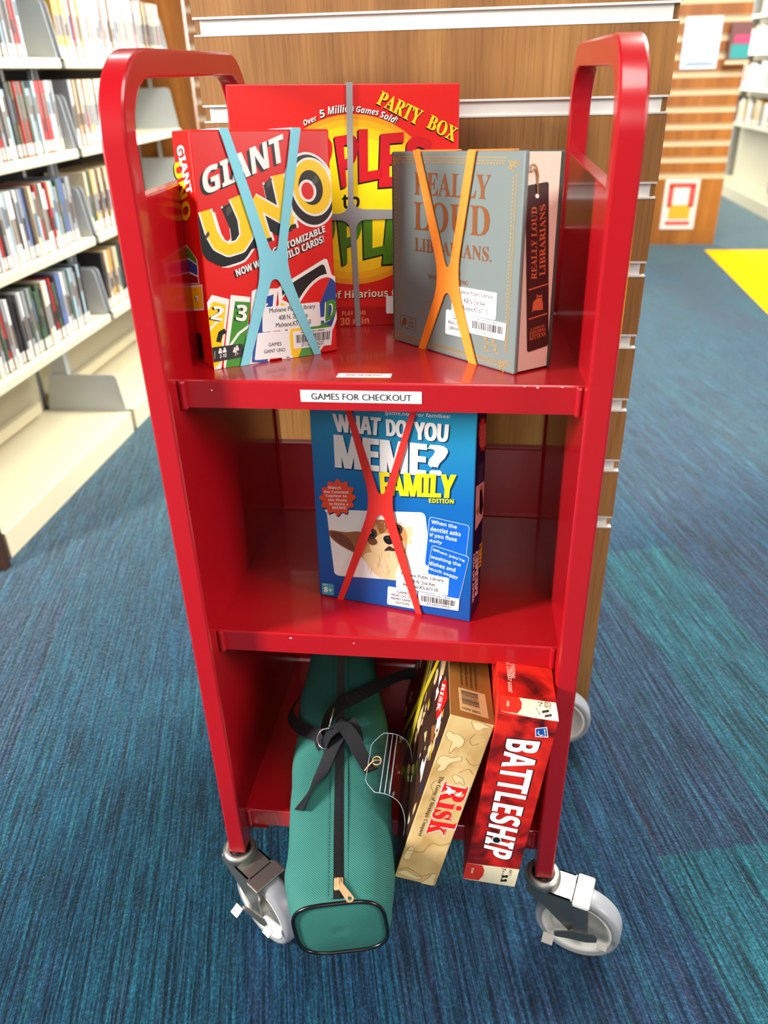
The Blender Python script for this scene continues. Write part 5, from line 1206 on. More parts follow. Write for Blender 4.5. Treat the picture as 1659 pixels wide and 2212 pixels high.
('t','f','?','X',[1535,2362,1803,2378,1780,1984,1562,1966],3,'dteal'),
('t','f','?','X',[1527,2371,1794,2386,1772,1993,1553,1975],4,'w'),
('t','f','FAMILY','X',[924,1922,1914,2011,1891,1700,945,1612],5,'dteal'),
('t','f','FAMILY','X',[916,1931,1906,2019,1883,1708,937,1621],5,'dteal'),
('t','f','FAMILY','X',[908,1939,1899,2028,1876,1717,929,1630],6,'yel'),
('t','f','EDITION','B',[1567,1661,1887,1692,1884,1633,1572,1602],5,'dteal'),
('t','f','EDITION','B',[1561,1667,1881,1698,1878,1639,1567,1608],5,'dteal'),
('t','f','EDITION','B',[1556,1673,1876,1704,1873,1645,1561,1614],6,'yel'),
('t','f','game,now for families!','b',[1003,2742,1806,2765,1803,2705,1002,2675],4,'w'),
('p','f',[168,1277,149,1291,141,1303,145,1312,160,1319,186,1324,1438,1465,1464,1465,1485,1459,1501,1446,1512,1426,1518,1399,1589,748,1590,717,1586,687,1576,659,1562,632,1542,607,1266,460,1113,440,324,359,303,359,284,362,266,368,250,378,236,391],2,'pap'),
('p','f',[604,1536,589,1513,560,1492,543,1474,549,1453,564,1426,565,1400,542,1385,509,1380,486,1371,480,1348,479,1314,466,1289,440,1286,412,1299,390,1303,374,1283,355,1251,333,1233,311,1245,295,1272,280,1287,258,1276,228,1255,201,1250,190,1272,192,1306,188,1329,165,1330,131,1326,108,1335,111,1361,129,1394,137,1417,121,1430,93,1444,79,1464,95,1488,125,1509,143,1527,137,1548,122,1575,122,1601,146,1616,180,1621,202,1629,209,1652,211,1685,224,1710,249,1712,277,1699,299,1695,315,1714,333,1745,355,1761,376,1750,392,1724,406,1710,428,1719,458,1739,483,1743,494,1722,493,1690,497,1668,519,1666,551,1670,573,1661,571,1636,554,1605,547,1582,563,1569,591,1556],4,'dteal'),
('p','f',[594,1552,580,1528,551,1508,534,1490,540,1469,555,1442,555,1416,532,1401,499,1396,476,1387,471,1364,469,1330,456,1305,430,1303,402,1315,380,1319,364,1299,345,1267,323,1250,302,1261,286,1288,271,1303,248,1293,218,1272,191,1266,181,1288,182,1322,178,1345,155,1347,121,1342,99,1351,101,1378,119,1410,128,1433,111,1447,83,1460,70,1480,85,1504,115,1525,133,1543,128,1564,113,1591,113,1617,137,1632,170,1637,193,1645,199,1668,201,1701,214,1726,240,1728,268,1715,289,1711,306,1730,324,1760,346,1777,367,1766,382,1740,397,1725,419,1735,448,1754,473,1759,484,1738,483,1705,487,1684,509,1682,542,1686,564,1677,562,1651,545,1621,537,1598,553,1585,581,1572],5,'orr'),
('t','f','Match','b',[211,1663,387,1677,386,1635,209,1620],6,'w'),
('t','f','the Funniest','b',[144,1592,491,1630,489,1591,142,1552],6,'w'),
('t','f','Caption to','b',[172,1541,463,1570,461,1522,170,1492],6,'w'),
('t','f','the Photo','b',[199,1485,466,1515,464,1476,197,1447],6,'w'),
('t','f','to Make a','b',[210,1431,481,1462,479,1424,208,1393],6,'w'),
('t','f','MEME!','b',[254,1382,453,1403,452,1368,253,1343],6,'w'),
('p','f',[182,1002,185,1013,191,1021,205,1027,229,1031,268,1032,318,1031,371,1030,422,1032,468,1040,515,1053,559,1064,596,1070,625,1070,650,1066,668,1057,680,1042,685,1020,683,991,676,958,669,924,660,886,648,842,635,802,621,772,606,755,589,748,571,746,551,747,528,750,503,758,476,768,447,779,414,793,377,809,341,826,309,844,281,862,255,881,233,900,215,920,201,941,190,964,183,985],3,'dog2'),
('p','f',[207,998,214,1006,227,1009,244,1010,263,1011,286,1011,313,1011,341,1008,368,1002,395,992,422,979,448,964,470,946,489,926,504,903,517,879,528,856,539,833,548,810,552,790,548,778,532,776,508,781,478,790,448,801,414,814,377,829,341,846,310,863,284,880,262,898,243,916,228,933,217,951,209,969,205,986],4,'dog3'),
('p','f',[1170,1249,1184,1254,1211,1246,1242,1235,1268,1230,1291,1235,1312,1245,1330,1254,1342,1255,1343,1244,1336,1225,1328,1205,1325,1187,1332,1174,1344,1162,1354,1151,1358,1140,1350,1130,1334,1120,1317,1110,1309,1098,1314,1082,1326,1064,1338,1047,1342,1033,1332,1020,1313,1008,1293,1001,1276,1005,1264,1023,1255,1053,1246,1087,1235,1121,1217,1155,1194,1194,1175,1227],4,'dogl'),
('p','f',[595,767,589,810,595,857,607,906,618,952,627,997,639,1042,651,1084,666,1120,680,1148,696,1170,714,1190,736,1209,764,1230,795,1251,830,1268,864,1281,898,1287,934,1288,970,1286,1005,1285,1040,1285,1074,1286,1107,1285,1137,1279,1166,1268,1192,1254,1216,1236,1236,1216,1251,1193,1263,1166,1271,1137,1276,1110,1277,1084,1275,1058,1271,1031,1268,1003,1266,974,1264,942,1262,910,1259,878,1256,846,1254,812,1248,779,1233,749,1209,722,1176,696,1138,673,1098,653,1055,635,1008,619,958,607,910,602,861,604,812,611,764,624,721,643,682,666,645,696,614,730],5,'dog1'),
('p','f',[663,724,679,752,712,774,753,790,794,801,832,801,872,793,916,785,964,784,1023,797,1090,817,1153,838,1201,851,1228,858,1243,862,1250,858,1259,843,1271,812,1284,768,1291,718,1287,668,1268,615,1238,558,1202,504,1164,464,1124,442,1079,432,1033,430,993,429,959,428,930,429,901,436,873,448,842,467,811,493,782,523,754,556,724,596,693,642,669,687],5.5,'dogl'),
('p','f',[863,1264,884,1277,913,1286,946,1290,972,1289,994,1280,1015,1265,1031,1247,1038,1229,1034,1211,1021,1191,1004,1171,987,1152,971,1132,953,1110,935,1094,919,1088,904,1098,890,1119,879,1144,870,1169,863,1193,857,1220,856,1244],5.6,'dog2'),
('p','f',[763,921,776,949,799,977,826,1002,850,1025,871,1045,890,1063,911,1078,936,1091,965,1101,998,1109,1031,1114,1061,1114,1088,1110,1114,1100,1138,1088,1161,1074,1185,1059,1209,1041,1230,1021,1243,999,1246,974,1243,945,1233,916,1217,889,1196,864,1168,839,1135,817,1100,798,1060,783,1016,771,971,763,930,760,891,763,853,770,820,783,794,801,776,826,764,857,760,891],6,'dogl'),
('p','f',[740,1025,758,1030,784,1028,812,1022,833,1013,848,1000,861,983,869,964,869,948,858,932,839,917,816,905,796,900,779,904,762,914,748,929,738,944,732,964,729,988,731,1010],6.2,'dog3'),
('p','f',[1103,1117,1116,1124,1139,1125,1165,1120,1186,1113,1200,1100,1211,1081,1218,1063,1218,1048,1208,1038,1190,1029,1170,1025,1152,1029,1135,1045,1118,1072,1105,1099],6.2,'dog2'),
('p','f',[865,1076,861,1053,851,1031,835,1012,816,998,795,991,774,991,755,999,740,1013,731,1032,729,1055,732,1079,743,1101,758,1120,777,1133,799,1140,819,1140,838,1132,853,1118,862,1099],7,'dk'),
('p','f',[849,1074,846,1056,839,1038,827,1023,812,1013,795,1007,779,1007,765,1013,753,1025,746,1040,744,1057,747,1076,755,1094,767,1108,782,1119,798,1124,814,1124,829,1118,840,1107,847,1092],7.5,'dogb'),
('p','f',[836,1072,832,1053,823,1036,809,1023,792,1017,776,1018,762,1027,754,1041,751,1059,754,1077,764,1094,778,1107,794,1113,811,1112,824,1104,833,1090],8,'k'),
('p','f',[790,1086,788,1076,781,1069,772,1068,766,1073,763,1082,766,1092,773,1098,781,1100,788,1095],8.5,'w'),
('p','f',[1212,1190,1209,1167,1200,1145,1185,1127,1166,1113,1146,1107,1125,1107,1107,1115,1092,1128,1083,1147,1080,1170,1084,1193,1093,1215,1108,1233,1127,1246,1147,1253,1167,1252,1186,1245,1200,1231,1209,1212],7,'dk'),
('p','f',[1198,1188,1195,1170,1188,1153,1176,1138,1162,1128,1146,1122,1130,1123,1116,1129,1105,1140,1098,1155,1095,1172,1098,1190,1105,1207,1117,1222,1131,1232,1147,1237,1163,1237,1177,1231,1188,1220,1195,1205],7.5,'dogb'),
('p','f',[1184,1186,1181,1167,1172,1151,1159,1138,1143,1132,1127,1133,1114,1142,1105,1155,1102,1173,1105,1191,1114,1208,1128,1220,1144,1226,1159,1225,1173,1217,1181,1203],8,'k'),
('p','f',[1140,1200,1137,1190,1131,1183,1123,1182,1116,1187,1114,1196,1116,1205,1123,1212,1131,1213,1138,1209],8.5,'w'),
('p','f',[951,1027,954,1039,960,1051,970,1062,982,1070,999,1077,1021,1082,1043,1084,1061,1083,1075,1077,1088,1068,1097,1056,1102,1044,1103,1029,1099,1012,1093,995,1085,981,1074,970,1060,961,1045,954,1031,951,1017,951,1002,955,989,962,977,971,968,982,959,997,953,1013],8,'k'),
('p','f',[1034,1050,1031,1045,1022,1039,1010,1036,998,1036,990,1038,987,1043,990,1049,999,1054,1011,1057,1022,1058,1031,1055],8.5,'gray'),
('p','f',[962,850,969,866,988,891,1010,915,1031,929,1047,929,1063,919,1080,908,1101,905,1130,916,1164,935,1195,952,1214,960,1218,952,1212,936,1199,917,1184,901,1167,890,1145,880,1121,872,1100,866,1082,863,1066,863,1050,863,1033,862,1012,858,989,851,970,847],8,'dog4'),
('p','f',[995,751,992,713,997,714,1000,751],7.02,'w'),
('p','f',[923,633,924,565,929,567,928,634],7.04,'dogl'),
('p','f',[999,559,1003,477,1008,478,1004,560],7.06,'dog1'),
('p','f',[937,720,929,620,934,621,943,721],7.08,'w'),
('p','f',[825,783,808,681,813,681,830,783],7.1,'dogl'),
('p','f',[882,790,877,739,882,739,887,790],7.12,'dog1'),
('p','f',[1192,744,1172,642,1177,642,1197,744],7.14,'w'),
('p','f',[896,679,913,597,918,599,901,681],7.16,'dogl'),
('p','f',[878,657,890,605,895,608,883,659],7.18,'dog1'),
('p','f',[1054,819,1065,747,1070,749,1059,821],7.2,'w'),
('p','f',[719,621,737,536,742,539,724,623],7.22,'dogl'),
('p','f',[1025,826,1011,759,1016,759,1030,826],7.24,'dog1'),
('p','f',[1047,766,1048,720,1053,721,1052,767],7.26,'w'),
('p','f',[1217,737,1223,664,1228,666,1222,738],7.3,'dog1'),
('p','f',[983,663,965,623,969,621,987,662],7.32,'w'),
('p','f',[941,669,942,621,947,622,947,670],7.34,'dogl'),
('p','f',[1030,579,1025,522,1030,522,1035,580],7.36,'dog1'),
('p','f',[1152,649,1152,568,1157,569,1157,650],7.38,'w'),
('p','f',[1155,602,1143,507,1148,507,1160,602],7.4,'dogl'),
('p','f',[866,640,869,572,874,573,871,641],7.42,'dog1'),
('p','f',[1150,670,1158,575,1163,577,1155,672],7.44,'w'),
('p','f',[799,575,808,503,813,505,804,577],7.46,'dogl'),
('p','f',[1144,752,1149,708,1154,709,1149,753],7.48,'dog1'),
('p','f',[1166,569,1172,519,1177,520,1171,571],7.54,'dog1'),
('p','f',[978,663,997,630,1001,633,982,666],7.58,'dogl'),
('p','f',[1182,788,1181,714,1186,714,1187,789],7.6,'dog1'),
('p','f',[899,626,912,555,917,557,904,628],7.62,'w'),
('p','f',[734,570,718,497,723,497,739,569],7.64,'dogl'),
('p','f',[780,566,758,468,763,468,785,566],7.66,'dog1'),
('p','f',[935,505,928,435,933,436,940,505],7.68,'w'),
('p','f',[838,790,839,743,844,744,843,792],7.7,'dogl'),
('p','f',[993,636,1007,583,1012,585,998,639],7.72,'dog1'),
('p','f',[1165,695,1176,613,1181,615,1170,697],7.74,'w'),
('p','f',[907,756,895,702,900,701,912,756],7.76,'dogl'),
('p','f',[921,819,921,765,926,766,926,820],7.78,'dog1'),
('p','f',[934,631,951,549,956,552,939,633],7.8,'w'),
('p','f',[883,717,886,651,891,652,888,719],7.82,'dogl'),
('p','f',[837,650,827,571,832,571,842,650],7.86,'w'),
('p','f',[890,755,897,678,902,680,895,757],7.9,'dog1'),
('p','f',[739,1129,721,1162,715,1158,733,1125],6.5,'dogl'),
('p','f',[1044,1184,1050,1220,1044,1220,1038,1184],6.51,'dog2'),
('p','f',[1211,1256,1230,1274,1226,1279,1207,1261],6.52,'dogl'),
('p','f',[874,1234,866,1256,860,1252,867,1230],6.53,'dog2'),
('p','f',[976,1162,977,1199,970,1198,969,1161],6.54,'dogl'),
('p','f',[860,1123,851,1140,845,1136,854,1119],6.55,'dog2'),
('p','f',[943,1242,941,1262,934,1260,936,1240],6.56,'dogl'),
('p','f',[714,1200,693,1221,688,1215,709,1195],6.57,'dog2'),
('p','f',[973,1229,973,1244,967,1242,967,1228],6.58,'dogl'),
('p','f',[1174,1267,1190,1288,1185,1292,1169,1271],6.59,'dog2'),
('p','f',[706,1197,685,1215,680,1209,702,1192],6.6,'dogl'),
('p','f',[1013,1205,1017,1239,1010,1238,1007,1205],6.61,'dog2'),
('p','f',[1121,1163,1133,1192,1127,1194,1115,1165],6.62,'dogl'),
('p','f',[1204,1191,1222,1212,1217,1216,1199,1195],6.63,'dog2'),
('p','f',[1079,1160,1088,1197,1081,1197,1072,1160],6.64,'dogl'),
('p','f',[1166,1210,1181,1249,1175,1251,1160,1211],6.65,'dog2'),
('p','f',[839,1156,828,1171,823,1166,833,1151],6.66,'dogl'),
('p','f',[1061,1185,1068,1217,1061,1217,1054,1186],6.67,'dog2'),
('p','f',[973,1214,974,1249,967,1248,967,1213],6.68,'dogl'),
('p','f',[958,1225,957,1240,951,1239,952,1224],6.69,'dog2'),
('p','f',[1059,1179,1066,1206,1059,1207,1052,1179],6.7,'dogl'),
('p','f',[1096,1200,1106,1228,1100,1229,1090,1202],6.71,'dog2'),
('p','f',[807,1198,794,1228,788,1224,800,1194],6.72,'dogl'),
('p','f',[1108,1283,1119,1309,1113,1311,1102,1285],6.73,'dog2'),
('p','f',[1032,1178,1037,1202,1030,1203,1025,1178],6.74,'dogl'),
('p','f',[998,1222,1000,1245,994,1244,992,1222],6.75,'dog2'),
('p','f',[1562,1384,1565,1400,1571,1411,1580,1420,1592,1424,1606,1424,2039,1383,2053,1380,2064,1374,2071,1364,2075,1352,2076,1336,2036,757,2033,741,2027,728,2019,719,2007,714,1992,712,1549,724,1534,726,1523,732,1515,741,1511,755,1511,772],3,'w'),
('p','f',[1566,1379,1569,1394,1574,1406,1583,1414,1595,1418,1609,1419,2035,1378,2049,1375,2060,1369,2067,1359,2070,1347,2071,1331,2032,762,2029,746,2024,733,2015,724,2004,719,1989,718,1553,730,1539,732,1527,738,1520,747,1516,760,1516,777],4,'cblue'),
('t','f','When the','b',[1593,1390,1924,1361,1919,1310,1594,1338],5,'w'),
('t','f','dentist asks','b',[1583,1295,1973,1274,1968,1216,1579,1233],5,'w'),
('t','f','if you floss','b',[1576,1205,1925,1192,1921,1118,1573,1140],5,'w'),
('t','f','daily','b',[1569,1118,1737,1111,1732,1055,1566,1069],5,'w'),
('p','f',[1596,995,1600,1011,1606,1023,1615,1030,1627,1034,1642,1033,2053,959,2067,955,2077,947,2083,937,2085,923,2084,907,1985,353,1980,335,1973,322,1963,314,1950,309,1935,308,1552,340,1537,343,1526,350,1519,361,1515,375,1516,392],7,'w'),
('p','f',[1599,989,1603,1005,1609,1017,1618,1025,1630,1028,1644,1027,2048,954,2062,950,2072,942,2078,932,2080,919,2079,902,1981,358,1977,341,1970,328,1960,320,1948,315,1933,314,1556,346,1541,349,1531,356,1524,366,1521,380,1521,397],8,'cblue'),
('t','f',"When you're",'b',[1614,999,2035,904,2029,854,1611,951],9,'w'),
('t','f','washing the','b',[1592,899,1985,843,1980,781,1589,837],9,'w'),
('t','f','dishes and','b',[1577,808,1917,761,1913,704,1574,751],9,'w'),
('t','f','touch soggy','b',[1558,725,1955,653,1949,598,1555,670],9,'w'),
('t','f','food','b',[1540,637,1693,618,1691,574,1538,590],9,'w'),
('p','f',[40,178,41,186,44,193,48,198,54,201,62,202,198,210,206,209,212,207,216,203,219,196,219,188,216,60,215,51,212,44,208,39,201,36,193,34,60,24,52,24,46,26,42,31,39,37,38,45],3,'lteal'),
('t','f','8+','B',[70,145,195,153,188,74,66,64],4,'w'),
('t','f','AGES','b',[58,189,126,194,125,178,57,171],4,'w'),
('L','address_label','f',[1123,607,1836,604,1825,338,1121,334],[('Mulvane Public Library','r',[1196,580,1766,578,1763,520,1195,520]),('408 N. 2nd Ave','r',[1303,498,1650,498,1649,445,1302,444]),('Mulvane,KS 67110','r',[1222,422,1690,423,1688,364,1221,362])],None),
('L','title_label','f',[1005,327,1414,329,1394,56,991,52],[('GAMES','r',[1135,290,1298,291,1296,253,1133,251]),('WHAT DO YOU','r',[1050,234,1367,237,1364,198,1048,196]),('MEME? FAMILY','r',[1047,180,1363,182,1361,144,1045,141]),('EDITION','r',[1117,125,1299,127,1297,88,1115,86])],None),
('L','barcode_label','f',[1427,324,1979,323,1971,145,1428,130],[('MULVANE PUBLIC LIBRARY','r',[1539,313,1870,313,1869,297,1539,296]),('37110371339551','r',[1538,187,1865,193,1864,157,1538,149])],None,[[1467,282,1470,282,1470,194,1467,194],[1473,282,1480,282,1480,194,1473,194],[1489,282,1496,282,1495,194,1489,194],[1505,282,1511,282,1511,194,1504,194],[1515,282,1525,282,1524,195,1514,194],[1531,282,1537,282,1537,195,1530,195],[1546,283,1553,283,1552,195,1546,195],[1562,283,1572,283,1571,195,1561,195],[1581,283,1587,283,1586,196,1580,196],[1596,283,1603,283,1602,196,1595,196],[1612,283,1618,283,1617,196,1611,196],[1622,283,1632,283,1630,196,1620,196],[1635,283,1641,283,1640,197,1634,196],[1648,283,1654,283,1653,197,1646,197],[1663,283,1666,283,1665,197,1661,197],[1670,283,1676,283,1675,197,1668,197],[1679,283,1689,283,1688,197,1678,197],[1698,283,1701,283,1700,198,1696,198],[1710,283,1720,283,1718,198,1708,198],[1729,283,1739,283,1737,198,1727,198],[1745,283,1751,283,1749,198,1743,198],[1760,283,1767,284,1764,199,1758,199],[1770,284,1777,284,1774,199,1768,199],[1783,284,1792,284,1790,199,1780,199],[1796,284,1802,284,1800,199,1793,199],[1806,284,1812,284,1809,200,1803,199],[1815,284,1825,284,1822,200,1813,200],[1834,284,1844,284,1841,200,1831,200],[1850,284,1853,284,1850,200,1847,200],[1862,284,1872,284,1868,201,1859,200],[1877,284,1887,284,1884,201,1874,201],[1891,284,1897,284,1894,201,1887,201],[1903,284,1910,284,1906,201,1900,201],[1915,284,1919,284,1915,201,1912,201],[1925,284,1928,284,1924,202,1921,201]]),
('p','r',[481,2253,457,2262,433,2266,426,2248,422,2220,406,2206,379,2221,349,2250,327,2269,307,2265,285,2254,259,2258,238,2285,224,2319,211,2344,187,2356,156,2366,131,2385,124,2413,130,2439,130,2461,112,2483,84,2509,68,2536,77,2555,100,2564,113,2575,106,2599,92,2632,91,2657,112,2660,143,2650,165,2646,172,2663,176,2690,191,2704,217,2691,245,2664,267,2647,286,2651,308,2663,333,2660,355,2635,369,2601,383,2577,407,2566,439,2556,466,2537,474,2509,468,2481,468,2459,481,2445],3,'orr'),
('p','r',[47,1880,466,1793,481,1682,481,1287,88,1270],3,'pap'),
('p','r',[250,1748,360,1769,474,1453,392,1352,270,1441],4,'k'),
('p','r',[262,1793,344,1792,367,1725,290,1732],5,'dog1'),
('p','r',[95,1535,201,1571,247,1467,157,1440],5,'dog1'),
('p','r',[100,2191,481,2105,481,1781,96,1876],2,'navy2'),
('t','r','caption to the photo','r',[169,1879,171,2117,203,2109,201,1869],3,'lgray'),
('t','r','caption to the photo','r',[227,1864,228,2102,260,2093,259,1854],3,'lgray'),
('t','r','caption to the photo','r',[285,1849,286,2087,319,2078,318,1839],3,'lgray'),
('t','r','caption to the photo','r',[344,1833,345,2071,378,2062,377,1823],3,'lgray'),
('t','r','WHAT DO YOU','X',[53,248,22,978,113,950,173,206],3,'w'),
('t','r','MEME?','X',[192,260,137,955,328,912,369,216],3,'w'),
('t','r','FAMILY','X',[366,606,355,952,498,962,512,566],3,'yel'),
('t','r','Match the Funniest','b',[175,2335,157,2616,188,2609,207,2327],4,'w'),
('t','r','Match the Funniest','b',[226,2323,207,2604,238,2597,257,2315],4,'w'),
('t','r','Match the Funniest','b',[276,2312,257,2593,289,2585,309,2303],4,'w'),
('t','r','Match the Funniest','b',[328,2300,308,2581,340,2574,360,2292],4,'w'),
('t','r','Match the Funniest','b',[380,2288,360,2569,392,2562,413,2280],4,'w'),
('t','r','Match the Funniest','b',[432,2276,412,2557,444,2550,466,2268],4,'w'),
],
'risk':[
('p','f',[23,2351,24,2368,30,2386,40,2401,51,2409,65,2408,82,2400,99,2390,115,2384,128,2386,140,2392,153,2396,168,2395,189,2386,214,2372,237,2355,253,2337,261,2318,263,2296,262,2274,259,2255,253,2239,244,2224,234,2211,224,2203,215,2201,206,2205,197,2209,189,2206,182,2195,175,2177,168,2158,162,2142,155,2125,149,2107,143,2094,137,2092,133,2106,130,2132,128,2162,126,2187,127,2208,130,2227,132,2244,129,2258,119,2267,106,2271,90,2275,76,2284,61,2298,44,2315,30,2334],1,'tan2'),
('p','f',[25,2351,26,2368,21,2369,20,2351],2.0,'tan3'),
('p','f',[26,2367,32,2385,28,2387,21,2370],2.0,'tan3'),
('p','f',[32,2384,42,2399,38,2403,28,2388],2.0,'tan3'),
('p','f',[41,2398,53,2407,50,2412,39,2403],2.0,'tan3'),
('p','f',[52,2407,65,2405,65,2411,51,2412],2.0,'tan3'),
('p','f',[64,2406,81,2397,82,2402,66,2411],2.0,'tan3'),
('p','f',[81,2397,98,2387,100,2393,83,2402],2.0,'tan3'),
('p','f',[99,2387,115,2382,115,2387,99,2393],2.0,'tan3'),
('p','f',[115,2381,129,2383,128,2389,115,2387],2.0,'tan3'),
('p','f',[129,2383,141,2389,139,2394,127,2389],2.0,'tan3'),
('p','f',[141,2389,154,2393,152,2399,139,2394],2.0,'tan3'),
('p','f',[153,2393,168,2392,168,2398,153,2399],2.0,'tan3'),
('p','f',[168,2392,189,2383,190,2389,169,2398],2.0,'tan3'),
('p','f',[188,2383,213,2369,214,2374,190,2388],2.0,'tan3'),
('p','f',[212,2369,235,2353,238,2357,215,2374],2.0,'tan3'),
('p','f',[235,2353,251,2335,254,2339,238,2357],2.0,'tan3'),
('p','f',[251,2336,259,2317,263,2319,255,2338],2.0,'tan3'),
('p','f',[259,2318,261,2296,266,2296,263,2318],2.0,'tan3'),
('p','f',[261,2297,260,2275,264,2274,266,2295],2.0,'tan3'),
('p','f',[260,2275,256,2256,261,2254,264,2273],2.0,'tan3'),
('p','f',[256,2257,251,2240,255,2237,261,2254],2.0,'tan3'),
('p','f',[251,2241,242,2226,246,2222,255,2237],2.0,'tan3'),
('p','f',[242,2226,232,2213,236,2209,246,2222],2.0,'tan3'),
('p','f',[232,2214,222,2205,226,2200,235,2209],2.0,'tan3'),
('p','f',[223,2206,215,2204,216,2198,225,2200],2.0,'tan3'),
('p','f',[216,2204,207,2208,205,2202,214,2199],2.0,'tan3'),
('p','f',[207,2208,198,2212,197,2206,205,2202],2.0,'tan3'),
('p','f',[196,2212,188,2209,190,2203,198,2206],2.0,'tan3'),
('p','f',[187,2208,180,2196,184,2193,191,2204],2.0,'tan3'),
('p','f',[179,2196,173,2179,177,2176,184,2193],2.0,'tan3'),
('p','f',[173,2179,166,2160,171,2157,177,2176],2.0,'tan3'),
('p','f',[166,2160,160,2143,164,2140,171,2157],2.0,'tan3'),
('p','f',[160,2143,153,2126,158,2123,164,2140],2.0,'tan3'),
('p','f',[153,2126,146,2108,151,2105,158,2123],2.0,'tan3'),
('p','f',[147,2108,140,2095,145,2092,151,2105],2.0,'tan3'),
('p','f',[142,2097,136,2095,138,2089,143,2091],2.0,'tan3'),
('p','f',[140,2093,136,2107,131,2105,135,2091],2.0,'tan3'),
('p','f',[136,2106,133,2132,128,2132,131,2106],2.0,'tan3'),
('p','f',[133,2132,130,2162,125,2162,128,2132],2.0,'tan3'),
('p','f',[130,2162,129,2187,124,2187,125,2162],2.0,'tan3'),
('p','f',[129,2187,130,2207,125,2208,124,2188],2.0,'tan3'),
('p','f',[130,2207,132,2226,128,2228,125,2208],2.0,'tan3'),
('p','f',[132,2226,134,2243,129,2245,128,2227],2.0,'tan3'),
('p','f',[134,2244,131,2258,126,2257,129,2244],2.0,'tan3'),
('p','f',[130,2260,121,2269,118,2264,127,2256],2.0,'tan3'),
('p','f',[120,2269,106,2274,105,2268,119,2264],2.0,'tan3'),
('p','f',[106,2274,91,2278,90,2273,105,2268],2.0,'tan3'),
('p','f',[91,2278,77,2286,75,2281,90,2273],2.0,'tan3'),
('p','f',[77,2286,62,2300,59,2296,75,2282],2.0,'tan3'),
('p','f',[62,2300,46,2318,43,2313,59,2296],2.0,'tan3'),
('p','f',[46,2317,32,2336,29,2332,43,2314],2.0,'tan3'),
('p','f',[33,2335,25,2352,21,2350,28,2333],2.0,'tan3'),
('p','f',[264,2621,269,2627,282,2625,299,2620,316,2618,333,2620,350,2625,369,2628,392,2627,425,2619,465,2606,500,2593,518,2583,511,2577,487,2573,457,2570,434,2563,419,2550,407,2534,395,2518,383,2509,368,2506,353,2507,337,2513,322,2524,305,2545,286,2574,271,2602],1,'tan2'),
('p','f',[266,2619,271,2625,267,2629,262,2623],2.0,'tan3'),
('p','f',[269,2624,282,2622,282,2628,269,2630],2.0,'tan3'),
('p','f',[282,2622,299,2617,299,2623,282,2627],2.0,'tan3'),
('p','f',[299,2617,316,2615,316,2620,299,2623],2.0,'tan3'),
('p','f',[317,2615,333,2617,332,2623,316,2620],2.0,'tan3'),
('p','f',[333,2617,350,2622,349,2627,332,2623],2.0,'tan3'),
('p','f',[350,2622,370,2625,369,2631,349,2627],2.0,'tan3'),
('p','f',[369,2625,392,2624,392,2630,369,2631],2.0,'tan3'),
('p','f',[392,2624,425,2616,425,2622,392,2629],2.0,'tan3'),
('p','f',[424,2616,464,2604,465,2609,425,2622],2.0,'tan3'),
('p','f',[464,2604,499,2590,500,2596,465,2609],2.0,'tan3'),
('p','f',[499,2591,517,2580,519,2585,501,2596],2.0,'tan3'),
('p','f',[516,2585,509,2579,512,2574,519,2580],2.0,'tan3'),
('p','f',[510,2579,486,2576,487,2570,511,2574],2.0,'tan3'),
('p','f',[486,2576,457,2572,458,2567,487,2570],2.0,'tan3'),
('p','f',[457,2572,433,2566,435,2560,458,2567],2.0,'tan3'),
('p','f',[432,2565,417,2553,421,2548,435,2560],2.0,'tan3'),
('p','f',[417,2552,405,2536,409,2532,421,2548],2.0,'tan3'),
('p','f',[405,2536,393,2520,397,2516,409,2532],2.0,'tan3'),
('p','f',[394,2521,381,2511,384,2507,397,2516],2.0,'tan3'),
('p','f',[382,2512,367,2509,369,2503,383,2506],2.0,'tan3'),
('p','f',[368,2509,353,2510,353,2504,368,2503],2.0,'tan3'),
('p','f',[353,2510,338,2515,337,2510,352,2504],2.0,'tan3'),
('p','f',[338,2515,323,2526,321,2521,336,2510],2.0,'tan3'),
('p','f',[324,2526,306,2546,303,2543,320,2522],2.0,'tan3'),
('p','f',[307,2546,288,2575,284,2572,303,2543],2.0,'tan3'),
('p','f',[288,2575,273,2603,269,2600,284,2572],2.0,'tan3'),
('p','f',[273,2603,266,2622,262,2620,268,2601],2.0,'tan3'),
('p','f',[34,1989,41,2006,51,2021,63,2035,75,2045,88,2049,102,2050,116,2049,132,2048,148,2045,166,2041,184,2039,202,2041,222,2052,243,2070,263,2086,279,2092,291,2086,301,2071,306,2053,306,2038,297,2028,281,2019,263,2011,247,2003,234,1995,222,1987,210,1979,200,1969,191,1957,183,1945,176,1932,169,1916,164,1897,160,1876,155,1854,145,1837,126,1822,101,1810,77,1802,63,1803,63,1818,72,1843,82,1870,84,1890,75,1900,59,1905,42,1909,31,1917,27,1932,26,1952,29,1971],1,'tan2'),
('p','f',[36,1988,43,2004,39,2007,32,1991],2.0,'tan3'),
('p','f',[43,2004,53,2019,49,2023,39,2008],2.0,'tan3'),
('p','f',[53,2019,65,2033,61,2037,49,2024],2.0,'tan3'),
('p','f',[65,2032,77,2042,74,2047,62,2038],2.0,'tan3'),
('p','f',[76,2042,89,2047,87,2052,74,2048],2.0,'tan3'),
('p','f',[88,2046,102,2047,101,2053,88,2052],2.0,'tan3'),
('p','f',[102,2047,116,2046,116,2052,102,2053],2.0,'tan3'),
('p','f',[116,2046,132,2045,132,2051,116,2052],2.0,'tan3'),
('p','f',[132,2045,148,2042,148,2048,132,2051],2.0,'tan3'),
('p','f',[148,2042,166,2038,166,2044,148,2048],2.0,'tan3'),
('p','f',[166,2038,184,2036,184,2041,166,2044],2.0,'tan3'),
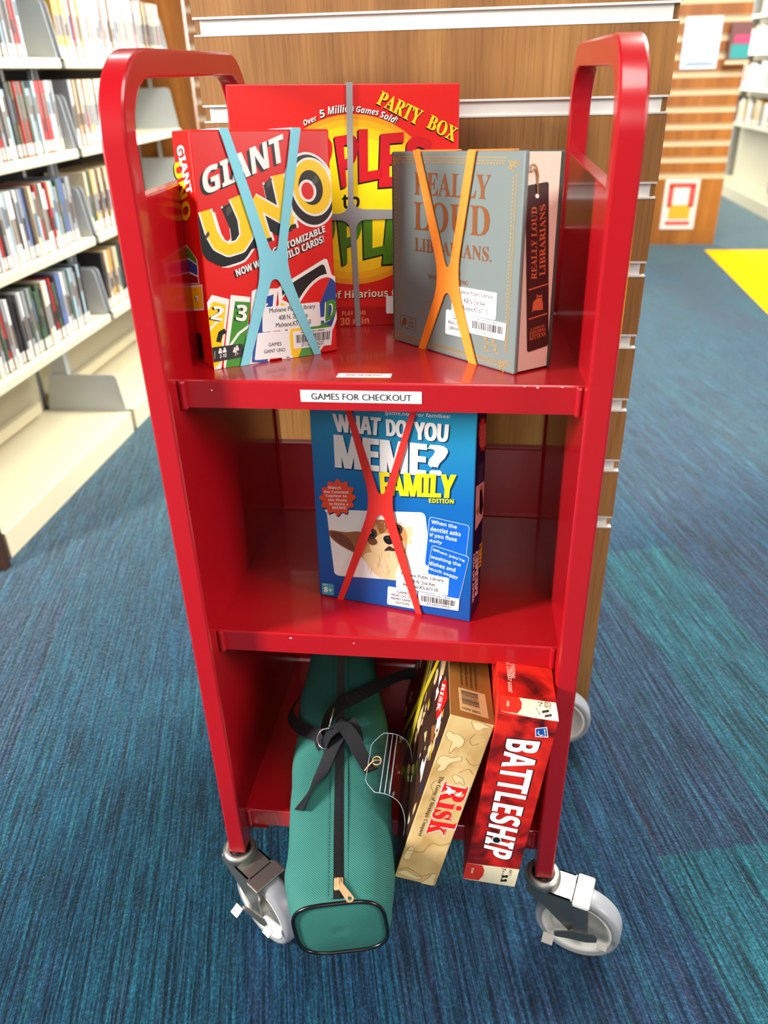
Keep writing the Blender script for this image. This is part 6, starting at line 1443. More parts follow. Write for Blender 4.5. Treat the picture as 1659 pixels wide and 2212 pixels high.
('p','f',[184,2036,203,2038,202,2044,183,2041],2.0,'tan3'),
('p','f',[204,2038,223,2049,221,2055,201,2043],2.0,'tan3'),
('p','f',[224,2050,245,2067,242,2072,221,2054],2.0,'tan3'),
('p','f',[245,2067,265,2083,262,2088,242,2072],2.0,'tan3'),
('p','f',[264,2083,280,2090,278,2095,262,2088],2.0,'tan3'),
('p','f',[278,2090,290,2083,292,2089,280,2095],2.0,'tan3'),
('p','f',[289,2084,299,2069,303,2072,293,2087],2.0,'tan3'),
('p','f',[299,2070,304,2052,309,2054,303,2071],2.0,'tan3'),
('p','f',[304,2053,304,2039,309,2038,309,2052],2.0,'tan3'),
('p','f',[304,2040,295,2030,299,2026,308,2036],2.0,'tan3'),
('p','f',[296,2031,280,2022,283,2017,298,2025],2.0,'tan3'),
('p','f',[280,2022,262,2014,264,2009,283,2017],2.0,'tan3'),
('p','f',[262,2014,246,2006,249,2000,265,2009],2.0,'tan3'),
('p','f',[246,2006,233,1998,236,1992,249,2000],2.0,'tan3'),
('p','f',[233,1998,221,1990,223,1984,236,1992],2.0,'tan3'),
('p','f',[221,1990,209,1981,212,1976,223,1984],2.0,'tan3'),
('p','f',[209,1981,198,1971,202,1966,212,1976],2.0,'tan3'),
('p','f',[198,1971,189,1960,193,1955,202,1966],2.0,'tan3'),
('p','f',[189,1959,181,1947,185,1943,193,1955],2.0,'tan3'),
('p','f',[181,1947,174,1933,178,1930,185,1943],2.0,'tan3'),
('p','f',[174,1933,167,1918,171,1915,178,1930],2.0,'tan3'),
('p','f',[167,1917,162,1898,166,1896,171,1915],2.0,'tan3'),
('p','f',[162,1898,158,1876,163,1875,166,1896],2.0,'tan3'),
('p','f',[158,1877,153,1855,158,1853,163,1874],2.0,'tan3'),
('p','f',[153,1856,143,1839,148,1835,157,1852],2.0,'tan3'),
('p','f',[144,1840,125,1825,128,1820,147,1834],2.0,'tan3'),
('p','f',[125,1825,100,1812,102,1807,128,1820],2.0,'tan3'),
('p','f',[100,1813,77,1805,78,1799,102,1807],2.0,'tan3'),
('p','f',[77,1805,63,1806,63,1800,78,1799],2.0,'tan3'),
('p','f',[65,1803,65,1818,60,1818,60,1803],2.0,'tan3'),
('p','f',[65,1816,74,1842,69,1844,60,1819],2.0,'tan3'),
('p','f',[74,1842,84,1869,80,1871,69,1844],2.0,'tan3'),
('p','f',[84,1869,87,1890,82,1891,79,1871],2.0,'tan3'),
('p','f',[86,1893,76,1902,73,1898,83,1888],2.0,'tan3'),
('p','f',[75,1903,59,1908,58,1902,75,1897],2.0,'tan3'),
('p','f',[59,1908,42,1912,42,1906,59,1902],2.0,'tan3'),
('p','f',[43,1911,32,1920,30,1915,41,1906],2.0,'tan3'),
('p','f',[33,1918,29,1933,24,1932,29,1916],2.0,'tan3'),
('p','f',[29,1932,29,1951,24,1952,24,1933],2.0,'tan3'),
('p','f',[29,1951,31,1971,27,1972,24,1952],2.0,'tan3'),
('p','f',[31,1970,36,1988,31,1991,27,1973],2.0,'tan3'),
('p','f',[268,1773,268,1788,275,1800,287,1809,302,1813,322,1810,347,1802,373,1791,394,1777,411,1757,427,1732,438,1709,441,1695,432,1694,414,1703,393,1714,376,1719,365,1713,357,1702,348,1692,337,1692,319,1706,298,1729,278,1753],1,'tan2'),
('p','f',[270,1773,270,1787,265,1788,265,1773],2.0,'tan3'),
('p','f',[270,1786,277,1798,273,1802,266,1789],2.0,'tan3'),
('p','f',[276,1797,289,1806,286,1812,274,1803],2.0,'tan3'),
('p','f',[288,1806,303,1810,302,1816,287,1812],2.0,'tan3'),
('p','f',[302,1810,322,1807,322,1813,302,1816],2.0,'tan3'),
('p','f',[322,1807,347,1799,348,1805,323,1813],2.0,'tan3'),
('p','f',[347,1800,372,1788,373,1794,348,1805],2.0,'tan3'),
('p','f',[372,1788,393,1774,395,1779,374,1793],2.0,'tan3'),
('p','f',[392,1775,410,1755,413,1759,395,1779],2.0,'tan3'),
('p','f',[409,1755,425,1730,429,1734,413,1759],2.0,'tan3'),
('p','f',[425,1731,436,1708,440,1710,429,1733],2.0,'tan3'),
('p','f',[436,1709,439,1694,443,1695,440,1709],2.0,'tan3'),
('p','f',[441,1698,432,1698,432,1691,441,1692],2.0,'tan3'),
('p','f',[433,1697,414,1706,413,1700,431,1692],2.0,'tan3'),
('p','f',[415,1706,394,1717,392,1711,413,1700],2.0,'tan3'),
('p','f',[393,1717,376,1722,376,1716,393,1711],2.0,'tan3'),
('p','f',[375,1722,364,1716,366,1710,377,1716],2.0,'tan3'),
('p','f',[363,1715,355,1704,359,1700,367,1711],2.0,'tan3'),
('p','f',[355,1704,347,1695,350,1690,359,1700],2.0,'tan3'),
('p','f',[348,1695,337,1695,337,1689,349,1689],2.0,'tan3'),
('p','f',[338,1695,321,1708,318,1703,336,1690],2.0,'tan3'),
('p','f',[321,1708,299,1731,296,1726,318,1704],2.0,'tan3'),
('p','f',[299,1730,280,1755,277,1751,296,1727],2.0,'tan3'),
('p','f',[280,1755,270,1774,266,1772,276,1752],2.0,'tan3'),
('p','f',[512,11,518,30,515,55,509,83,505,109,506,134,508,161,508,185,504,201,493,208,478,208,461,204,449,196,442,185,438,169,435,151,429,134,420,117,409,100,398,82,387,64,373,44,359,23,347,3,347,0,478,0,495,2],1,'tan2'),
('p','f',[515,10,520,28,515,31,510,13],2.0,'tan3'),
('p','f',[520,30,517,55,512,55,515,30],2.0,'tan3'),
('p','f',[517,56,511,83,506,82,512,55],2.0,'tan3'),
('p','f',[511,83,508,109,502,108,506,83],2.0,'tan3'),
('p','f',[508,108,508,134,503,135,502,109],2.0,'tan3'),
('p','f',[508,134,510,160,505,162,503,135],2.0,'tan3'),
('p','f',[510,161,511,184,505,185,505,162],2.0,'tan3'),
('p','f',[511,185,507,202,502,200,505,184],2.0,'tan3'),
('p','f',[505,204,494,211,492,205,503,198],2.0,'tan3'),
('p','f',[493,211,477,212,478,205,494,204],2.0,'tan3'),
('p','f',[477,212,461,207,462,200,478,205],2.0,'tan3'),
('p','f',[460,207,447,199,450,193,463,201],2.0,'tan3'),
('p','f',[447,199,440,187,444,183,451,194],2.0,'tan3'),
('p','f',[439,186,436,171,441,168,444,184],2.0,'tan3'),
('p','f',[436,170,432,153,437,150,441,168],2.0,'tan3'),
('p','f',[432,153,427,136,432,132,437,150],2.0,'tan3'),
('p','f',[427,136,418,119,422,115,431,132],2.0,'tan3'),
('p','f',[418,119,407,102,411,97,422,115],2.0,'tan3'),
('p','f',[407,102,396,84,400,80,411,97],2.0,'tan3'),
('p','f',[396,84,385,66,389,62,400,80],2.0,'tan3'),
('p','f',[385,66,371,46,376,42,389,62],2.0,'tan3'),
('p','f',[371,47,356,25,361,20,376,42],2.0,'tan3'),
('p','f',[356,25,345,6,349,1,361,20],2.0,'tan3'),
('p','f',[345,5,344,0,350,0,350,2],2.0,'tan3'),
('p','f',[417,0,417,1,411,0],2.0,'tan3'),
('p','f',[441,0,441,2,417,1,417,0],2.0,'tan3'),
('p','f',[469,0,469,2,441,2,441,0],2.0,'tan3'),
('p','f',[496,0,495,5,469,2,469,0],2.0,'tan3'),
('p','f',[500,0,514,8,511,14,494,5,496,0],2.0,'tan3'),
('p','f',[29,349,24,371,25,401,29,434,35,464,41,492,50,520,60,543,71,555,85,554,102,542,118,525,127,509,129,494,125,478,119,461,114,441,113,416,113,386,111,359,104,341,88,333,65,332,43,337],1,'tan2'),
('p','f',[31,350,26,372,21,370,26,349],2.0,'tan3'),
('p','f',[26,371,27,401,22,402,21,371],2.0,'tan3'),
('p','f',[27,401,32,434,27,435,22,402],2.0,'tan3'),
('p','f',[32,433,37,463,32,465,27,436],2.0,'tan3'),
('p','f',[37,463,44,490,39,493,32,465],2.0,'tan3'),
('p','f',[44,490,52,518,48,521,39,493],2.0,'tan3'),
('p','f',[52,518,62,541,58,545,48,522],2.0,'tan3'),
('p','f',[62,540,73,553,69,558,58,545],2.0,'tan3'),
('p','f',[71,552,86,551,85,557,71,559],2.0,'tan3'),
('p','f',[84,551,101,539,103,545,87,557],2.0,'tan3'),
('p','f',[101,540,116,523,119,528,104,545],2.0,'tan3'),
('p','f',[116,524,125,507,129,511,120,527],2.0,'tan3'),
('p','f',[125,509,126,494,131,494,130,509],2.0,'tan3'),
('p','f',[126,496,122,480,127,477,131,493],2.0,'tan3'),
('p','f',[122,480,116,462,121,459,127,477],2.0,'tan3'),
('p','f',[116,462,111,442,116,440,121,459],2.0,'tan3'),
('p','f',[111,441,110,416,115,415,116,440],2.0,'tan3'),
('p','f',[110,416,110,386,115,386,115,415],2.0,'tan3'),
('p','f',[110,387,108,360,113,358,115,385],2.0,'tan3'),
('p','f',[109,361,101,343,106,339,113,357],2.0,'tan3'),
('p','f',[103,344,87,336,89,330,105,338],2.0,'tan3'),
('p','f',[87,336,65,335,66,328,88,329],2.0,'tan3'),
('p','f',[65,335,43,340,43,334,65,328],2.0,'tan3'),
('p','f',[44,340,30,352,27,346,42,334],2.0,'tan3'),
('p','f',[21,79,16,94,30,111,52,128,71,141,83,149,96,154,111,155,129,153,153,145,181,132,211,117,240,106,270,101,302,98,329,95,343,90,339,79,323,65,301,52,281,43,266,40,252,40,233,42,207,46,162,51,106,59,53,68],1,'tan2'),
('p','f',[23,80,19,95,14,93,18,78],2.0,'tan3'),
('p','f',[18,91,32,109,29,114,14,96],2.0,'tan3'),
('p','f',[32,108,54,125,51,131,29,114],2.0,'tan3'),
('p','f',[54,125,72,138,69,144,51,131],2.0,'tan3'),
('p','f',[72,138,85,146,82,152,69,144],2.0,'tan3'),
('p','f',[84,146,97,151,95,157,83,152],2.0,'tan3'),
('p','f',[97,151,111,152,110,159,96,157],2.0,'tan3'),
('p','f',[111,152,129,150,129,157,111,159],2.0,'tan3'),
('p','f',[129,150,153,142,154,148,129,156],2.0,'tan3'),
('p','f',[152,142,181,128,182,135,154,148],2.0,'tan3'),
('p','f',[181,128,211,114,212,120,182,135],2.0,'tan3'),
('p','f',[211,114,239,103,240,110,212,121],2.0,'tan3'),
('p','f',[240,103,270,97,270,104,240,110],2.0,'tan3'),
('p','f',[270,97,302,94,302,101,270,104],2.0,'tan3'),
('p','f',[302,95,329,92,329,99,302,101],2.0,'tan3'),
('p','f',[328,92,342,86,343,93,329,98],2.0,'tan3'),
('p','f',[340,91,337,81,342,77,345,88],2.0,'tan3'),
('p','f',[338,82,321,68,325,62,341,76],2.0,'tan3'),
('p','f',[322,69,300,55,303,49,324,62],2.0,'tan3'),
('p','f',[300,56,280,47,282,40,302,49],2.0,'tan3'),
('p','f',[280,47,265,43,267,37,282,40],2.0,'tan3'),
('p','f',[266,43,251,43,252,36,266,36],2.0,'tan3'),
('p','f',[252,43,233,46,233,39,252,36],2.0,'tan3'),
('p','f',[233,45,207,49,206,43,233,39],2.0,'tan3'),
('p','f',[206,49,162,55,162,48,207,43],2.0,'tan3'),
('p','f',[162,55,106,62,106,55,162,48],2.0,'tan3'),
('p','f',[106,62,53,71,53,65,106,55],2.0,'tan3'),
('p','f',[53,71,21,82,20,76,53,65],2.0,'tan3'),
('p','f',[348,2083,360,2070,363,2075,351,2088],2.0,'tan3'),
('p','f',[360,2070,377,2051,381,2056,363,2075],2.0,'tan3'),
('p','f',[377,2051,396,2032,399,2036,381,2056],2.0,'tan3'),
('p','f',[397,2032,413,2017,416,2022,399,2037],2.0,'tan3'),
('p','f',[414,2017,427,2009,429,2014,416,2023],2.0,'tan3'),
('p','f',[427,2008,439,2003,441,2010,429,2015],2.0,'tan3'),
('p','f',[440,2003,452,2002,452,2008,440,2010],2.0,'tan3'),
('p','f',[453,2002,465,2003,464,2010,451,2008],2.0,'tan3'),
('p','f',[466,2003,480,2009,478,2015,463,2010],2.0,'tan3'),
('p','f',[480,2009,495,2018,492,2024,477,2015],2.0,'tan3'),
('p','f',[496,2018,510,2030,507,2036,492,2024],2.0,'tan3'),
('p','f',[510,2030,523,2044,519,2049,507,2036],2.0,'tan3'),
('p','f',[524,2045,535,2062,530,2067,519,2049],2.0,'tan3'),
('p','f',[535,2063,539,2072,539,2086,530,2066],2.0,'tan3'),
('p','f',[1,370,8,392,2,396,0,389,0,371],2.0,'tan3'),
('p','f',[8,392,17,425,12,428,2,396],2.0,'tan3'),
('p','f',[17,424,29,457,24,461,12,428],2.0,'tan3'),
('p','f',[29,456,44,480,40,485,24,461],2.0,'tan3'),
('p','f',[43,479,63,489,61,496,41,486],2.0,'tan3'),
('p','f',[63,489,86,491,85,499,62,496],2.0,'tan3'),
('p','f',[86,491,111,491,111,498,86,499],2.0,'tan3'),
('p','f',[111,491,136,492,135,499,111,498],2.0,'tan3'),
('p','f',[136,492,160,493,160,501,135,499],2.0,'tan3'),
('p','f',[160,493,186,493,185,500,160,501],2.0,'tan3'),
('p','f',[186,493,210,496,209,503,185,500],2.0,'tan3'),
('p','f',[210,496,230,506,228,513,208,503],2.0,'tan3'),
('p','f',[231,507,245,528,241,533,227,512],2.0,'tan3'),
('p','f',[246,529,256,558,250,562,240,532],2.0,'tan3'),
('p','f',[256,558,264,590,259,593,250,562],2.0,'tan3'),
('p','f',[264,589,274,617,269,621,259,593],2.0,'tan3'),
('p','f',[274,617,285,641,280,645,269,621],2.0,'tan3'),
('p','f',[285,641,296,664,291,668,280,645],2.0,'tan3'),
('p','f',[296,664,308,683,304,688,291,669],2.0,'tan3'),
('p','f',[308,683,324,695,321,701,304,689],2.0,'tan3'),
('p','f',[323,694,344,695,344,702,322,702],2.0,'tan3'),
('p','f',[344,695,369,687,370,694,344,702],2.0,'tan3'),
('p','f',[369,687,396,678,397,685,370,694],2.0,'tan3'),
('p','f',[397,678,423,679,423,686,396,686],2.0,'tan3'),
('p','f',[424,679,450,692,447,699,422,686],2.0,'tan3'),
('p','f',[450,692,476,712,472,719,447,698],2.0,'tan3'),
('p','f',[476,712,501,736,497,742,472,718],2.0,'tan3'),
('p','f',[501,736,523,758,520,764,497,742],2.0,'tan3'),
('p','f',[523,758,539,775,539,785,519,764],2.0,'tan3'),
('p','f',[9,127,29,142,25,148,6,134],2.0,'tan3'),
('p','f',[29,142,57,163,54,170,25,148],2.0,'tan3'),
('p','f',[57,163,89,184,86,190,54,170],2.0,'tan3'),
('p','f',[88,183,118,195,116,202,86,191],2.0,'tan3'),
('p','f',[117,195,144,194,143,202,117,202],2.0,'tan3'),
('p','f',[143,194,170,186,171,194,144,202],2.0,'tan3'),
('p','f',[169,186,196,175,197,182,171,193],2.0,'tan3'),
('p','f',[196,175,223,163,224,170,197,182],2.0,'tan3'),
('p','f',[223,163,250,150,251,157,224,170],2.0,'tan3'),
('p','f',[250,150,277,133,279,139,252,156],2.0,'tan3'),
('p','f',[277,133,305,119,306,126,279,140],2.0,'tan3'),
('p','f',[306,119,335,116,334,124,306,126],2.0,'tan3'),
('p','f',[336,117,369,131,366,138,333,124],2.0,'tan3'),
('p','f',[369,132,405,158,401,165,366,138],2.0,'tan3'),
('p','f',[405,159,437,187,433,193,401,165],2.0,'tan3'),
('p','f',[437,187,459,206,456,212,433,193],2.0,'tan3'),
('p','f',[329,1847,345,1865,341,1870,325,1852],2.0,'tan3'),
('p','f',[345,1865,368,1893,364,1898,341,1870],2.0,'tan3'),
('p','f',[368,1893,394,1919,391,1924,365,1898],2.0,'tan3'),
('p','f',[394,1918,418,1931,416,1937,391,1924],2.0,'tan3'),
('p','f',[417,1931,441,1925,441,1931,417,1938],2.0,'tan3'),
('p','f',[440,1926,465,1907,467,1913,442,1931],2.0,'tan3'),
('p','f',[464,1907,487,1886,490,1891,467,1912],2.0,'tan3'),
('p','f',[487,1886,502,1872,505,1877,490,1891],2.0,'tan3'),
('p','f',[353,2453,343,2435,348,2432,357,2449],2.0,'tan3'),
('p','f',[343,2435,330,2410,334,2406,348,2432],2.0,'tan3'),
('p','f',[329,2410,317,2382,322,2378,334,2406],2.0,'tan3'),
('p','f',[317,2381,313,2357,318,2355,322,2379],2.0,'tan3'),
('p','f',[313,2355,319,2334,324,2335,318,2357],2.0,'tan3'),
('p','f',[320,2333,334,2312,338,2315,324,2336],2.0,'tan3'),
('p','f',[334,2311,351,2295,354,2299,337,2316],2.0,'tan3'),
('p','f',[352,2294,368,2286,370,2292,354,2300],2.0,'tan3'),
('p','f',[370,2286,387,2291,385,2297,368,2292],2.0,'tan3'),
('p','f',[388,2291,407,2306,404,2311,385,2296],2.0,'tan3'),
('p','f',[407,2306,424,2323,421,2328,403,2311],2.0,'tan3'),
('p','f',[424,2323,436,2334,433,2339,421,2328],2.0,'tan3'),
('p','f',[99,1666,89,1651,93,1646,104,1661],2.0,'tan3'),
('p','f',[89,1651,73,1630,77,1625,93,1646],2.0,'tan3'),
('p','f',[73,1629,59,1604,64,1600,78,1625],2.0,'tan3'),
('p','f',[59,1603,53,1577,59,1575,64,1601],2.0,'tan3'),
('p','f',[53,1575,62,1549,67,1550,59,1577],2.0,'tan3'),
('p','f',[62,1548,79,1519,84,1522,66,1551],2.0,'tan3'),
('p','f',[79,1519,98,1489,102,1492,84,1522],2.0,'tan3'),
('p','f',[97,1489,109,1459,114,1461,102,1492],2.0,'tan3'),
('p','f',[109,1460,110,1427,115,1427,114,1460],2.0,'tan3'),
('p','f',[110,1428,106,1392,111,1391,115,1426],2.0,'tan3'),
('p','f',[106,1392,100,1360,105,1358,111,1390],2.0,'tan3'),
('p','f',[100,1360,96,1338,101,1336,105,1358],2.0,'tan3'),
('t','f','Risk','S',[515,1697,543,837,176,809,184,1683],4,'w'),
('t','f','Risk','S',[505,1682,532,859,186,825,197,1670],5,'red'),
('t','f','The Game of Strategic Conquest','s',[173,1738,156,753,101,761,111,1739],4,'dk'),
('p','f',[251,1503,264,1581,231,1616,278,1615,322,1584,368,1584,359,1537,326,1527,313,1493,284,1513],6,'w'),
('p','f',[388,1516,419,1570,447,1594,442,1533,416,1501],6,'w'),
('p','t',[0,1173,539,1410,539,0,23,0,0,1],1,'tan4'),
('p','t',[107,593,452,578,471,93,120,128],3,'tan'),
('p','t',[143,545,357,535,358,518,144,529],4,'dk'),
('p','t',[144,523,358,512,359,501,144,512],4,'dk'),
('p','t',[144,507,359,495,359,490,144,501],4,'dk'),
('p','t',[145,496,359,484,360,473,145,485],4,'dk'),
('p','t',[145,476,360,463,361,447,146,460],4,'dk'),
('p','t',[146,450,361,437,361,426,146,440],4,'dk'),
('p','t',[147,426,362,412,362,401,147,415],4,'dk'),
('p','t',[147,402,363,388,363,382,147,396],4,'dk'),
('p','t',[148,391,363,377,363,371,148,386],4,'dk'),
('p','t',[148,377,364,362,364,345,148,361],4,'dk'),
('p','t',[149,355,365,340,365,324,149,340],4,'dk'),
('p','t',[149,331,365,315,366,298,150,315],4,'dk'),
('p','t',[150,302,367,285,367,268,151,286],4,'dk'),
('p','t',[151,273,368,255,368,250,151,267],4,'dk'),
('t','t','53094 26022','r',[146,206,370,186,372,140,147,161],4,'dk'),
('t','t','RISK THE GAME OF GLOBAL DOMINATION MADE IN','b',[165,1179,171,659,147,657,143,1178],3,'dk'),
('t','t','RISK THE GAME OF GLOBAL DOMINATION MADE IN','b',[230,1181,233,653,209,651,208,1180],3,'dk'),
('t','t','RISK THE GAME OF GLOBAL DOMINATION MADE IN','b',[295,1183,295,647,271,645,273,1182],3,'dk'),
('t','t','RISK THE GAME OF GLOBAL DOMINATION MADE IN','b',[361,1185,356,641,332,639,338,1184],3,'dk'),
('p','l',[15,15,3985,15,3985,2623,15,2623],0.5,'dog4'),
('p','l',[825,139,805,242,754,277,757,188,720,163,759,66,803,20,833,0,849,0,854,60],1.0,'dk'),
('p','l',[2455,217,2458,148,2471,99,2514,80,2550,80,2616,76,2614,141,2557,168,2522,213],1.05,'dog2'),
('p','l',[2498,1245,2412,1235,2369,1207,2379,1168,2453,1148,2511,1130,2590,1128,2562,1169,2537,1194],1.1,'dk'),
('p','l',[3183,2331,3153,2362,3129,2421,3101,2388,3075,2349,3105,2299,3120,2245,3147,2273,3186,2268],1.15,'gold2'),
('p','l',[3747,1083,3706,1094,3684,1108,3648,1106,3636,1078,3621,1042,3665,1036,3694,1043,3752,1040],1.2,'dk'),
('p','l',[1882,288,1846,300,1827,290,1826,272,1835,245,1882,229,1906,240,1903,255,1927,271],1.25,'pap'),
('p','l',[2763,602,2748,593,2725,564,2746,511,2774,507,2803,486,2824,522,2815,583,2787,629],1.3,'dogl'),
('p','l',[1267,334,1243,324,1208,316,1209,279,1236,264,1258,243,1289,256,1293,289,1293,320],1.35,'pap'),
('p','l',[3623,2061,3570,2004,3577,1889,3563,1764,3631,1741,3698,1684,3710,1811,3729,1914,3673,1971],1.4,'dogl'),
('p','l',[3654,722,3580,722,3625,661,3633,619,3675,626,3715,624,3737,661,3766,727,3697,738],1.45,'cream'),
('p','l',[3846,1067,3810,1100,3757,1015,3744,923,3774,902,3795,892,3829,899,3844,968,3862,1030],1.5,'tan'),
('p','l',[3038,1234,3021,1231,3013,1205,3033,1186,3047,1179,3056,1187,3077,1190,3059,1213,3056,1248],1.55,'cream'),
('p','l',[3633,2248,3543,2176,3441,2155,3497,2078,3497,1968,3625,1997,3689,2035,3702,2089,3698,2153],1.6,'dogl'),
('p','l',[196,1206,131,1178,75,1127,125,1079,175,1033,243,1072,267,1110,278,1146,276,1207],1.65,'gold2'),
('p','l',[3063,2466,2997,2483,2975,2349,2988,2215,3048,2187,3087,2210,3138,2232,3140,2347,3113,2445],1.7,'cream'),
('p','l',[399,1216,349,1263,284,1163,209,1084,225,1005,271,960,353,993,400,1088,478,1198],1.75,'dk'),
('p','l',[1852,720,1841,822,1759,869,1721,783,1689,716,1728,634,1782,542,1839,604,1913,628],1.8,'lgray'),
('p','l',[1218,2181,1211,2118,1262,2093,1308,2089,1363,2105,1338,2164,1324,2192,1301,2217,1274,2192],1.85,'lgray'),
('p','l',[3515,2557,3474,2550,3443,2526,3459,2508,3512,2526,3551,2523,3559,2544,3577,2564,3551,2571],1.9,'dred'),
('p','l',[2742,1818,2647,1880,2548,1902,2415,1880,2428,1726,2524,1633,2619,1550,2692,1633,2771,1696],1.95,'dk'),
('p','l',[1560,760,1564,735,1574,705,1611,693,1648,679,1664,699,1645,732,1613,749,1588,758],2.0,'pap'),
('p','l',[180,1270,132,1309,49,1317,52,1250,119,1208,157,1140,195,1191,259,1194,223,1246],2.05,'navy2'),
('p','l',[450,1705,297,1674,358,1601,372,1547,458,1528,588,1561,598,1646,626,1715,527,1710],2.1,'lgray'),
('p','l',[2464,2479,2381,2563,2334,2600,2283,2638,2257,2638,2264,2510,2335,2350,2412,2207,2430,2320,2494,2313],2.15,'lgray'),
('p','l',[1019,2250,989,2237,973,2219,976,2203,1015,2212,1049,2223,1087,2244,1067,2253,1067,2275],2.2,'dk'),
('p','l',[2049,1466,2027,1528,2009,1504,1982,1521,1977,1477,2001,1410,2030,1400,2055,1382,2072,1404],2.25,'tan'),
('p','l',[939,596,899,592,884,576,858,555,906,538,960,514,970,547,1030,556,967,576],2.3,'tan'),
('p','l',[2353,1663,2396,1611,2422,1557,2487,1571,2542,1580,2573,1626,2540,1682,2467,1680,2419,1681],2.35,'gold2'),
('p','l',[3559,2111,3525,2123,3511,2104,3488,2087,3500,2051,3547,2019,3577,2046,3620,2055,3611,2096],2.4,'dk'),
('p','l',[2996,1015,3014,1102,2951,1134,2901,1094,2852,1054,2829,961,2887,894,2955,893,3036,908],2.45,'dk'),
('p','l',[3550,1813,3506,1799,3464,1815,3447,1774,3464,1742,3482,1717,3514,1722,3577,1715,3572,1773],2.5,'dog2'),
('p','l',[1769,2486,1764,2424,1798,2367,1853,2357,1905,2328,1950,2353,1937,2415,1880,2446,1834,2480],2.55,'cream'),
('p','l',[1787,2244,1756,2160,1731,2112,1744,2053,1765,2027,1799,1934,1830,2025,1833,2108,1832,2204],2.6,'pap'),
('p','l',[586,1445,533,1407,564,1391,549,1343,606,1378,661,1406,677,1450,665,1473,633,1482],2.65,'lgray'),
('p','l',[1789,2142,1788,2098,1773,2073,1793,2039,1819,2009,1848,2017,1862,2053,1854,2104,1820,2127],2.7,'gr2'),
('p','l',[816,1151,765,1189,745,1179,752,1159,780,1133,817,1109,870,1083,878,1099,858,1127],2.75,'dred'),
('p','l',[1611,1547,1605,1525,1600,1512,1608,1502,1623,1500,1655,1489,1653,1517,1646,1532,1639,1557],2.8,'dred'),
('p','l',[2125,1088,2075,1130,2026,1098,2030,1045,2038,992,2095,983,2147,977,2203,1005,2159,1060],2.85,'cream'),
('p','l',[1227,1586,1192,1617,1161,1672,1123,1640,1081,1597,1126,1540,1154,1497,1202,1477,1215,1539],2.9,'cream'),
('p','l',[1983,580,1956,563,1916,564,1939,532,1932,494,1972,501,2008,498,2001,532,2002,555],2.95,'dk'),
('p','l',[1165,563,1143,555,1118,531,1134,500,1168,507,1204,484,1217,520,1200,545,1202,589],3.0,'dog2'),
('p','l',[418,863,391,937,314,958,283,884,248,859,212,790,290,786,334,785,390,800],3.05,'pap'),
('p','l',[1879,1532,1845,1686,1725,1710,1619,1667,1587,1525,1674,1409,1750,1350,1851,1305,1887,1419],3.1,'tan'),
('p','l',[2973,2482,3004,2405,3075,2323,3171,2321,3244,2300,3306,2317,3285,2396,3163,2482,3083,2458],3.15,'tan'),
('p','l',[235,651,195,653,146,644,146,607,192,578,249,558,293,579,284,612,259,631],3.2,'navy2'),
('p','l',[1655,828,1607,795,1601,759,1612,727,1670,737,1707,775,1738,803,1772,855,1705,842],3.25,'pap'),
('p','l',[664,172,596,200,562,148,493,108,566,55,606,0,624,0,664,45,725,63,717,127],3.3,'cream'),
('p','l',[847,1250,823,1242,852,1214,890,1201,915,1203,915,1220,905,1238,881,1267,846,1270],3.35,'gold2'),
('p','l',[2909,961,2863,871,2922,808,3001,774,3075,844,3119,938,3094,1032,3018,1056,2940,1047],3.4,'gr2'),
('p','l',[2800,858,2770,817,2747,786,2731,735,2802,731,2874,752,2947,797,2948,858,2858,855],3.45,'tan'),
('p','l',[1336,979,1290,1006,1262,1041,1206,1052,1209,982,1210,932,1243,895,1283,904,1336,912],3.5,'dog2'),
('p','l',[1947,2475,1949,2438,1922,2408,1961,2402,1987,2376,2009,2403,2000,2430,2008,2459,1982,2480],3.55,'gr2'),
('p','l',[3589,1889,3605,1837,3591,1783,3668,1702,3721,1704,3748,1727,3711,1791,3678,1839,3613,1928],3.6,'gold2'),
('p','l',[3315,2392,3322,2473,3254,2444,3196,2479,3177,2411,3168,2340,3216,2288,3267,2322,3305,2341],3.65,'pap'),
('p','l',[3852,1329,3866,1408,3808,1378,3772,1393,3725,1360,3758,1297,3783,1258,3818,1262,3849,1281],3.7,'navy2'),
('p','l',[1412,1629,1365,1665,1301,1691,1294,1643,1297,1581,1373,1517,1452,1483,1481,1523,1475,1580],3.75,'navy2'),
('p','l',[497,2047,469,1994,518,1916,604,1894,711,1850,746,1920,693,2004,632,2087,561,2045],3.8,'dred'),
('p','l',[1530,2332,1507,2340,1472,2381,1457,2343,1476,2311,1485,2290,1505,2285,1523,2288,1562,2299],3.85,'dogl'),
('p','l',[3483,1612,3449,1532,3481,1411,3524,1347,3564,1275,3625,1247,3649,1334,3588,1440,3552,1499],3.9,'pap'),
('p','l',[3580,1780,3495,1827,3472,1734,3428,1704,3424,1631,3501,1616,3558,1615,3647,1626,3600,1706],3.95,'dogl'),
('p','l',[1530,778,1564,666,1640,656,1709,594,1773,682,1795,799,1750,893,1673,915,1578,905],4.0,'dk'),
('p','l',[2349,2014,2321,1997,2316,1967,2330,1944,2350,1919,2383,1927,2411,1950,2407,1986,2381,2008],4.05,'dogl'),
('p','l',[3830,2149,3809,2127,3808,2094,3842,2099,3869,2089,3898,2113,3886,2143,3873,2161,3850,2186],4.1,'navy2'),
('p','l',[2347,1406,2307,1399,2293,1367,2272,1335,2309,1319,2334,1303,2361,1318,2364,1345,2360,1368],4.15,'dogl'),
('p','l',[1954,667,1942,626,1957,611,1974,623,1987,646,2006,686,1982,694,1974,722,1957,703],4.2,'dogl'),
('p','l',[1603,1905,1492,1891,1406,1827,1458,1744,1539,1694,1655,1657,1734,1725,1702,1799,1704,1874],4.25,'cream'),
